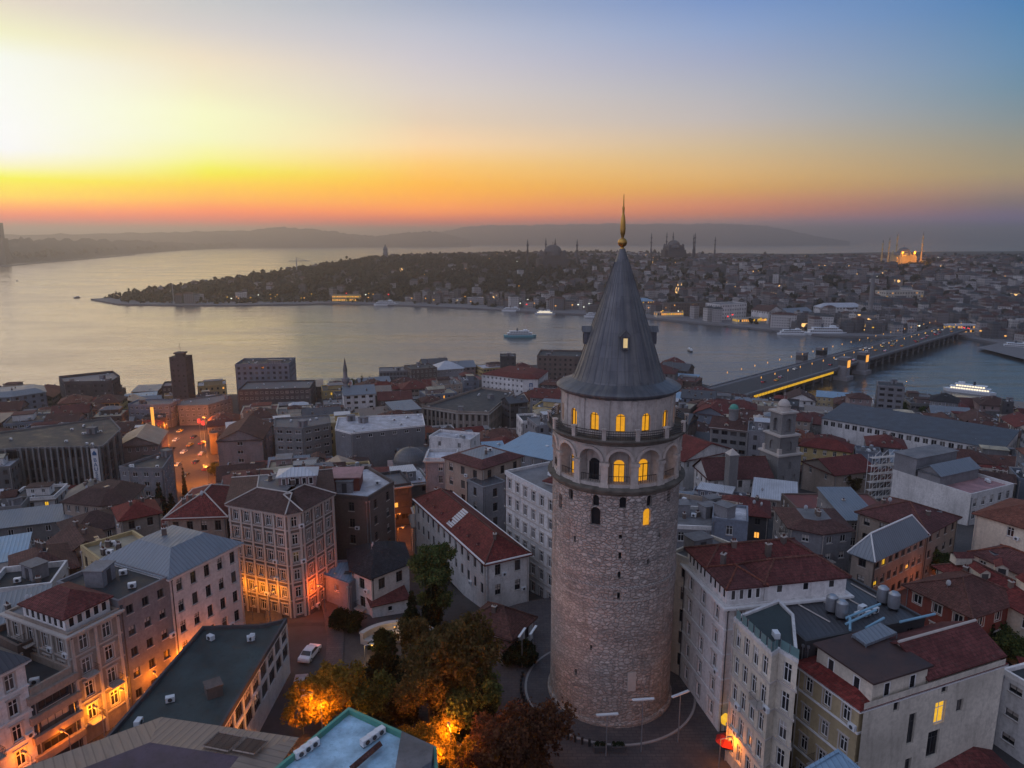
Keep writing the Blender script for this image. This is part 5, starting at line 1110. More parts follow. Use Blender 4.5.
for k in range(4):
    a = U(785 + k * 22, 597 - k * 4.5, 16.45); c = U(830 + k * 22, 622 - k * 4.5, 16.45); q = MB(r_.location); q.bar(a, c, .1, 0, 4); q.build('roof_rib', 'trim_stone', r_)
H('house', 'red brick house with white framed windows under a dark hipped roof, right side', [(907, 585), (972, 616)], 8.5, 12, wall='brick', roof=('hip', 'tile_brown', 2.4), col=3.0, win=(1.3, 1.4), style='wo', fh=3.2, caps='tile_orange', bits=(('chimney', 1), ('satellite_dish', 1)), group=GB)
P_ = rect3([(846, 553), (874, 558), (926, 533)], 6.8)
house('school_building', 'long pale building under a grey metal hipped roof above the orange alley', P_, 6.8, -4, 'beige', ('hip', 'metal_grey', 3.2), 3.2, 2.1, (1.3, 1.6), 'd', caps='trim_white', bits=(), group=GB, seed=37, cat='school', lit=0.03)
H('house', 'pale house with a small red hipped roof, joined to the grey metal roof', [(927, 533), (958, 517)], 6.6, 13, wall='beige', roof=('hip', 'tile_red', 2.6), col=2.4, win=(1.2, 1.5), style='d', base=-4, caps='tile_orange')
H('house', 'long house with a red tiled roof and arched cream dormers, right edge', [(937, 566), (1040, 620)], 8.5, 7, wall='cream', roof=('hip', 'tile_red', 1.8), col=3, base=0, caps='tile_orange', bits=(('dormer', 4), ('chimney', 1)), group=GB)
H('house', 'second long red tiled roof behind the arched dormers, right edge', [(972, 552), (1060, 590)], 8.0, 7, wall='cream', roof=('hip', 'tile_red', 1.8), col=3, base=0, caps='tile_orange', bits=(('skylight', 3), ('satellite_dish', 1)), group=GB)
H('apartment_house', 'plain cream gable wall with a dull red roof at the right edge', [(976, 513), (1050, 535)], 9, 14, wall='cream', roof=('hip', 'tile_orange', 2.6), col=8, rows=1, base=-4, bits=(('satellite_dish', 2), ('chimney', 1)))
r_ = H('office_block', 'pale panelled block with a pinkish roof deck and arched end windows, far right', [(893, 472), (971, 497), (1005, 484)], -2.5, wall='white', roof=('flat', 'flat_pink', 0.8), col=3.2, win=(1.5, 2.2), rows=2, base=-15, blind=(0,), bits=(('roof_unit', 3),), cat='office block')
A, B, C, D = BUILT[-1]['poly']; penthouse(r_, [A + (B - A) * .0, A + (B - A) * .3, A + (B - A) * .3 + (C - B) * .95, A + (C - B) * .95], -2.5, 5.5, 'grey', 'flat_grey', 0, 'flat', None)
penthouse(r_, [A + (B - A) * .33, A + (B - A) * .62, A + (B - A) * .62 + (C - B) * .9, A + (B - A) * .33 + (C - B) * .9], -2.5, 3.0, 'grey', 'metal_grey', 2, 'gable', None)
# scaffold beside it
sc = G(880, 510); q = MB()
for i in range(5):
    for j in range(2):
        q.bar((i * 2.4, j * 1.6, 0), (i * 2.4, j * 1.6, 14), .07, 0, 5)
for k in range(6):
    for j in range(2): q.bar((0, j * 1.6, k * 2.4 + 1), (9.6, j * 1.6, k * 2.4 + 1), .06, 0, 4)
    for i in range(4): q.bar((i * 2.4, 0, k * 2.4 + 1), ((i + 1) * 2.4, 0, k * 2.4 + 3.2), .05, 0, 3)
pl_ = U(870, 482, -8); sc = empty('scaffolding', (pl_.x, pl_.y, zg(pl_.x, pl_.y)), 0.25, 'white steel scaffolding against the pale panelled block', 'scaffolding'); q.build('poles', 'trim_white', sc)
q = MB()
for k in range(6): q.box(0, 9.6, .1, 1.5, k * 2.4 + 1.05, k * 2.4 + 1.1)
q.build('platform', 'trim_stone', sc)
H('market_hall', 'very long hall with a dark roof and a band of square windows, far right', [(822, 418), (1003, 450)], -21, 24, wall='white', roof=('shed', 'metal_dark', 3.2), col=3.1, win=(2.1, 2.3), rows=1, first=0.9, detail=False, style='w', bits=(('skylight', 3), ('roof_unit', 6)), cat='market hall')
H('house', 'ochre house with a red roof below the long dark hall', [(800, 445), (851, 452)], -13, 10, wall='yellow', roof=('hip', 'tile_red', 2.2), col=3, rows=2, caps=None, bits=(('chimney', 2),))
H('house', 'tan gabled barn like house, left of the white scaffolding', [(835, 475), (876, 470)], -9, 14, wall='beige', roof=('gable', 'tile_red', 3.0), rows=1, col=5, bits=())
H('house', 'flat red roof of a dark house under the scaffolding', [(800, 512), (892, 512)], -4, 12, wall='brown', roof=('flat', 'flat_red', 0.3), rows=1, bits=(('chimney', 2),))
# church with its belfry
P_ = chain([(709, 479), (772, 477)], -7, 12)
r_ = house('church', 'church hall with a steep red roof and white walls beside the stone belfry', P_, -7, -18, 'white', ('gable', 'tile_red', 4.2), 3.8, 3.0, (1.2, 2.0), 'd', bits=(), group=GC, seed=41, cat='church', caps='tile_orange')
bt = U(783, 470, -7); bt = Vector((bt.x + 2.0, bt.y + 3.5)); zb = zg(bt.x, bt.y)
be = empty('belfry', (bt.x, bt.y, zb), 0.35, 'weathered square stone belfry with a small white dome, right of the tower', 'bell tower')
bt.x -= 1.8
be.location.x = bt.x
def stage(q, w, z0, z1, m=0): q.box(-w / 2, w / 2, -w / 2, w / 2, z0, z1, m)
q = MB(); o_ = []
for k in range(4):
    ang = k * math.pi / 2
mpf = lambda w, k: (lambda s, t, d, w=w, k=k: (lambda x, y: (x * math.cos(k * math.pi / 2) - y * math.sin(k * math.pi / 2), x * math.sin(k * math.pi / 2) + y * math.cos(k * math.pi / 2), t))(s, -(w / 2) + d))
def sq_stage(q, w, z0, z1, ops, rec=.35, arch=False):
    for k in range(4):
        facade(q, mpf(w, k), -w / 2, w / 2, z0, z1, ops, rec)
        if arch:
            for o in ops: arch_fill(q, mpf(w, k), o[0], o[1], o[3] - (o[1] - o[0]) / 2, o[3], 0, rec)
    q.face([(-w / 2, -w / 2, z1), (w / 2, -w / 2, z1), (w / 2, w / 2, z1), (-w / 2, w / 2, z1)])
sq_stage(q, 8.2, -1, 13.6, [(-2.6, -1.6, 2, 3.6), (1.4, 2.4, 2, 3.6), (-2.6, -1.6, 6, 7.6), (1.4, 2.4, 6, 7.6), (-.5, .5, 9.5, 11.5)])
sq_stage(q, 6.6, 13.6, 19.2, [(-1.0, 1.0, 14.8, 17.6)], .4, True)
sq_stage(q, 5.0, 19.2, 26.0, [(-1.0, 1.0, 20.2, 24.2)], .9, True); q.build('shaft', 'plaster_concrete', be)
q = MB()
for w, z in ((8.2, 13.5), (6.6, 19.1), (5.0, 25.8)): q.box(-w / 2 - .45, w / 2 + .45, -w / 2 - .45, w / 2 + .45, z, z + .5)
for sx in (-1, 1):
    for sy in (-1, 1): q.box(sx * 3.2 - .5, sx * 3.2 + .5, sy * 3.2 - .5, sy * 3.2 + .5, 14.0, 15.6)
q.build('cornice', 'trim_stone', be)
q = MB(); q.lathe([(1.9, 26.3), (1.9, 27.6), (2.1, 27.7)], 16); q.sphere((0, 0, 27.7), 1.75, 0, 18, 6, True, 1.1); q.bar((0, 0, 29.8), (0, 0, 31.6), .07); q.bar((-.4, 0, 31), (.4, 0, 31), .06); q.build('dome', 'trim_stone', be, smooth=False)
for u, v, zt, lab, dome in ((731, 455, -2, 'pale round turret with a green copper dome, behind the church roof', 1), (756, 462, -3, 'square stone chimney turret with a pyramid cap, beside the belfry', 0), (729, 505, -3, 'square grey chimney stack in front of the church roof', 0)):
    p = U(u, v, -14); z_ = zg(p.x, p.y); t = empty('turret', (p.x, p.y, z_), 0.2, lab, 'turret'); q = MB(); h = zt - z_ + 4
    if dome: q.lathe([(1.6, 0), (1.6, h), (1.85, h + .1), (1.85, h + .5), (1.4, h + .6)], 16); q.build('shaft', 'plaster_concrete', t); q = MB(); q.sphere((0, 0, h + .6), 1.5, 0, 16, 6, True); q.build('dome', 'copper_green', t)
    else:
        q.box(-1.3, 1.3, -1.3, 1.3, 0, h); q.box(-1.5, 1.5, -1.5, 1.5, h - .4, h); q.build('shaft', 'plaster_concrete', t); q = MB(); b4 = [(-1.5, -1.5, h), (1.5, -1.5, h), (1.5, 1.5, h), (-1.5, 1.5, h)]
        for i in range(4): q.face([b4[i], b4[(i + 1) % 4], (0, 0, h + 1.6)])
        q.build('cap', 'trim_stone', t)
H('house', 'broad dark red gabled roof behind the church turrets', [(684, 461), (735, 450)], -8, 26, wall='white', roof=('gable', 'tile_red', 4.0), rows=1, col=3, bits=())
H('house', 'grey block with bay windows under a red roof, right of the red hipped roofs', [(790, 528), (822, 534), (852, 530)], 8, 10, wall='grey', roof=('mansard', 'tile_brown', 1.2, 3, 'flat_grey'), col=2.6, win=(1.2, 1.3), base=-3, balc=0.2, bits=(('satellite_dish', 1), ('chimney', 2)))
H('house', 'low grey house with white edged flat roofs, right behind the tower', [(672, 528), (722, 530)], 8, 10, wall='grey', roof=('flat', 'flat_grey', 0.6, 'plaster_white'), col=2.6, base=-4, bits=(('roof_hatch', 2), ('chimney', 2), ('roof_unit', 2)))
H('house', 'small house with a white terrace and ochre stair hut, behind the red hipped roofs', [(712, 520), (748, 524)], 10, 8, wall='bluegrey', roof=('flat', 'flat_white', 0.5), col=2.6, base=-3, bits=(('roof_hatch', 1), ('chimney', 1)))
H('house', 'white edged house at the right picture edge with brown shutters', [(1002, 672), (1060, 706)], 9.5, 9, wall='white', roof=('flat', 'flat_dark', 0.5), col=2.6, win=(1.6, 1.0), style='d', base=0, bits=(('pipe', 0),), group=GB)
H('house', 'deep red hipped tile roof at the bottom right below the lit window', [(858, 778), (1010, 772)], 4.5, 8.5, wall='cream', roof=('hip', 'tile_red', 2.0), col=3, base=0, bits=(('chimney', 1),), group=GB)
house('house', 'pale blue sheet metal roof corner at the bottom edge, in front of the ochre house', [U(838, 750, 13.5).xy, U(752, 800, 13.5).xy, U(810, 860, 13.5).xy, U(890, 795, 13.5).xy], 13.5, wall='grey', roof=('flat', 'metal_blue', 0.12, 'metal_blue'), col=3, base=0, bits=(), group=GB)
H('house', 'grey hipped metal roof house in the alley right of the cream house at the back', [(846, 520), (880, 520)], 3, 14, wall='grey', roof=('shed', 'metal_grey', 2), rows=2, base=-6, bits=(('chimney', 1),))
# domed mosque on the slope and a minaret
dm = U(410, 460, -10); dz = zg(dm.x, dm.y); mo = empty('small_mosque', (dm.x, dm.y, dz), 0.2, 'small mosque with one grey lead dome, on the slope left of centre', 'mosque')
q = MB(); q.box(-7, 7, -7, 7, -1, 7); q.build('hall', 'plaster_pink', mo); q = MB(); q.lathe([(5.4, 6.9), (5.4, 8.6), (5.7, 8.7)], 16); q.build('drum', 'plaster_grey', mo); q = MB(); q.sphere((0, 0, 8.6), 5.2, 0, 28, 9, True, 0.85); q.bar((0, 0, 12.9), (0, 0, 14.6), .08); q.build('dome', 'lead', mo, smooth=True)
q = MB(); q.face([(-8, -10.5, 5), (8, -10.5, 5), (7.5, -6.8, 6.9), (-7.5, -6.8, 6.9)]); q.box(-7.8, 7.8, -10.3, -7, -1, 4.9, 1); q.build('porch', ['tile_red', 'plaster_pink'], mo); FOOT.append([Vector((dm.x + a, dm.y + b_)) for a, b_ in ((-9, -11), (9, -11), (9, 9), (-9, 9))])
mi_ = at_y(347, 410, 385); mz = zg(mi_.x, mi_.y)
def minaret(parent, x, y, z, h, r, mat='plaster_grey'):
    q = MB(); q.lathe([(r * 1.5, -1), (r * 1.5, h * .16), (r, h * .2), (r * .95, h * .62), (r * 1.7, h * .66), (r * 1.7, h * .70), (r * .85, h * .705), (r * .8, h * .8)], 12, (x, y)); q.v = [(a, b_, c + z) for a, b_, c in q.v]; m = q.build('minaret' if parent else 'shaft', mat, parent)
    q = MB(); q.lathe([(r * .95, h * .8), (r * .5, h * .9), (.02, h)], 12, (x, y)); q.v = [(a, b_, c + z) for a, b_, c in q.v]; q.build('spire', 'lead', m)
    return m
mn = empty('minaret', (mi_.x, mi_.y, mz), 0, 'slender stone minaret with a pointed dark cap rising before the water', 'minaret'); q = MB(); h_ = at_y(347, 357, mi_.y).z - mz; r__ = 1.35
q.lathe([(r__ * 1.5, -1), (r__ * 1.5, h_ * .16), (r__, h_ * .2), (r__ * .95, h_ * .62), (r__ * 1.6, h_ * .66), (r__ * 1.6, h_ * .70), (r__ * .85, h_ * .705), (r__ * .8, h_ * .8)], 14); q.build('shaft', 'plaster_grey', mn); q = MB(); q.lathe([(r__ * .95, h_ * .8), (r__ * .5, h_ * .9), (.02, h_)], 14); q.build('spire', 'lead', mn)
# curved garden wall and bandstand behind the trees
gw = G(400, 640); q = MB()
for k in range(22):
    a0, a1 = math.pi * (0.15 + 0.7 * k / 22), math.pi * (0.15 + 0.7 * (k + 1) / 22)
    for z0, z1, r0, r1 in ((0, 1.6, 6.0, 6.5), (1.6, 1.9, 5.85, 6.65), (0, .8, 4.4, 6.0), (0, .4, 3.2, 4.4)):
        P4 = [(r * math.cos(a), r * math.sin(a)) for r, a in ((r0, a0), (r1, a0), (r1, a1), (r0, a1))]; q.prism(P4, z0, z1)
o = q.build('garden_wall', 'trim_stone', None, loc=(gw.x, gw.y - 4, gw.z)); tag(o, 'curved stone garden wall with stepped seats among the trees', 'wall')
# ------------------------------------------------------------------ the many houses of the slope
def pt_in(poly, x, y):
    c = False; n = len(poly)
    for i in range(n):
        a, b_ = poly[i], poly[i - 1]
        if (a.y > y) != (b_.y > y) and x < (b_.x - a.x) * (y - a.y) / (b_.y - a.y) + a.x: c = not c
    return c
def near_poly(poly, q, m):
    if any(pt_in(poly, p.x, p.y) for p in q) or any(pt_in(q, p.x, p.y) for p in poly): return True
    c = sum(q, Vector((0, 0))) / len(q)
    for i in range(len(poly)):
        a, b_ = poly[i - 1], poly[i]; d = b_ - a; t = max(0, min(1, (c - a).dot(d) / max(d.dot(d), 1e-6))); 
        if (a + d * t - c).length < m: return True
    return False
BOX = []                                    # picture boxes of the traced buildings, with their distance
for b_ in BUILT:
    ps = [proj((p.x, p.y, z)) for p in b_['poly'] for z in (b_['z1'], b_['z1'] - min(9, (b_['z1'] - b_['z0']) * .5))]; dist = min(p.length for p in b_['poly'])
    BOX.append((min(p[0] for p in ps), max(p[0] for p in ps), min(p[1] for p in ps), max(p[1] for p in ps), dist))
BOX += [(388, 432, 438, 466, 190), (755, 802, 385, 480, 195), (335, 366, 350, 408, 385), (165, 212, 424, 505, 240), (722, 742, 430, 470, 200), (-20, 120, 430, 508, 225), (716, 765, 372, 400, 480), (700, 870, 330, 392, 520), (800, 1000, 370, 411, 460), (165, 190, 350, 392, 430), (340, 560, 355, 374, 520), (-20, 330, 380, 396, 440)]
TREEZ = []
def blocked(q):
    for poly in FOOT:
        if near_poly(poly, q, 1.0): return True
    c = sum(q, Vector((0, 0))) / len(q)
    for nm, (pts, w) in ROAD.items():
        for a, b_ in zip(pts, pts[1:]):
            a2, b2 = a.xy, b_.xy; d = b2 - a2; t = max(0, min(1, (c - a2).dot(d) / d.dot(d)))
            rad = max((p - c).length for p in q) * 0.8
            if (a2 + d * t - c).length < w / 2 + rad: return True
    if (c - Vector((TX, TY))).length < 30: return True
    if c.y < 112 and -58 + (c.y - 98) * .48 < c.x < 30: return True
    return False
wallmix = ['white', 'cream', 'beige', 'grey', 'pink', 'brown', 'concrete', 'bluegrey', 'dark', 'yellow', 'concrete', 'beige', 'brown', 'dark', 'brown', 'concrete', 'bluegrey']
PAL = {'white': 'white', 'cream': 'cream', 'beige': 'beige', 'grey': 'grey', 'pink': 'dull pink', 'brown': 'brown', 'concrete': 'bare concrete', 'bluegrey': 'blue grey', 'dark': 'dark', 'yellow': 'ochre'}
ROOFL = {'tile_red': 'dark red', 'tile_brown': 'brown', 'tile_orange': 'orange', 'metal_grey': 'grey metal', 'metal_blue': 'blue metal', 'metal_dark': 'dark metal', 'metal_pale': 'pale metal', 'metal_tan': 'tan metal', 'flat_grey': 'grey', 'flat_dark': 'dark', 'flat_white': 'white', 'flat_red': 'red', 'flat_tan': 'tan'}
GEN = []
rr = random.Random(12)
def rows_of():
    y = 84.0
    while y < 560:
        s = 12.2 + max(0, y - 112) * 0.021
        yield y, s
        y += s
for y, s in rows_of():
    half = y * 0.78 + 40; x = -half + rr.uniform(0, s)
    while x < half:
        ang = (0.32 if x < 20 else -0.42) + rr.uniform(-.12, .12) + (0.1 if x > 160 else 0)
        cx = x + rr.uniform(-1.5, 1.5); cyy = y + rr.uniform(-2, 2) + (x * 0.12 if False else 0)
        w = s * rr.uniform(0.78, 1.05); d = s * rr.uniform(0.72, 0.98)
        x += s * 1.08
        if cyy > coast_y(cx) - 12: continue
        q = squarep((cx, cyy), ang, w, d)
        if blocked(q):
            q = squarep((cx, cyy), ang, w * .6, d * .6)
            if blocked(q): continue
        gz = min(zg(p.x, p.y) for p in q); h = rr.choice((9.5, 11, 12.5, 14, 15.5)) + rr.uniform(-.8, .8)
        if cyy < 150: h = rr.choice((8, 9.5, 11))
        if cyy > 200: h = rr.choice((11, 13, 15, 17, 20))
        if cyy > coast_y(cx) - 70: h = rr.choice((7, 8, 9, 11))
        dist = Vector((cx, cyy)).length
        for _ in range(4):                  # stay below what can be seen of the traced buildings behind
            ps = [proj((p.x, p.y, gz + h + 2)) for p in q]; u0, u1, v0 = min(p[0] for p in ps), max(p[0] for p in ps), min(p[1] for p in ps)
            if any(bx[4] > dist - 4 and u1 > bx[0] and u0 < bx[1] and v0 < bx[3] - 4 for bx in BOX): h -= 2.4
            else: break
        if h < 4: continue
        if u1 < -40 or u0 > 1064: continue
        GEN.append((q, gz, h, dist))
print('generic houses', len(GEN))
GEN.sort(key=lambda g: g[3])
for q, gz, h, dist in GEN:
    wl = rr.choice(wallmix); c = sum(q, Vector((0, 0))) / 4
    t = rr.random(); tiled = 0.50 if c.x > 0 else 0.4
    storeys = max(1, round(h / 3.1))
    if t < tiled: roof = (rr.choice(('hip', 'hip', 'gable')), rr.choice(('tile_red', 'tile_red', 'tile_brown', 'tile_brown', 'tile_orange')))
    elif t < tiled + .1: roof = ('gable', rr.choice(('metal_grey', 'metal_dark', 'metal_tan')))
    elif t < tiled + .18: roof = ('shed', rr.choice(('metal_grey', 'metal_blue', 'metal_pale', 'metal_tan')), rr.uniform(.8, 1.8))
    else: roof = ('flat', rr.choice(('flat_grey', 'flat_dark', 'flat_grey', 'flat_white', 'flat_red', 'flat_tan', 'flat_dark')), rr.uniform(.4, 1.0))
    lab = '%s house, %s %s roof' % (PAL[wl], ROOFL[roof[1]], {'hip': 'hipped', 'gable': 'gabled', 'shed': 'lean to', 'flat': 'flat'}[roof[0]])
    wide = rr.random() < .3
    big = h > 10.6
    root = house('apartment_block' if big else 'house', lab if not big else lab.replace(' house,', ' block,'), q, gz + h, None, wl, roof, rr.choice((3.0, 3.2)), rr.choice((2.3, 2.7, 3.2)), (2.0, 1.4) if wide else rr.choice(((1.1, 1.6), (1.2, 1.5), (1.0, 1.7))), rr.choice('wdd'),
          rows=3 if dist > 170 else 4, detail=dist < 135, lit=0.012, skip=0.06, cornice=rr.choice((None, 'trim_stone', None)) if dist < 260 else None,
          bits={'flat': (('roof_unit', rr.randint(1, 6)), ('roof_hatch', rr.randint(0, 1)), ('satellite_dish', rr.randint(0, 3)), ('chimney', rr.randint(0, 3)), ('mast', rr.randint(0, 3)), ('water_tank', rr.randint(0, 3))), 'shed': (('roof_unit', 1), ('satellite_dish', 1))}.get(roof[0], (('chimney', rr.randint(2, 5)), ('skylight', rr.randint(0, 3)), ('satellite_dish', rr.randint(0, 2)), ('mast', rr.randint(0, 2)))),
          cat='apartment block' if big else 'house', group='apartment blocks on the slope down to the water' if big else 'houses on the slope down to the water', seed=rr.randint(0, 99999), named=False)
    root['auto'] = 1
    W_ = (q[1] - q[0]).length; D_ = (q[3] - q[0]).length; zt = gz + h; a_ = math.atan2((q[1] - q[0]).y, (q[1] - q[0]).x)
    if roof[0] == 'flat' and W_ > 8 and rr.random() < .75:
        k = rr.uniform(.35, .65); o_ = (q[1] - q[0]) * rr.uniform(.1, .9 - k) + (q[3] - q[0]) * rr.uniform(.25, .45); e1_ = (q[1] - q[0]) * k; e2_ = (q[3] - q[0]) * rr.uniform(.3, .5); p_ = q[0] + o_
        penthouse(root, [p_, p_ + e1_, p_ + e1_ + e2_, p_ + e2_], zt, rr.uniform(2.3, 2.9), wl if rr.random() < .6 else rr.choice(('white', 'grey', 'beige', 'pink', 'bluegrey')), rr.choice(('tile_red', 'tile_brown', 'metal_grey', 'flat_grey', 'metal_pale', 'flat_tan')), rr.uniform(.6, 1.3), rr.choice(('hip', 'flat', 'gable', 'flat')), (1.0, 1.2) if dist < 300 else None, 2.0)
    if roof[0] in ('hip', 'gable') and W_ > 9 and rr.random() < .5:
        p_ = q[0] + (q[1] - q[0]) * rr.uniform(.3, .7) + (q[3] - q[0]) * .12; link('dormer', clutter('dormer'), root, (p_.x - root.location.x, p_.y - root.location.y, zt + .3 - root.location.z), a_, (.8, .7, .8))
    if rr.random() < .55 and W_ > 8:                 # a lower wing on the near side
        k = rr.uniform(.3, .6); s0 = rr.uniform(0, 1 - k); e1_ = (q[1] - q[0]) * k; nn_ = (q[0] - q[3]).normalized() * rr.uniform(1.8, 3.2); p_ = q[0] + (q[1] - q[0]) * s0 + nn_; w_ = [p_, p_ + e1_, p_ + e1_ - nn_ * .98, p_ - nn_ * .98]
        if not any(f is not FOOT[-1] and near_poly(f, w_, .3) for f in FOOT):
            zz_ = zt - rr.choice((2.6, 3.4, 5.5)); mbw = MB(root.location); mbw.prism(w_, gz - 1, zz_); wo = mbw.build('wing', 'plaster_' + rr.choice((wl, 'grey', 'brown', 'concrete')), root); mbw = MB(root.location); ring(mbw, w_, .15, -.25, zz_ - .1, zz_ + .25); mbw.build('wing_parapet', 'plaster_' + wl, wo)
            for t_ in np.arange(1.2, e1_.length - 1.2, 2.2):
                for kz in range(2):
                    pp = p_ + e1_.normalized() * t_ - nn_.normalized() * -.02; link('window', win_simple(1.0, 1.4, 'trim_dark', 0), wo, (pp.x - root.location.x, pp.y - root.location.y, zz_ - 2.0 - kz * 3 - root.location.z), a_)
# ------------------------------------------------------------------ trees
def leaf_mesh(name, lobes, n, size, mat, seed, flat=0.75):
    g = np.random.default_rng(seed); w = np.array([l[3] ** 2.2 for l in lobes]); w /= w.sum(); k = g.choice(len(lobes), n, p=w); Lb = np.array(lobes)[k]
    # clumps inside each lobe so that the outline stays ragged and light shows through
    nc = 46; cl = g.normal(size=(len(lobes), nc, 3)); cl /= np.linalg.norm(cl, axis=2, keepdims=True); cl *= (0.45 + 0.6 * g.random((len(lobes), nc, 1)) ** 0.5)
    ci = g.integers(0, nc, n); c = Lb[:, :3] + cl[k, ci] * Lb[:, 3:4] * np.array([1, 1, flat]) + g.normal(size=(n, 3)) * Lb[:, 3:4] * 0.15
    a = g.normal(size=(n, 3)); a /= np.linalg.norm(a, axis=1, keepdims=True); b_ = np.cross(a, g.normal(size=(n, 3))); b_ /= np.linalg.norm(b_, axis=1, keepdims=True)
    s = size * (0.6 + 0.8 * g.random((n, 1))); v = np.stack([c - a * s, c + b_ * s * 0.55, c + a * s, c - b_ * s * 0.55], 1).reshape(-1, 3)
    me = bpy.data.meshes.new(name); me.vertices.add(4 * n); me.vertices.foreach_set('co', v.astype(np.float32).ravel()); me.loops.add(4 * n); me.loops.foreach_set('vertex_index', np.arange(4 * n)); me.polygons.add(n); me.polygons.foreach_set('loop_start', np.arange(0, 4 * n, 4)); me.polygons.foreach_set('loop_total', np.full(n, 4))
    me.materials.append(MAT[mat]); me.update(calc_edges=True); me.validate(); return me
def trunk_mesh(h, r, lobes, seed):
    q = MB(); g = random.Random(seed); p = Vector((0, 0, -0.6)); top = Vector((g.uniform(-.3, .3), g.uniform(-.3, .3), h)); m_ = Vector((g.uniform(-.2, .2), g.uniform(-.2, .2), h * .5))
    q.bar(p, m_, r * 1.15, 0, 8, r * .85); q.bar(m_, top, r * .85, 0, 8, r * .55)
    for l in lobes:
        c = Vector(l[:3]); s = m_.lerp(top, g.uniform(.4, 1)); k = s.lerp(c, .55) + Vector((g.uniform(-.3, .3), g.uniform(-.3, .3), .3)); q.bar(s, k, r * .42, 0, 6, r * .25); q.bar(k, c, r * .25, 0, 5, r * .07)
        for _ in range(3): e = c + Vector((g.uniform(-1, 1), g.uniform(-1, 1), g.uniform(-.3, .9))) * l[3] * .8; q.bar(k.lerp(c, .6), e, r * .12, 0, 4, r * .03)
    return q.mesh('trunk', 'bark', True, False)
def make_tree(name, lobes, n, size, mat, seed, h, r, flat=.75):
    return (name, leaf_mesh('crown', lobes, n, size, mat, seed, flat), trunk_mesh(h, r, lobes, seed))
def lobes(n, R_, h0, h1, r0, r1, seed):
    g = random.Random(seed); out = []
    for i in range(n):
        a = i * 2.4 + g.uniform(-.4, .4); t = g.random(); k = R_ * math.sqrt(g.random()); out.append((k * math.cos(a), k * math.sin(a), h0 + (h1 - h0) * t, g.uniform(r0, r1)))
    return out
KINDS_ = {
 'big_autumn': make_tree('broadleaf_tree', lobes(11, 3.6, 4.6, 9.5, 1.6, 2.6, 1), 15000, .24, 'leaf_autumn', 1, 4.5, .38),
 'tall_green': make_tree('broadleaf_tree', lobes(9, 2.4, 4.5, 11.5, 1.5, 2.3, 2), 13000, .22, 'leaf_green', 2, 6, .34),
 'gold': make_tree('broadleaf_tree', lobes(8, 2.6, 3.2, 6.2, 1.3, 2.0, 3), 11000, .2, 'leaf_gold', 3, 3.2, .26),
 'round_green': make_tree('broadleaf_tree', lobes(8, 2.3, 3.0, 6.0, 1.3, 1.9, 4), 11000, .2, 'leaf_green', 4, 3.2, .26),
 'rust': make_tree('broadleaf_tree', lobes(12, 4.2, 4.2, 7.8, 1.5, 2.4, 5), 15000, .23, 'leaf_rust', 5, 4.2, .35),
 'dark': make_tree('evergreen_tree', [(0, 0, 1.4 + i * 1.05, 1.75 - i * .2) for i in range(8)] + [(.6, .3, 2.4, 1.4), (-.6, -.4, 3, 1.3)], 11000, .2, 'leaf_dark', 6, 7.5, .24, 1.0),
 'cypress': make_tree('cypress', [(0, 0, 1.5 + i * 1.5, .95 - i * .09) for i in range(8)], 7000, .18, 'leaf_dark', 7, 10, .2, 1.2),
 'shrub': make_tree('shrub', lobes(6, 1.5, .7, 1.6, .7, 1.1, 8), 5000, .15, 'leaf_dark', 8, .9, .1),
}
TREES = []
def tree(kind, p, label, sc=1.0, rz=None, group=None):
    nm, cr, tk = KINDS_[kind]; o = empty(nm, (p[0], p[1], p[2]), rr.uniform(0, 6) if rz is None else rz, label, 'shrub' if kind == 'shrub' else 'tree', group)
    o.scale = (sc, sc, sc * rr.uniform(.92, 1.08)); link('crown', cr, o); link('trunk', tk, o); TREES.append(o); return o
def crown_at(u, v, hc, dz=0):           # foot of a tree whose crown centre (hc above the ground) shows at u, v
    z = 0
    for _ in range(30): p = U(u, v, z + hc); z = .5 * z + .5 * zg(p.x, p.y)
    return (p.x, p.y, zg(p.x, p.y))
tg = 'trees on the square below the tower'
tree('big_autumn', crown_at(452, 668, 6.5), 'largest autumn tree with brown and olive leaves, left of the tower foot', 1.12, 1.0, tg)
tree('big_autumn', crown_at(424, 646, 6.0), 'brownish autumn tree left behind the largest autumn tree', .85, 3.0, tg)
tree('round_green', crown_at(472, 690, 5.2), 'olive green tree in front of the largest autumn tree, toward the tower', 1.15, 2.0, tg)
tree('big_autumn', crown_at(430, 690, 5.4), 'brown autumn tree in front of the largest autumn tree, toward the park', .85, 5.0, tg)
tree('tall_green', crown_at(433, 575, 8), 'tall thin green tree in front of the red roofed school wall', 1.0, .3, tg)
tree('dark', crown_at(432, 604, 4), 'dark evergreen under the tall thin green tree', .9, None, tg)
tree('dark', crown_at(412, 612, 4), 'dark evergreen beside the black roofed cottage shed', .85, None, tg)
tree('dark', crown_at(392, 664, 4), 'dark round evergreen behind the orange lit tree', .95, None, tg)
tree('dark', crown_at(404, 692, 4), 'dark evergreen in the middle of the little park', .9, None, tg)
tree('dark', crown_at(480, 705, 4), 'dark evergreen right under the largest autumn tree', 1.0, None, tg)
tree('gold', crown_at(325, 697, 4.6), 'golden tree lit bright orange by a street lamp beside the lane', 1.2, 2, tg)
tree('round_green', crown_at(364, 690, 4.6), 'round green tree touching the orange lit tree', 1.0, 1, tg)
tree('rust', crown_at(522, 742, 5.6), 'rust red autumn tree at the bottom edge before the tower', 1.0, 4, tg)
tree('rust', crown_at(500, 765, 5.6), 'rust red autumn tree cut by the bottom edge', .8, 1, tg)
tree('gold', crown_at(432, 748, 3.6), 'orange lit low tree beside the wall lamp at the bottom', .78, 5, tg)
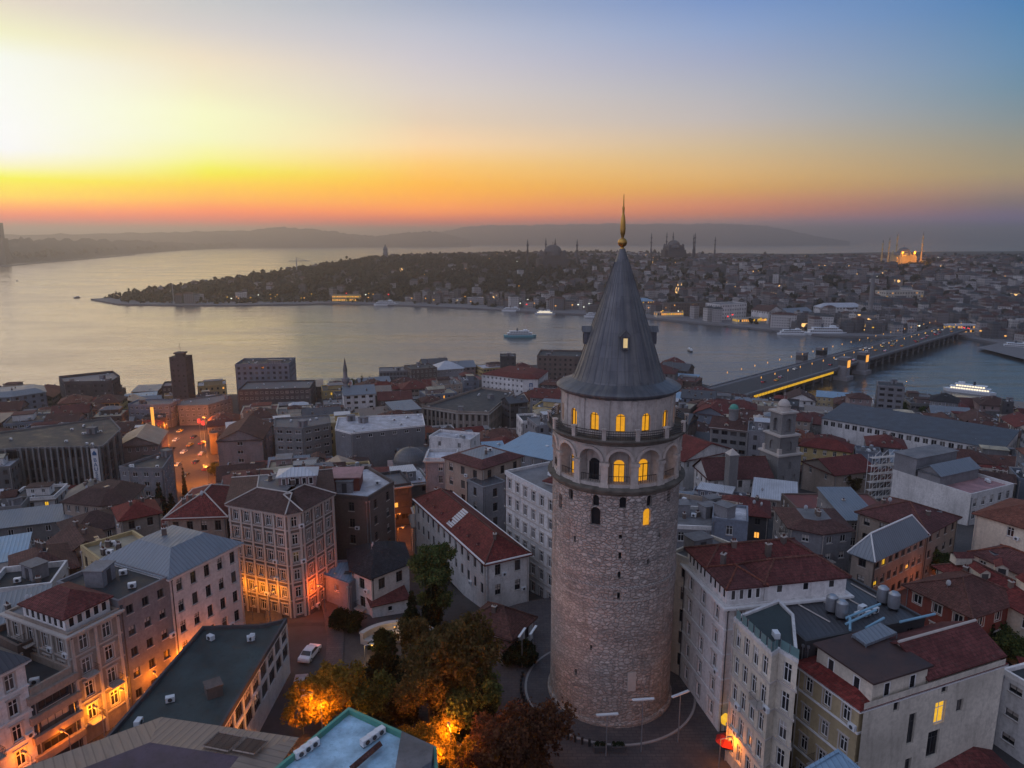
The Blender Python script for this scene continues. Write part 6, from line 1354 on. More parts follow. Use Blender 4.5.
tree('gold', crown_at(408, 738, 3.4), 'orange lit low tree beside the pale blue roof', .7, 1, tg)
tree('gold', crown_at(446, 728, 3.0), 'orange lit low tree at the far end of the bench wall', .62, 3, tg); tree('gold', crown_at(470, 757, 3.2), 'orange lit low tree at the bottom edge before the rust red tree', .66, 2, tg)
for u, v, lab in ((345, 622, 'dark shrub against the blue grey annexe'), (382, 640, 'dark shrub left of the curved garden wall'), (378, 668, 'dark shrub by the path lamp'), (460, 640, 'dark shrub before the low pavilion'), (520, 655, 'dark shrub at the pavilion corner near the tower'), (346, 598, 'dark climbing shrub on the blue grey annexe'), (452, 725, 'dark shrub beside the lit bench wall'), (372, 720, 'orange lit shrub under the round green tree')):
    tree('shrub', crown_at(u, v, 1.2), lab, rr.uniform(1.1, 1.7), None, 'shrubs in the little park')
for u, v, lab, k, s in ((160, 505, 'dark bushy evergreen at the near end of the avenue', 'dark', 1.5), (172, 508, 'dark evergreen filling the corner by the avenue', 'dark', 1.3), (184, 484, 'slender cypress standing before the lit avenue', 'cypress', .95), (214, 466, 'yellow green tree at the right kerb of the avenue', 'round_green', .9), (355, 455, 'dark tree before the long low grey block', 'dark', 1.1), (362, 388, 'pointed dark cypress beside the stone minaret', 'cypress', 1.3), (350, 382, 'round dark tree behind the stone minaret', 'round_green', 1.1), (428, 372, 'dark tree among the shore roofs, centre', 'round_green', 1.2), (725, 418, 'round tree above the broad dark red roof, right', 'round_green', 1.0), (712, 414, 'dark round tree among roofs right of the tower', 'round_green', .9), (545, 425, 'dark tree before the white sided hotel', 'dark', 1.5), (532, 420, 'second dark tree before the white sided hotel', 'round_green', 1.3), (850, 485, 'bare brown tree beside the tan gabled house', 'big_autumn', .6), (1008, 636, 'dark tree at the right picture edge under the red roofs', 'round_green', .9), (990, 640, 'dark low tree beside the brick house', 'dark', .7), (700, 510, 'dark ivy tree right behind the tower gallery', 'dark', .9), (905, 408, 'dark spreading tree on the quay, right', 'round_green', 1.4), (930, 412, 'dark spreading tree on the quay beside the black roofs', 'round_green', 1.5), (885, 400, 'small dark tree on the quay left of the black roofs', 'round_green', 1.1), (280, 440, 'dark tree behind the grey concrete slab', 'dark', 1.2), (320, 418, 'rooftop height tree behind the grey concrete slab', 'round_green', 1.2), (945, 560, 'dark tree in the lit alley, right', 'round_green', .8)):
    tree(k, crown_at(u, v, 5 * s), lab, s)
# ------------------------------------------------------------------ street lamps, posts, small things on the square
def lamp(p, label, h=6.0, watt=900, col=(1.0, 0.27, 0.022), arm=(0.9, 0), group='street lamps', head='lamp_orange', rad=.8):
    o = empty('street_lamp', p, math.atan2(arm[1], arm[0]), label, 'street lamp', group); q = MB(); q.bar((0, 0, -.2), (0, 0, h), .075, 0, 7, .05); q.bar((0, 0, h), (.9, 0, h + .25), .045, 0, 5); q.build('pole', 'steel', o)
    q = MB(); q.box(.75, 1.4, -.14, .14, h + .2, h + .36); q.build('lamp_housing', 'steel', o); q = MB(); q.sphere((1.1, 0, h + .16), .17, 0, 10, 6); q.build('bulb', head, o)
    l = bpy.data.lights.new('lamp_light', 'POINT'); l.energy = watt * 1.5; l.color = col; l.shadow_soft_size = rad; lo = bpy.data.objects.new('lamp_light', l); COL.objects.link(lo); lo.parent = o; lo.location = (1.1, 0, h - .25); return o
def gp(u, v): p = G(u, v); return (p.x, p.y, p.z)
def row_pt(y, out, z=0):
    p = p0 + rd * ((y - 97.8) / rd.y) - rn * out; return (p.x, p.y, z)
OR = (1.0, 0.2, 0.008); YE = (1.0, 0.28, 0.01)
lamp(row_pt(70.5, 2.0), 'street lamp at the foot of the nearest white townhouse', 4.2, 330, OR, (-.5, .2)); lamp(row_pt(74.3, 2.0), 'street lamp washing the banded office block orange', 4.0, 330, OR, (-.5, .2)); lamp(row_pt(78, 2.0), 'street lamp washing the left half of the ornate beige house orange', 4.4, 480, YE, (-.9, .4)); lamp(row_pt(81.2, 2.0), 'street lamp washing the right half of the ornate beige house orange', 4.6, 480, YE, (-.9, .4)); lamp(row_pt(85, 2.0), 'street lamp under the plain greyish white house', 4.2, 420, OR, (-.5, .5)); lamp(row_pt(89, 2.0), 'street lamp between the plain house and the grey hipped roof house', 4.4, 480, OR, (-.5, .5)); lamp(row_pt(92.5, 2.0), 'street lamp under the grey hipped roof house', 4.2, 330, OR, (-.5, .5))
pa, pb = BUILT_B1[0], BUILT_B1[1]; dd = (pb - pa).normalized(); nn = Vector((dd.y, -dd.x))
for k, f in enumerate((.18, .5, .8)):
    p = pa + (pb - pa) * f + nn * 2.6; lamp((p.x, p.y, 0), 'street lamp lighting the left side of the chamfered corner house, %s' % ('far end', 'middle', 'near end')[k], 4.6, 300, YE, (-nn.x, -nn.y))
pa, pb = BUILT_B1[2], BUILT_B1[3]; dd = (pb - pa).normalized(); nn = Vector((dd.y, -dd.x))
for k, f in enumerate((.15, .7)):
    p = pa + (pb - pa) * f + nn * 2.6; lamp((p.x, p.y, 0), 'red orange street lamp at the right side of the chamfered corner house, %s' % ('near end', 'far end')[k], 4.4, 620, (1, .13, .006), (-nn.x, -nn.y))
pc = G(236, 752); lamp((pc.x + .6, pc.y, 0), 'street lamp shining on the near end of the white gridded side', 4.6, 620, (1, .3, .015), (-1, .2)); pc = G(252, 716); lamp((pc.x + .6, pc.y, 0), 'street lamp shining on the middle of the white gridded side', 4.6, 380, (1, .3, .015), (-1, .2))
tp = TREES[10].location; lamp((tp.x + .6, tp.y - 3.9, 0), 'street lamp before the golden tree beside the lane', 6.0, 4200, YE, (-.3, 1)); lamp((tp.x - 2.6, tp.y - 1.0, 0), 'street lamp at the lane side of the golden tree', 5.4, 1500, YE, (1, .2))
for k in (14, 15, 16, 17): tp = TREES[k].location; lamp((tp.x + .8, tp.y - 2.6, 0), 'low park lamp before the %s orange lit low tree' % ('second', 'leftmost', 'third', 'rightmost')[k - 14], 4.4, 2200, YE, (-.3, 1))
pc = G(455, 735); lamp((pc.x, pc.y, 0), 'low park lamp beside the bench wall', 2.2, 240, (1, .45, .05), (-1, 0))
pc = G(365, 662); lamp((pc.x, pc.y, 0), 'small park lamp beside the dark shrub and the lane', 2.6, 150, (1, .6, .2), (1, 0)); pc = G(388, 642); lamp((pc.x, pc.y, 0), 'small park lamp on the curved garden wall', 2.4, 90, (1, .6, .2), (1, 0))
pc = G(372, 600); lamp((pc.x, pc.y, pc.z), 'small lamp at the cottage door', 2.6, 100, (1, .8, .4), (0, -1))
pc = G(412, 545); lamp((pc.x - 3, pc.y, pc.z), 'street lamp in the alley left of the red roofed school', 4, 600, OR); pc = G(404, 530); lamp((pc.x - 2, pc.y, pc.z), 'far street lamp in the alley left of the red roofed school', 4, 600, OR)
for k, (u, v, w) in enumerate(((918, 590, 170), (932, 578, 260), (904, 600, 150))):
    pc = G(u, v); lamp((pc.x + 2.8, pc.y - 1.2, pc.z), 'street lamp in the orange alley below the grey metal roof, %s' % ('middle', 'far end', 'near end')[k], 2.7, w, OR, (-1, 1))
pc = G(735, 778); lamp((pc.x - 1.6, pc.y + 1, 0), 'street lamp lighting the foot of the cream house orange', 4.2, 420, YE, (1, 0)); pc = G(1003, 725); lamp((pc.x, pc.y, 0), 'street lamp between the lit wall and the white edged house', 4.5, 300, (1, .4, .1), (1, 0))
for u, v, lab in ((166, 440, 'avenue lamp at the left kerb, far end'), (168, 462, 'avenue lamp at the left kerb, middle'), (206, 432, 'avenue lamp at the right kerb, far end'), (207, 458, 'avenue lamp at the right kerb, middle'), (170, 488, 'avenue lamp at the left kerb, near end'), (208, 484, 'avenue lamp at the right kerb, near end')):
    pc = G(u, v); lamp((pc.x, pc.y, pc.z), lab, 8, 7000, (1, .24, .02), arm=(1 if u < 187 else -1, 0), group='avenue lamps')
pc = G(545, 440); lamp((pc.x, pc.y, pc.z), 'bright yellow street lamp beside the white sided hotel', 7, 5000, (1, .45, .02)); pc = G(318, 396); lamp((pc.x, pc.y, pc.z), 'orange lamp in the gap between the shore blocks', 6, 4000, (1, .3, .02)); pc = G(347, 409); lamp((pc.x - 3, pc.y - 4, pc.z), 'orange lamp at the foot of the stone minaret', 5, 1200, (1, .4, .05))
def t_post(p, label, h, a):
    o = empty('lamp_post', p, a, label, 'lamp post', 'white lamp posts round the tower'); q = MB(); q.bar((0, 0, -.2), (0, 0, h), .08, 0, 8, .06); q.build('pole', 'steel', o); q = MB(); q.box(-1.3, 1.3, -.16, .16, h - .02, h + .12); q.build('lamp_bar', 'unit_white', o); return o
t_post(gp(641, 752), 'white T shaped lamp post in front of the tower foot', 7.0, .1); t_post(gp(678, 742), 'white T shaped lamp post right of the tower foot', 6.5, .5); t_post(gp(606, 756), 'thin T shaped lamp post left of the two dark planters', 5.5, .1); t_post(gp(522, 668), 'white lamp post left of the tower beside the pavilion', 5.5, 1.2); t_post(gp(533, 662), 'second white lamp post close to the pavilion corner', 5.0, 1.2)
for u, lab in ((600, 'left of two dark box planters on the terrace edge'), (618, 'right of two dark box planters on the terrace edge')):
    p = gp(u, 751); o = empty('planter', (p[0], p[1], .05), 0.05, lab, 'planter'); q = MB(); q.box(-.75, .75, -.4, .4, 0, .75); q.box(-.82, .82, -.47, .47, .68, .78); q.build('box', 'trim_dark', o); q = MB()
    for i in range(60): a = rr.uniform(-.68, .68); b_ = rr.uniform(-.33, .33); q.face([(a, b_, .76), (a + .12, b_ + .05, .95 + rr.uniform(0, .2)), (a - .08, b_ + .1, .9)])
    q.build('plants', 'leaf_dark', o)
bol = None
for k in range(22):
    a = R(168) + R(92) * k / 21; p = (TX + 12.0 * math.cos(a), TY + 12.0 * math.sin(a), .03)
    if bol is None: bol = empty('bollard', p, 0, 'dark iron bollard in the curved row left of the tower', 'bollard', 'bollards round the terrace'); q = MB(); q.lathe([(.17, 0), (.15, .7), (.19, .75), (.17, .95), (.01, 1.05)], 10); q.build('post', 'iron', bol)
    else: copy_tree(bol, None, p)
pr = empty('parasol', gp(727, 758), 0, 'closed dark red parasol at the foot of the cream house', 'parasol'); q = MB(); q.lathe([(.12, 1.0), (1.5, 2.3), (.9, 2.75), (.02, 3.0)], 8); q.build('canopy', 'canvas_red', pr); q = MB(); q.bar((0, 0, 0), (0, 0, 3.1), .04); q.build('pole', 'steel', pr)
lw = empty('lantern_sign', gp(724, 741), 0.2, 'glowing yellow lantern sign on a post at the alley mouth', 'lantern'); q = MB(); q.bar((0, 0, 0), (0, 0, 2.2), .05); q.build('post', 'iron', lw); q = MB(); q.lathe([(.1, 2.2), (.5, 2.5), (.55, 3.2), (.2, 3.7), (.02, 3.8)], 10); q.build('lantern', 'lit_yellow', lw)
bw = empty('bench_wall', gp(452, 745), -0.75, 'low lit stone bench wall along the park path', 'bench'); q = MB(); q.box(-3.6, 3.6, -.35, .35, 0, .5); q.box(-3.7, 3.7, -.42, .42, .5, .6); q.build('seat', 'trim_stone', bw)
# ------------------------------------------------------------------ vehicles
def car_mesh(detail=True):
    q = MB(); pts = [(-2.1, .35), (-2.12, .75), (-1.95, .92), (-1.2, .98), (-.65, 1.42), (.75, 1.45), (1.4, 1.0), (2.0, .9), (2.12, .6), (2.1, .35)]
    w0 = lambda z: .86 - max(0, z - .9) * .36
    L_ = [q.V((x, -w0(z), z)) for x, z in pts]; R__ = [q.V((x, w0(z), z)) for x, z in pts]; n = len(pts)
    for i in range(n): j = (i + 1) % n; q.f.append([L_[i], R__[i], R__[j], L_[j]]); q.m.append(0)
    q.f.append(L_[::-1]); q.f.append(R__); q.m += [0, 0]
    return q
def make_car(p, rz, label, paint, group='parked cars on the lane', tail=False, head=False):
    o = empty('car', p, rz, label, 'car', group); car_mesh().build('body', paint, o)
    q = MB(); k = .012
    for s in (-1, 1):
        q.face([(x, s * (.86 - max(0, z - .9) * .36 + k), z) for x, z in ((-1.05, 1.0), (-.58, 1.36), (.68, 1.38), (1.2, 1.02))])
    q.face([(x + .03, y, z + .02) for x, y, z in ((1.36, -.74, 1.03), (1.36, .74, 1.03), (.8, .62, 1.42), (.8, -.62, 1.42))]); q.face([(x - .03, y, z + .02) for x, y, z in ((-1.17, -.74, 1.0), (-1.17, .74, 1.0), (-.68, .62, 1.4), (-.68, -.62, 1.4))]); q.build('windows', 'glass', o)
    q = MB()
    wm = CLUT.get('wheel')
    if wm is None: q.bar((0, -.11, 0), (0, .11, 0), .33, 0, 16); q.bar((0, -.12, 0), (0, .12, 0), .2, 1, 10); wm = q.mesh('wheel', ['rubber', 'steel'], uv=False); CLUT['wheel'] = wm
    for x in (-1.3, 1.3):
        for y in (-.78, .78): link('wheel', wm, o, (x, y, .33))
    for y in (-.62, .62):
        for x, nm, m in ((2.1, 'headlight', 'lit_white' if head else 'unit_white'), (-2.1, 'tail_light', 'lit_red' if tail else 'car_red')):
            c_ = CLUT.get((nm, m))
            if c_ is None: q = MB(); q.box(-.06, .06, -.2, .2, -.08, .08); c_ = q.mesh(nm, m, uv=False); CLUT[(nm, m)] = c_
            link(nm, c_, o, (x, y, .68))
    return o
make_car((*gp(310, 657)[:2], .06), -1.75, 'white car parked on the lane, the farther of the two', 'car_white'); make_car((*gp(300, 689)[:2], .06), -1.45, 'silver car parked on the lane near the orange lit tree', 'car_silver')
for u, v, rz, lab, pt, t, h in ((184, 453, -1.6, 'car with bright headlights driving up the avenue', 'car_white', 0, 1), (202, 455, 1.5, 'pale car with red tail lights on the right lane of the avenue', 'car_silver', 1, 0), (194, 438, 1.5, 'dark car in the middle of the avenue', 'car_dark', 1, 0), (172, 450, -1.6, 'dark car by the left kerb of the avenue', 'car_dark', 1, 0), (180, 432, -1.6, 'distant car at the far end of the avenue', 'car_yellow', 0, 1), (199, 425, 1.5, 'distant car with red lights at the far end of the avenue', 'car_dark', 1, 0), (206, 470, 1.5, 'parked car at the right kerb of the avenue', 'car_red', 0, 0), (178, 466, -1.6, 'pale car with headlights low on the avenue', 'car_silver', 0, 1), (196, 463, 1.5, 'dark car with red lights low on the avenue', 'car_dark', 1, 0), (190, 446, 1.5, 'yellow taxi in the middle lane of the avenue', 'car_yellow', 1, 0), (186, 476, -1.6, 'dark car at the near end of the avenue', 'car_dark', 0, 1), (176, 441, -1.6, 'white car by the left lamps of the avenue', 'car_white', 0, 1), (202, 444, 1.5, 'red car in the right lane of the avenue', 'car_red', 1, 0)):
    p = gp(u, v); make_car((p[0], p[1], p[2] + .06), rz, lab, pt, 'cars on the avenue', t, h)
for u, v, lab, m, z0, z1 in ((154, 430, 'tall vertical orange neon sign left of the avenue', 'lit_amber', -24, -9), (199, 421, 'red neon sign at the right side of the avenue', 'lit_red', -33, -30), (203, 423, 'second red neon sign lower on the avenue', 'lit_red', -34.5, -32.5)):
    p = at_y(u, v, 290 if u < 170 else 330); o = empty('neon_sign', (p.x, p.y, zg(p.x, p.y)), 0, lab, 'neon sign'); g0 = zg(p.x, p.y); q = MB(); q.box(-.6, .6, -.15, .1, z0 - g0 if u < 170 else p.z - g0 - 1, z1 - g0 if u < 170 else p.z - g0 + 1); q.build('tube_panel', m, o); q = MB(); q.bar((0, .3, 0), (0, .3, (z1 if u < 170 else p.z + 1) - g0), .07); q.build('mast', 'steel', o)
# ------------------------------------------------------------------ bridge
bA = U(736, 389, -40.5); bB = U(950, 329, -40.5); bd = (bB - bA); bL = bd.length; bd.normalize(); ba = math.atan2(bd.y, bd.x)
br = empty('bridge', (bA.x, bA.y, SEA), ba, 'long low road bridge with lit lower arcade and four squat towers, crossing the inlet', 'bridge')
tf = (U(803, 365, -46) - bA).dot(bd) / bL; print('tower fraction', tf); W2 = 15.0; q = MB(); q.box(-12, bL + 15, -W2, W2, 8.0, 9.5); q.build('deck', 'quay', br); q = MB(); q.box(-12, bL + 15, -11.5, 11.5, 9.504, 9.51); q.build('carriageway', 'asphalt', br)
q = MB()
for s in (-1, 1): q.box(-12, bL + 15, s * W2 - .12, s * W2 + .12, 9.5, 10.5); 
q.build('railing', 'steel', br)
q = MB(); q.box(0, bL * (tf - .05), -W2 + 3, W2 - 3, 3.0, 3.8); q.box(bL * (tf + .05), bL, -W2 + 3, W2 - 3, 3.0, 3.8); q.box(0, bL * (tf - .06), -W2 + 7, W2 - 7, 3.8, 8); q.box(bL * (tf + .06), bL, -W2 + 7, W2 - 7, 3.8, 8); q.build('lower_arcade', 'plaster_dark', br)
q = MB(); n = 60
for i in range(n):
    x = i * bL * (tf - .06) / n; q.box(x + .5, x + bL * (tf - .06) / n * .62, -W2 + 1.7, -W2 + 2.1, 5.4, 7.7)
lt = q.build('arcade_lights', 'lit_yellow', br)
q = MB()
for i in range(30):
    x = i * bL / 30
    for y in (-W2 + 3, 0, W2 - 3): q.bar((x, y, -2), (x, y, 8), .9, 0, 8)
q.build('piles', 'quay', br)
for x in (bL * (tf - .04), bL * (tf + .04)):
    for s in (-1, 1):
        t = MB(); T = lambda p, x=x, s=s: (x + p[0], s * 17.0 + p[1], p[2])
        t.box(-3.8, 3.8, -3.2, 3.2, -1, 17, 0, T); t.box(-4.2, 4.2, -3.6, 3.6, 17, 17.8, 0, T); t.box(-3.86, 3.86, -3.26, 3.26, 11.5, 15.5, 1, T); t.box(-6, 6, -5.5, 5.5, -1, 3, 0, T); to = t.build('bridge_tower', ['plaster_grey', 'glass'], br)
        if s == -1: q = MB(); q.box(-2.4, 2.4, -3.6, -3.3, 10, 15.5, 0, T); q.build('lit_window', 'lit_amber', to)
dk = lambda x, y, z=9.51: (bA.x + bd.x * x - bd.y * y, bA.y + bd.y * x + bd.x * y, SEA + z)
pc_ = 0; protos = {}
for i in range(46):
    y = rr.choice((-9, -5.5, -2, 2, 5.5, 9)); x = rr.uniform(0, bL + 10) if i < 14 else rr.uniform(bL * .5, bL + 12); away = y < 0
    key = (away, i % 4)
    if key not in protos:
        protos[key] = make_car(dk(x, y), ba if away else ba + math.pi, 'car %s on the bridge' % ('driving away with red tail lights' if away else 'coming with white headlights'), ('car_white', 'car_dark', 'car_silver', 'car_yellow')[i % 4], 'cars on the bridge', away, not away)
    else:
        o = copy_tree(protos[key], None, dk(x, y))
# lamps of the bridge and the far quay: small things of their own
q = MB(); q.bar((0, 0, 0), (0, 0, 9), .12, 0, 5); q.sphere((0, 0, 9.3), .75, 1, 8, 6); LAMPM = {m: None for m in ('lamp_far', 'lamp_cool', 'lit_red', 'lit_yellow')}
for m in LAMPM:
    q = MB(); q.bar((0, 0, -1), (0, 0, 8), .1, 0, 5); LAMPM[m] = (q.mesh('pole', 'steel'), None); q = MB(); q.sphere((0, 0, 8.3), .8 if m != 'lamp_far' else .75, 0, 8, 6); LAMPM[m] = (LAMPM[m][0], q.mesh('bulb', m))
def far_lamp(x, y, z, m, label, group, s=1.0):
    o = empty('street_lamp', (x, y, z), 0, label, 'street lamp', group); o.scale = (s, s, 1); link('pole', LAMPM[m][0], o); link('bulb', LAMPM[m][1], o); return o
for i in range(24):
    for s in (-1, 1):
        p = dk((i + .5) * bL / 24, s * 12.5); far_lamp(*p, 'lamp_far', 'lamp on the bridge deck, %s side' % ('near' if s < 0 else 'far'), 'lamps along the bridge', .34)
for k in range(120):
    t = rr.uniform(.12, .84) * (len(FRONT) - 1); i = int(t); p = FRONT[i].lerp(FRONT[i + 1], t - i); n = rr.uniform(10, 90)
    P_ = np.array([[p.x * 1.0, p.y + n]]); m = rr.choice(('lamp_far', 'lamp_far', 'lamp_far', 'lamp_cool', 'lit_red', 'lit_yellow'))
    far_lamp(p.x, p.y + n, float(far_z(P_)[0]), m, '%s lamp on the far quay' % {'lamp_far': 'warm', 'lamp_cool': 'cool white', 'lit_red': 'red', 'lit_yellow': 'yellow'}[m], 'lamps of the far shore', rr.uniform(.9, 1.8))
for k in range(60):
    x = rr.uniform(-250, 1300); y = rr.uniform(900, 1850); P_ = np.array([[x, y]])
    if inside(P_, POLY)[0] and poly_dist(P_, FRONT)[0] > 90:
        m = rr.choice(('lamp_far', 'lamp_cool', 'lamp_far', 'lit_yellow')); far_lamp(x, y, float(far_z(P_)[0]) + rr.uniform(2, 7), m, '%s lamp up in the far town' % {'lamp_far': 'warm', 'lamp_cool': 'cool white', 'lit_yellow': 'yellow'}[m], 'lamps of the far shore', rr.uniform(.7, 1.3))
# ------------------------------------------------------------------ the far town: thousands of small houses and the wooded hill read as masses
for k, c in (('far_a', (.36, .335, .33)), ('far_b', (.23, .205, .2)), ('far_c', (.5, .47, .45)), ('far_d', (.13, .125, .13))):
    b = NB(k); uv = b.uv(); brk = b.n('TexBrick'); b.L(uv, brk.inputs[0]); brk.offset = 0; brk.inputs['Scale'].default_value = 1; brk.inputs['Brick Width'].default_value = 2.8; brk.inputs['Row Height'].default_value = 3.1; brk.inputs['Mortar Size'].default_value = .85
    brk.inputs['Color1'].default_value = (.03, .03, .035, 1); brk.inputs['Color2'].default_value = (.06, .055, .05, 1); brk.inputs['Mortar'].default_value = (*c, 1); n1 = b.noise(b.pos(), .04, 4); b.bsdf(b.mix(n1, brk.outputs[0], b.mix(.5, brk.outputs[0], mul(c, .6))), .9, .1)
b = NB('far_lit'); uv = b.uv(); vo = b.n('TexVoronoi'); b.L(b.scale(uv, (.35, .32, 1)), vo.inputs['Vector']); vo.inputs['Scale'].default_value = 1; sp = b.n('SeparateColor'); b.L(vo.outputs['Color'], sp.inputs[0]); b.bsdf((.2, .18, .17), .9, .1, 0, None, (1, .55, .15), b.mr(b.math('GREATER_THAN', sp.outputs[0], .86), 0, 1, 0, 1.6))
fh_ = MB(); cnt = 0; FARBOX = []
def hero_clear(x, y):
    return not any((x - a) ** 2 + (y - c) ** 2 < r * r for a, c, r in FARBOX)
HERO = []
def on_hill(u, dist): x, y = on_ray(u, dist); return x, y, farz1(x, y)
for u, D, r in ((553, 1500, 60), (674, 1560, 60), (905, 1560, 60), (730, 1000, 38), (772, 978, 26), (800, 990, 30), (690, 1032, 36), (640, 1095, 30), (344, 1245, 32), (755, 955, 28), (672, 1003, 28), (845, 1040, 36), (905, 1150, 36), (968, 965, 28)): x, y = on_ray(u, D); FARBOX.append((x, y, r))
for k in range(9000):
    u = rr.uniform(120, 1090); D = 740 + 1300 * rr.random() ** 1.15; x, y = on_ray(u, D); HERO.append((x, y))
HP = np.array(HERO); ok = inside(HP, POLY); df = poly_dist(HP, FRONT); zz = far_z(HP); town = 0.08 + 0.95 * np.clip((HP[:, 0] - 40) / 380, 0, 1); town = np.where((df < 130) & (HP[:, 0] > -160), np.maximum(town, .4), town)
grid = {}
for i in range(len(HP)):
    if not ok[i] or df[i] < 16 or rr.random() > town[i]: continue
    x, y = HP[i]; key = (int(x // 11), int(y // 11))
    if key in grid or not hero_clear(x, y): continue
    grid[key] = 1; w, d, h = rr.uniform(7, 15), rr.uniform(7, 14), rr.uniform(6, 15) * (1.25 if df[i] < 220 else 1); a = rr.uniform(-.5, .5); ca, sa = math.cos(a), math.sin(a); z = zz[i] - 2
    if rr.random() < .07: w *= 2.2; d *= 1.3
    T = lambda p: (x + p[0] * ca - p[1] * sa, y + p[0] * sa + p[1] * ca, p[2]); m = rr.choice((0, 0, 1, 1, 2, 3, 3)) if rr.random() > .03 else 4
    fh_.box(-w / 2, w / 2, -d / 2, d / 2, z, z + h + 2, m, T, 'b')
    if rr.random() < .62:
        t = rr.choice((5, 5, 6)); e = [T(p) for p in ((-w / 2 - .4, -d / 2 - .4, z + h + 2), (w / 2 + .4, -d / 2 - .4, z + h + 2), (w / 2 + .4, d / 2 + .4, z + h + 2), (-w / 2 - .4, d / 2 + .4, z + h + 2))]; r0, r1 = T((-w * .25, 0, z + h + 4.4)), T((w * .25, 0, z + h + 4.4)); fh_.face([e[0], e[1], r1, r0], t); fh_.face([e[2], e[3], r0, r1], t); fh_.face([e[1], e[2], r1], t); fh_.face([e[3], e[0], r0], t)
    else: fh_.box(-w / 5, w / 6, -d / 6, d / 5, z + h + 2, z + h + 4.2, 3, T, 'b')
    cnt += 1
print('far houses', cnt)
tag(fh_.build('far_houses', ['far_a', 'far_b', 'far_c', 'far_d', 'far_lit', 'tile_brown', 'flat_dark']), 'mass of small houses covering the hill across the water', 'houses', None, 'stuff')
# wood on the headland: many small crowns
ico = [(0, 0, -1), (.72, -.53, -.45), (-.28, -.85, -.45), (-.89, 0, -.45), (-.28, .85, -.45), (.72, .53, -.45), (.28, -.85, .45), (-.72, -.53, .45), (-.72, .53, .45), (.28, .85, .45), (.89, 0, .45), (0, 0, 1)]
icf = [(0, 1, 2), (1, 0, 5), (0, 2, 3), (0, 3, 4), (0, 4, 5), (1, 5, 10), (2, 1, 6), (3, 2, 7), (4, 3, 8), (5, 4, 9), (1, 10, 6), (2, 6, 7), (3, 7, 8), (4, 8, 9), (5, 9, 10), (6, 10, 11), (7, 6, 11), (8, 7, 11), (9, 8, 11), (10, 9, 11)]
ico = np.array(ico); icf = np.array(icf)
def wood(name, P, Z, h, label, mat='leaf_far', leafs=5):
    n = len(P); g = np.random.default_rng(3); V = []; Fc = []
    base = np.repeat(np.column_stack([P, Z]), leafs, axis=0); hh = np.repeat(h, leafs); off = g.normal(size=(n * leafs, 3)) * np.column_stack([hh * .28, hh * .28, hh * .2]); off[:, 2] += hh * .55
    s = hh * g.uniform(.2, .36, n * leafs); v = ico[None] * s[:, None, None] * g.uniform(.65, 1.3, (n * leafs, 12, 1)) + (base + off)[:, None]; f = icf[None] + (np.arange(n * leafs) * 12)[:, None, None]
    me = bpy.data.meshes.new(name); me.from_pydata(v.reshape(-1, 3).tolist(), [], f.reshape(-1, 3).tolist()); me.materials.append(MAT[mat]); o = link(name, me); tag(o, label, 'wood', None, 'stuff'); return o
TP = np.array([on_ray(rr.uniform(98, 1090), 850 + 1350 * rr.random() ** .8) for _ in range(19000)]); ok = inside(TP, POLY); df = poly_dist(TP, FRONT); keep = ok & (df > 14)
prob = np.where(TP[:, 0] < 60, .98, np.where(TP[:, 0] < 330, .5, .2)); prob = np.where((df < 110) & (TP[:, 0] > -200), prob * .3, prob); keep &= rng.random(len(TP)) < prob; TP = TP[keep]; TP = TP[:6500]
wood('headland_wood', TP, far_z(TP), rng.uniform(7, 15, len(TP)) * np.clip(poly_dist(TP, FRONT) / 120, .55, 1), 'dark wood covering the headland across the water')
CP = np.array([(x, y) for x, y, h in COAST_PTS]); cp2 = []
for a, b_ in zip(CP, CP[1:]):
    for i in range(60): t = rr.random(); q_ = a + (b_ - a) * t; s = rr.uniform(1.01, 1.1); cp2.append(q_ * s)
cp2 = np.array(cp2); wood('far_coast_wood', cp2, np.full(len(cp2), SEA + 3.0) + rng.uniform(0, 14, len(cp2)), rng.uniform(16, 34, len(cp2)), 'hazy wooded far coast at the left horizon', 'leaf_far', 3)
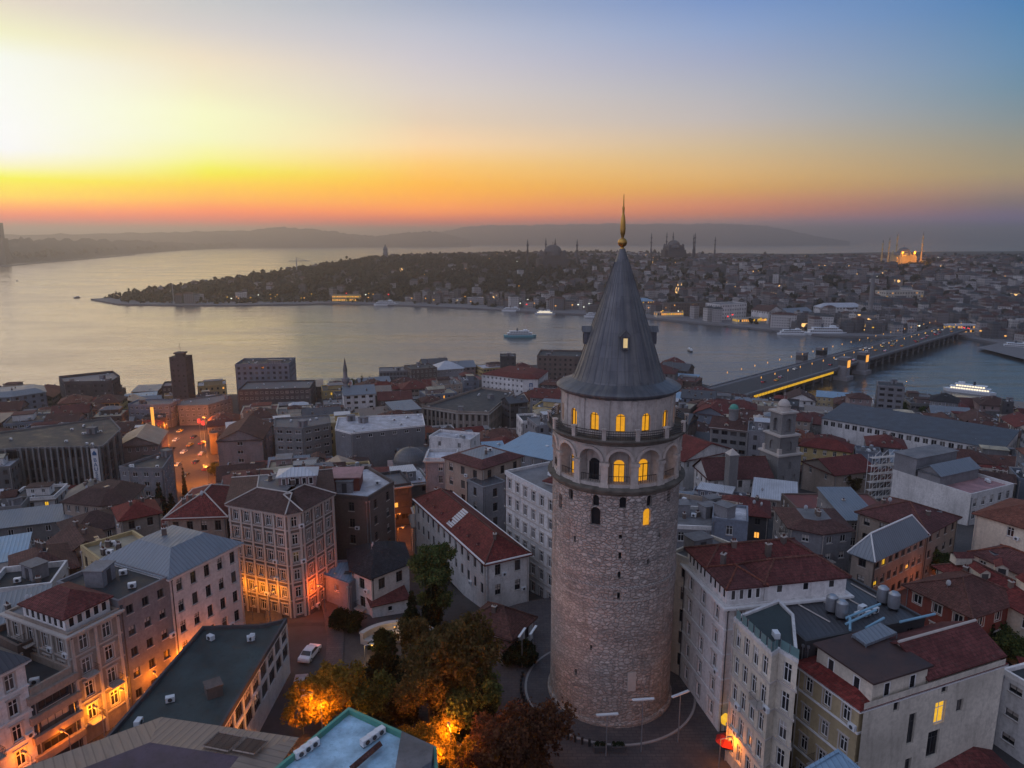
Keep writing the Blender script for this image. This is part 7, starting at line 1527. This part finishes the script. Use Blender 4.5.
# ------------------------------------------------------------------ landmarks of the far shore
def mosque(u, D, sc, label, mins, lit=0, mat='plaster_grey', n_min_h=42, sink=0):
    x, y, z = on_hill(u, D); z -= sink; o = empty('mosque', (x, y, z), 0.15, label, 'mosque', 'great mosques on the skyline'); S_ = sc
    q = MB(); q.box(-18 * S_, 18 * S_, -18 * S_, 18 * S_, -6, 13 * S_); q.box(-24 * S_, 24 * S_, -12 * S_, 12 * S_, -6, 9 * S_)
    for sx in (-1, 1):
        for sy in (-1, 1): q.lathe([(3 * S_, 12 * S_), (3 * S_, 19 * S_), (1.5 * S_, 21 * S_), (.05, 22 * S_)], 8, (sx * 15 * S_, sy * 15 * S_))
    q.build('prayer_hall', mat, o)
    q = MB(); q.lathe([(13.5 * S_, 12.9 * S_), (13.5 * S_, 18.5 * S_), (14.2 * S_, 18.7 * S_)], 24); q.build('drum', mat, o)
    q = MB(); q.sphere((0, 0, 18.6 * S_), 13.4 * S_, 0, 28, 9, True, .82); q.bar((0, 0, 29.5 * S_), (0, 0, 34 * S_), .35 * S_); q.build('dome', 'lead' if lit else 'plaster_dark', o, smooth=True)
    for a in range(4):
        q = MB(); q.sphere((math.cos(a * 1.5708) * 12.5 * S_, math.sin(a * 1.5708) * 12.5 * S_, 12.9 * S_), 9.4 * S_, 0, 18, 6, True, .75); q.build('half_dome', 'lead' if lit else 'plaster_dark', o, smooth=True)
    for (mx, my, mh) in mins:
        h = mh; r = 1.3 * S_; q = MB(); P_ = [(r * 1.5, -8), (r * 1.5, h * .2), (r, h * .25), (r, h * .5), (r * 1.6, h * .53), (r * 1.6, h * .56), (r * .9, h * .565), (r * .9, h * .72), (r * 1.5, h * .74), (r * 1.5, h * .77), (r * .8, h * .775), (r * .75, h * .85)]; q.lathe(P_, 10, (mx, my)); m = q.build('minaret', mat, o); q = MB(); q.lathe([(r * .9, h * .85), (.03, h)], 10, (mx, my)); q.build('spire', 'lead', m)
    if lit:
        for lx, ly, lz in ((-30, -28, 3), (0, -34, 3), (30, -28, 3), (-14, -20, 20), (14, -20, 20)):
            l = bpy.data.lights.new('floodlight', 'POINT'); l.energy = lit; l.color = (1, .38, .015); l.shadow_soft_size = 1.0; lo = bpy.data.objects.new('floodlight', l); COL.objects.link(lo); lo.parent = o; lo.location = (lx * S_, ly * S_, lz * S_)
    return o
mosque(553, 1500, 1.35, 'great domed mosque with two thick minarets on the skyline, left of the spire', [(-54, -10, 52), (48, -10, 52), (-8, 34, 54), (12, 34, 54)], 0, 'plaster_dark', sink=-9)
mosque(674, 1560, .95, 'great domed mosque with slender minarets on the skyline, right of the spire', [(-52, -10, 44), (-6, 26, 46), (8, 26, 46), (38, -12, 42), (46, 0, 44), (88, -5, 36)], 0, 'plaster_dark', sink=-21)
mosque(905, 1560, .85, 'floodlit golden mosque with tall minarets on the skyline at the right', [(-34, -4, 46), (2, 24, 54), (34, -4, 56), (-30, 20, 40)], 13000, 'plaster_yellow', sink=-13)
x, y, z = on_hill(385, 1650); o = empty('palace_tower', (x, y, z), 0, 'pointed palace tower rising from the wooded headland skyline', 'tower'); q = MB(); q.box(-5, 5, -5, 5, -4, 20); q.box(-6, 6, -6, 6, 20, 21); q.box(-4, 4, -4, 4, 21, 27); q.build('shaft', 'plaster_grey', o); q = MB()
b4 = [(-5, -5, 27), (5, -5, 27), (5, 5, 27), (-5, 5, 27)]
for i in range(4): q.face([b4[i], b4[(i + 1) % 4], (0, 0, 40)])
q.build('spire', 'lead', o)
def far_house(nm, u, D, w, d, h, label, wall, roof, cat, ang=.3, rh=4, rows=4, col=4.0, win=(1.8, 2.0), lit=0):
    x, y = on_ray(u, D); z = farz1(x, y); P_ = squarep((x, y), ang, w, d); return house(nm, label, P_, z + h, z - 1, wall, roof, h / max(rows, 1), col, win, 'd', rows=rows, detail=False, bits=(), cat=cat, group='large buildings on the far shore', lit=lit)
far_house('hotel', 730, 1000, 48, 26, 20, 'large white hotel block with rows of windows on the far quay', 'white', ('flat', 'flat_grey', 1), 'hotel', .5, rows=4)
far_house('hall', 772, 978, 24, 30, 15, 'pale gable fronted hall beside the white hotel on the far quay', 'white', ('gable', 'tile_brown', 6), 'hall', .45, rows=2)
far_house('warehouse', 800, 990, 42, 20, 12, 'grey shed attached right of the pale gable hall', 'grey', ('gable', 'metal_grey', 5), 'warehouse', .45, rows=1)
far_house('office_block', 690, 1032, 62, 20, 17, 'brown office slab left of the white hotel on the far quay', 'brown', ('flat', 'flat_dark', 1), 'office block', .3, rows=4, lit=.05)
far_house('hall', 640, 1095, 46, 20, 12, 'teal lit market hall on the far quay right of the spire', 'grey', ('hip', 'metal_blue', 4), 'hall', .3, rows=1, lit=.5)
far_house('pavilion', 344, 1245, 46, 14, 11, 'brightly lit yellow waterside pavilion on the far shore, left', 'yellow', ('flat', 'flat_grey', .6), 'pavilion', 0.0, rows=2, col=2.6, win=(2.0, 2.6), lit=1.0)
far_house('terminal', 755, 955, 42, 12, 7, 'lit ferry terminal on the far quay, centre right', 'cream', ('flat', 'flat_grey', .6), 'ferry terminal', .25, rows=1, col=2.6, win=(2.0, 3.0), lit=.9)
far_house('terminal', 672, 1003, 38, 12, 7, 'lit ferry terminal on the far quay right of the spire', 'cream', ('flat', 'flat_red', .6), 'ferry terminal', .2, rows=1, col=2.6, win=(2.0, 3.0), lit=.8)
far_house('warehouse', 845, 1040, 60, 18, 11, 'long white roofed shed on the far shore behind the bridge', 'white', ('hip', 'metal_pale', 5), 'warehouse', .1, rows=1)
far_house('office_block', 905, 1150, 60, 22, 18, 'pale arcaded office block up the far hill, right', 'cream', ('flat', 'flat_grey', 1), 'office block', .2, rows=4, lit=.08)
far_house('terminal', 968, 965, 40, 14, 9, 'bright lit building at the far end of the bridge', 'white', ('flat', 'flat_white', .6), 'terminal', .1, rows=2, col=2.8, win=(2, 2.6), lit=.7)
x, y = on_ray(877, 980); z = farz1(x, y); o = empty('chimney_tower', (x, y, z), 0, 'tall slim concrete chimney tower near the far end of the bridge', 'tower'); q = MB(); q.lathe([(3.4, -3), (2.6, 40), (2.2, 58), (3.0, 59), (3.0, 61), (.02, 66)], 12); q.build('shaft', 'plaster_concrete', o)
# ------------------------------------------------------------------ boats
def ferry(p, rz, label, L, hull='hull_white', lit=False, group='ferries on the water'):
    o = empty('ferry', (p[0], p[1], SEA), rz, label, 'ferry', group); k = L / 50; q = MB(); n = 12; A = []; B = []; Kl = []
    for i in range(n + 1):
        t = -1 + 2 * i / n; w = 5.2 * k * (1 - abs(t) ** 4) ** .5 + .15; A.append(w); 
    rows = [[q.V((L / 2 * (-1 + 2 * i / n) * (1 if z > 1 else .95), s * A[i] * (1 if z > 1 else .8), z * k)) for i in range(n + 1)] for s in (-1, 1) for z in (-.8, 3.4)]
    for i in range(n):
        q.f += [[rows[0][i], rows[0][i + 1], rows[1][i + 1], rows[1][i]], [rows[2][i + 1], rows[2][i], rows[3][i], rows[3][i + 1]], [rows[1][i], rows[1][i + 1], rows[3][i + 1], rows[3][i]]]; q.m += [0, 0, 0]
    q.build('hull', hull, o)
    q = MB(); q.box(-19 * k, 18 * k, -4.2 * k, 4.2 * k, 3.4 * k, 6.2 * k); q.box(-19.5 * k, 18.5 * k, -4.6 * k, 4.6 * k, 6.2 * k, 6.5 * k); q.box(-15 * k, 13 * k, -3.8 * k, 3.8 * k, 6.5 * k, 9.0 * k); q.box(-16 * k, 14 * k, -4.2 * k, 4.2 * k, 9.0 * k, 9.25 * k); q.box(5 * k, 11 * k, -2.6 * k, 2.6 * k, 9.25 * k, 11.4 * k); q.build('cabin', 'hull_white', o)
    q = MB(); g = 'lit_white' if lit else 'glass'
    for z0, z1, x0, x1, w in ((4.2, 5.7, -18.5, 17.5, 4.23), (7.1, 8.6, -14.5, 12.5, 3.83)):
        m = int((x1 - x0) / 2.4)
        for i in range(m):
            xa = x0 + (x1 - x0) * (i + .12) / m; xb = x0 + (x1 - x0) * (i + .88) / m
            for s in (-1, 1): q.box(xa * k, xb * k, s * w * k - .03, s * w * k + .03, z0 * k, z1 * k)
    q.build('windows', g, o); q = MB(); q.lathe([(1.3 * k, 9 * k), (1.1 * k, 13 * k), (.02, 13.1 * k)], 12, (-4 * k, 0)); q.build('funnel', 'hull_dark', o); q = MB(); q.bar((8 * k, 0, 11 * k), (8 * k, 0, 17 * k), .15 * k); q.build('mast', 'steel', o)
    return o
wp = lambda u, v: U(u, v, SEA)
ferry(wp(520, 337), 0.03, 'white and teal ferry alone in mid channel, left of the cone', 37, 'hull_teal', False)
ferry(wp(969, 393), math.radians(140), 'brightly lit white ferry on the inlet at the right', 33, 'hull_white', True)
for u, v, a, L, lab in ((386, 305.5, .05, 40, 'white ferry moored at the far quay left of centre'), (512, 311.5, -.15, 32, 'ferry moored at the far quay, centre'), (596, 317.5, -.2, 34, 'ferry moored at the far quay behind the cone'), (825, 335, -.05, 48, 'long white ferry moored at the far quay beside the bridge'), (792, 335, -.1, 34, 'white ferry moored at the far quay right of the lit terminal'), (1018, 349, -.5, 32, 'white ferry at the right picture edge'), (545, 314.5, -.15, 30, 'small ferry moored at the far quay')):
    ferry(wp(u, v), a, lab, L, 'hull_white', u in (545,))
for u, v, lab in ((17, 281, 'tiny dark fishing boat on the golden water at the left'), (77, 298, 'tiny dark boat off the headland point'), (690, 351, 'small dark boat near the far quay'), (812, 383, 'small launch beside the bridge pier'), (60, 253.5, 'tiny boat near the breakwater')):
    p = wp(u, v); ferry(p, rr.uniform(0, 3), lab, 14 if v > 260 else 40, 'hull_dark', False, 'small boats')
# breakwater, coast tower, crane on the headland
a, b_ = wp(-20, 268.5), wp(134, 255); d = (b_ - a); L = d.length; ang = math.atan2(d.y, d.x); o = empty('breakwater', (a.x, a.y, SEA), ang, 'thin straight breakwater lying far out at the left', 'breakwater'); q = MB()
for i in range(60): x0 = L * i / 60; q.box(x0, L * (i + 1) / 60 + .5, -7 - rr.uniform(0, 3), 7 + rr.uniform(0, 3), -3, 3.2 + rr.uniform(-.4, .6))
q.build('rubble', 'quay', o); q = MB(); q.lathe([(3, 0), (2.2, 14), (3, 14.5), (2, 17), (.1, 19)], 10, (L - 4, 0)); q.build('beacon', 'plaster_dark', o)
x, y = on_ray(2, 3600); o = empty('tower_block', (x, y, SEA), 0, 'grey high tower block on the far coast at the left picture edge', 'tower block'); H_ = hv(225, 3600); q = MB(); q.box(-26, 14, -15, 15, -2, H_ * .62); q.box(-24, 4, -12, 12, H_ * .62, H_); q.build('block', 'plaster_dark', o)
x, y, z = on_hill(295, 1500); o = empty('crane', (x, y, z), 0.3, 'construction crane on the wooded skyline left of the palace tower', 'crane'); q = MB(); q.bar((0, 0, -4), (0, 0, 34), .9); q.bar((-14, 0, 31), (26, 0, 31), .7); q.bar((0, 0, 38), (20, 0, 31), .3); q.bar((0, 0, 34), (0, 0, 38), .5); q.build('jib', 'steel', o)
x, y, z = on_hill(168, 1290); o = empty('flagpole', (x, y, z), 0, 'tall flagpole on the headland point', 'flagpole'); q = MB(); q.bar((0, 0, -2), (0, 0, 34), .55, 0, 6); q.build('pole', 'steel', o)
# ------------------------------------------------------------------ air
m = bpy.data.materials.new('haze'); m.use_nodes = True; nt = m.node_tree
for n in list(nt.nodes): nt.nodes.remove(n)
ou = nt.nodes.new('ShaderNodeOutputMaterial'); pv = nt.nodes.new('ShaderNodeVolumePrincipled'); nt.links.new(pv.outputs[0], ou.inputs['Volume'])
pv.inputs['Color'].default_value = (0.94, 0.88, 0.85, 1); pv.inputs['Density'].default_value = 0.0002; pv.inputs['Anisotropy'].default_value = 0.76; MAT['haze'] = m
q = MB(); q.box(-27000, 27000, -420, 33000, SEA - 9, 240); o = q.build('haze', 'haze', uv=False); tag(o, kind='stuff'); o['label'] = 'thin morning haze over the water'; o['category'] = 'haze'
# ------------------------------------------------------------------ labels that single each house out
bpy.context.view_layer.update()
LM = [((618, 430), 'the stone tower'), ((281, 560), 'the chamfered corner house'), ((60, 480), 'the glass office'), ((187, 460), 'the avenue'), ((177, 372), 'the slim shore tower'), ((262, 372), 'the lit rooftop block'), ((90, 388), 'the dark waterfront hotel'), ((347, 390), 'the stone minaret'), ((410, 455), 'the domed mosque'), ((485, 420), 'the columned bank'), ((532, 388), 'the white sided hotel'), ((780, 430), 'the belfry'), ((735, 470), 'the church roof'), ((910, 435), 'the very long dark hall'), ((885, 495), 'the white scaffolding'), ((890, 545), 'the grey metal school roof'), ((470, 540), 'the red roofed school'), ((770, 570), 'the red hipped attics'), ((380, 440), 'the long low grey block'), ((300, 445), 'the grey concrete slab'), ((530, 450), 'the blue metal roof'), ((940, 600), 'the brick house'), ((990, 525), 'the cream gable wall'), ((20, 640), 'the left townhouses'), ((740, 390), 'the near bridge end'), ((990, 410), 'the lit ferry'), ((110, 520), 'the tan hipped hall'), ((840, 490), 'the tan barn house'), ((450, 365), 'the swept metal hall')]
def where(o, u, v):
    (lu, lv), nm = min(LM, key=lambda l: math.hypot(l[0][0] - u, (l[0][1] - v) * 1.3)); du, dv = u - lu, v - lv
    if abs(du) > abs(dv) * 1.2: s = 'right of' if du > 0 else 'left of'
    else: s = 'below' if dv > 0 else 'above'
    return '%s %s' % (s, nm)
auto = [b_ for b_ in BUILT if 'auto' in b_['root']]
for b_ in auto:
    c = sum(b_['poly'], Vector((0, 0))) / len(b_['poly']); b_['uv'] = proj((c.x, c.y, b_['z1'])); r = b_['root']; r['label'] = r['label'].replace('  ', ' ') + ' ' + where(r, *b_['uv']); del r['auto']
tops = [o for o in S.objects if o.parent is None and 'label' in o]
from collections import defaultdict
def scr(o): p = o.matrix_world.translation; return proj(p)
ORD = ['leftmost', 'second from left', 'third from left', 'fourth from left', 'fifth from left', 'sixth from left', 'seventh from left', 'eighth from left', 'ninth from left', 'tenth from left']
def ordinal(i):
    if i < len(ORD): return ORD[i]
    n = i + 1; sfx = 'th' if 10 <= n % 100 <= 20 else {1: 'st', 2: 'nd', 3: 'rd'}.get(n % 10, 'th'); return '%d%s from left' % (n, sfx)
by = defaultdict(list)
for o in tops: by[o['label']].append(o)
for lab, os_ in by.items():
    if len(os_) > 1:
        os_.sort(key=lambda o: scr(o)[0])
        if 'lamp' in lab and 'far' in lab:
            for o in os_: u, v = scr(o); o['label'] = lab + ' ' + where(o, u, v) if False else lab
        for i, o in enumerate(os_): o['label'] = '%s, %s' % (lab, ordinal(i) if i < len(os_) - 1 or len(os_) > 6 else 'rightmost')
for o in tops:
    if len(o['label'].split()) > 16: print('LONG', o['label'])
print('objects', len(S.objects))
if 'DBG' in globals():
    for o in S.objects:
        if o.parent is None and o.name.startswith(('terminal', 'pavilion')): print('DBG', o['label'], [round(x) for x in proj(o.location)], [round(x) for x in o.location])
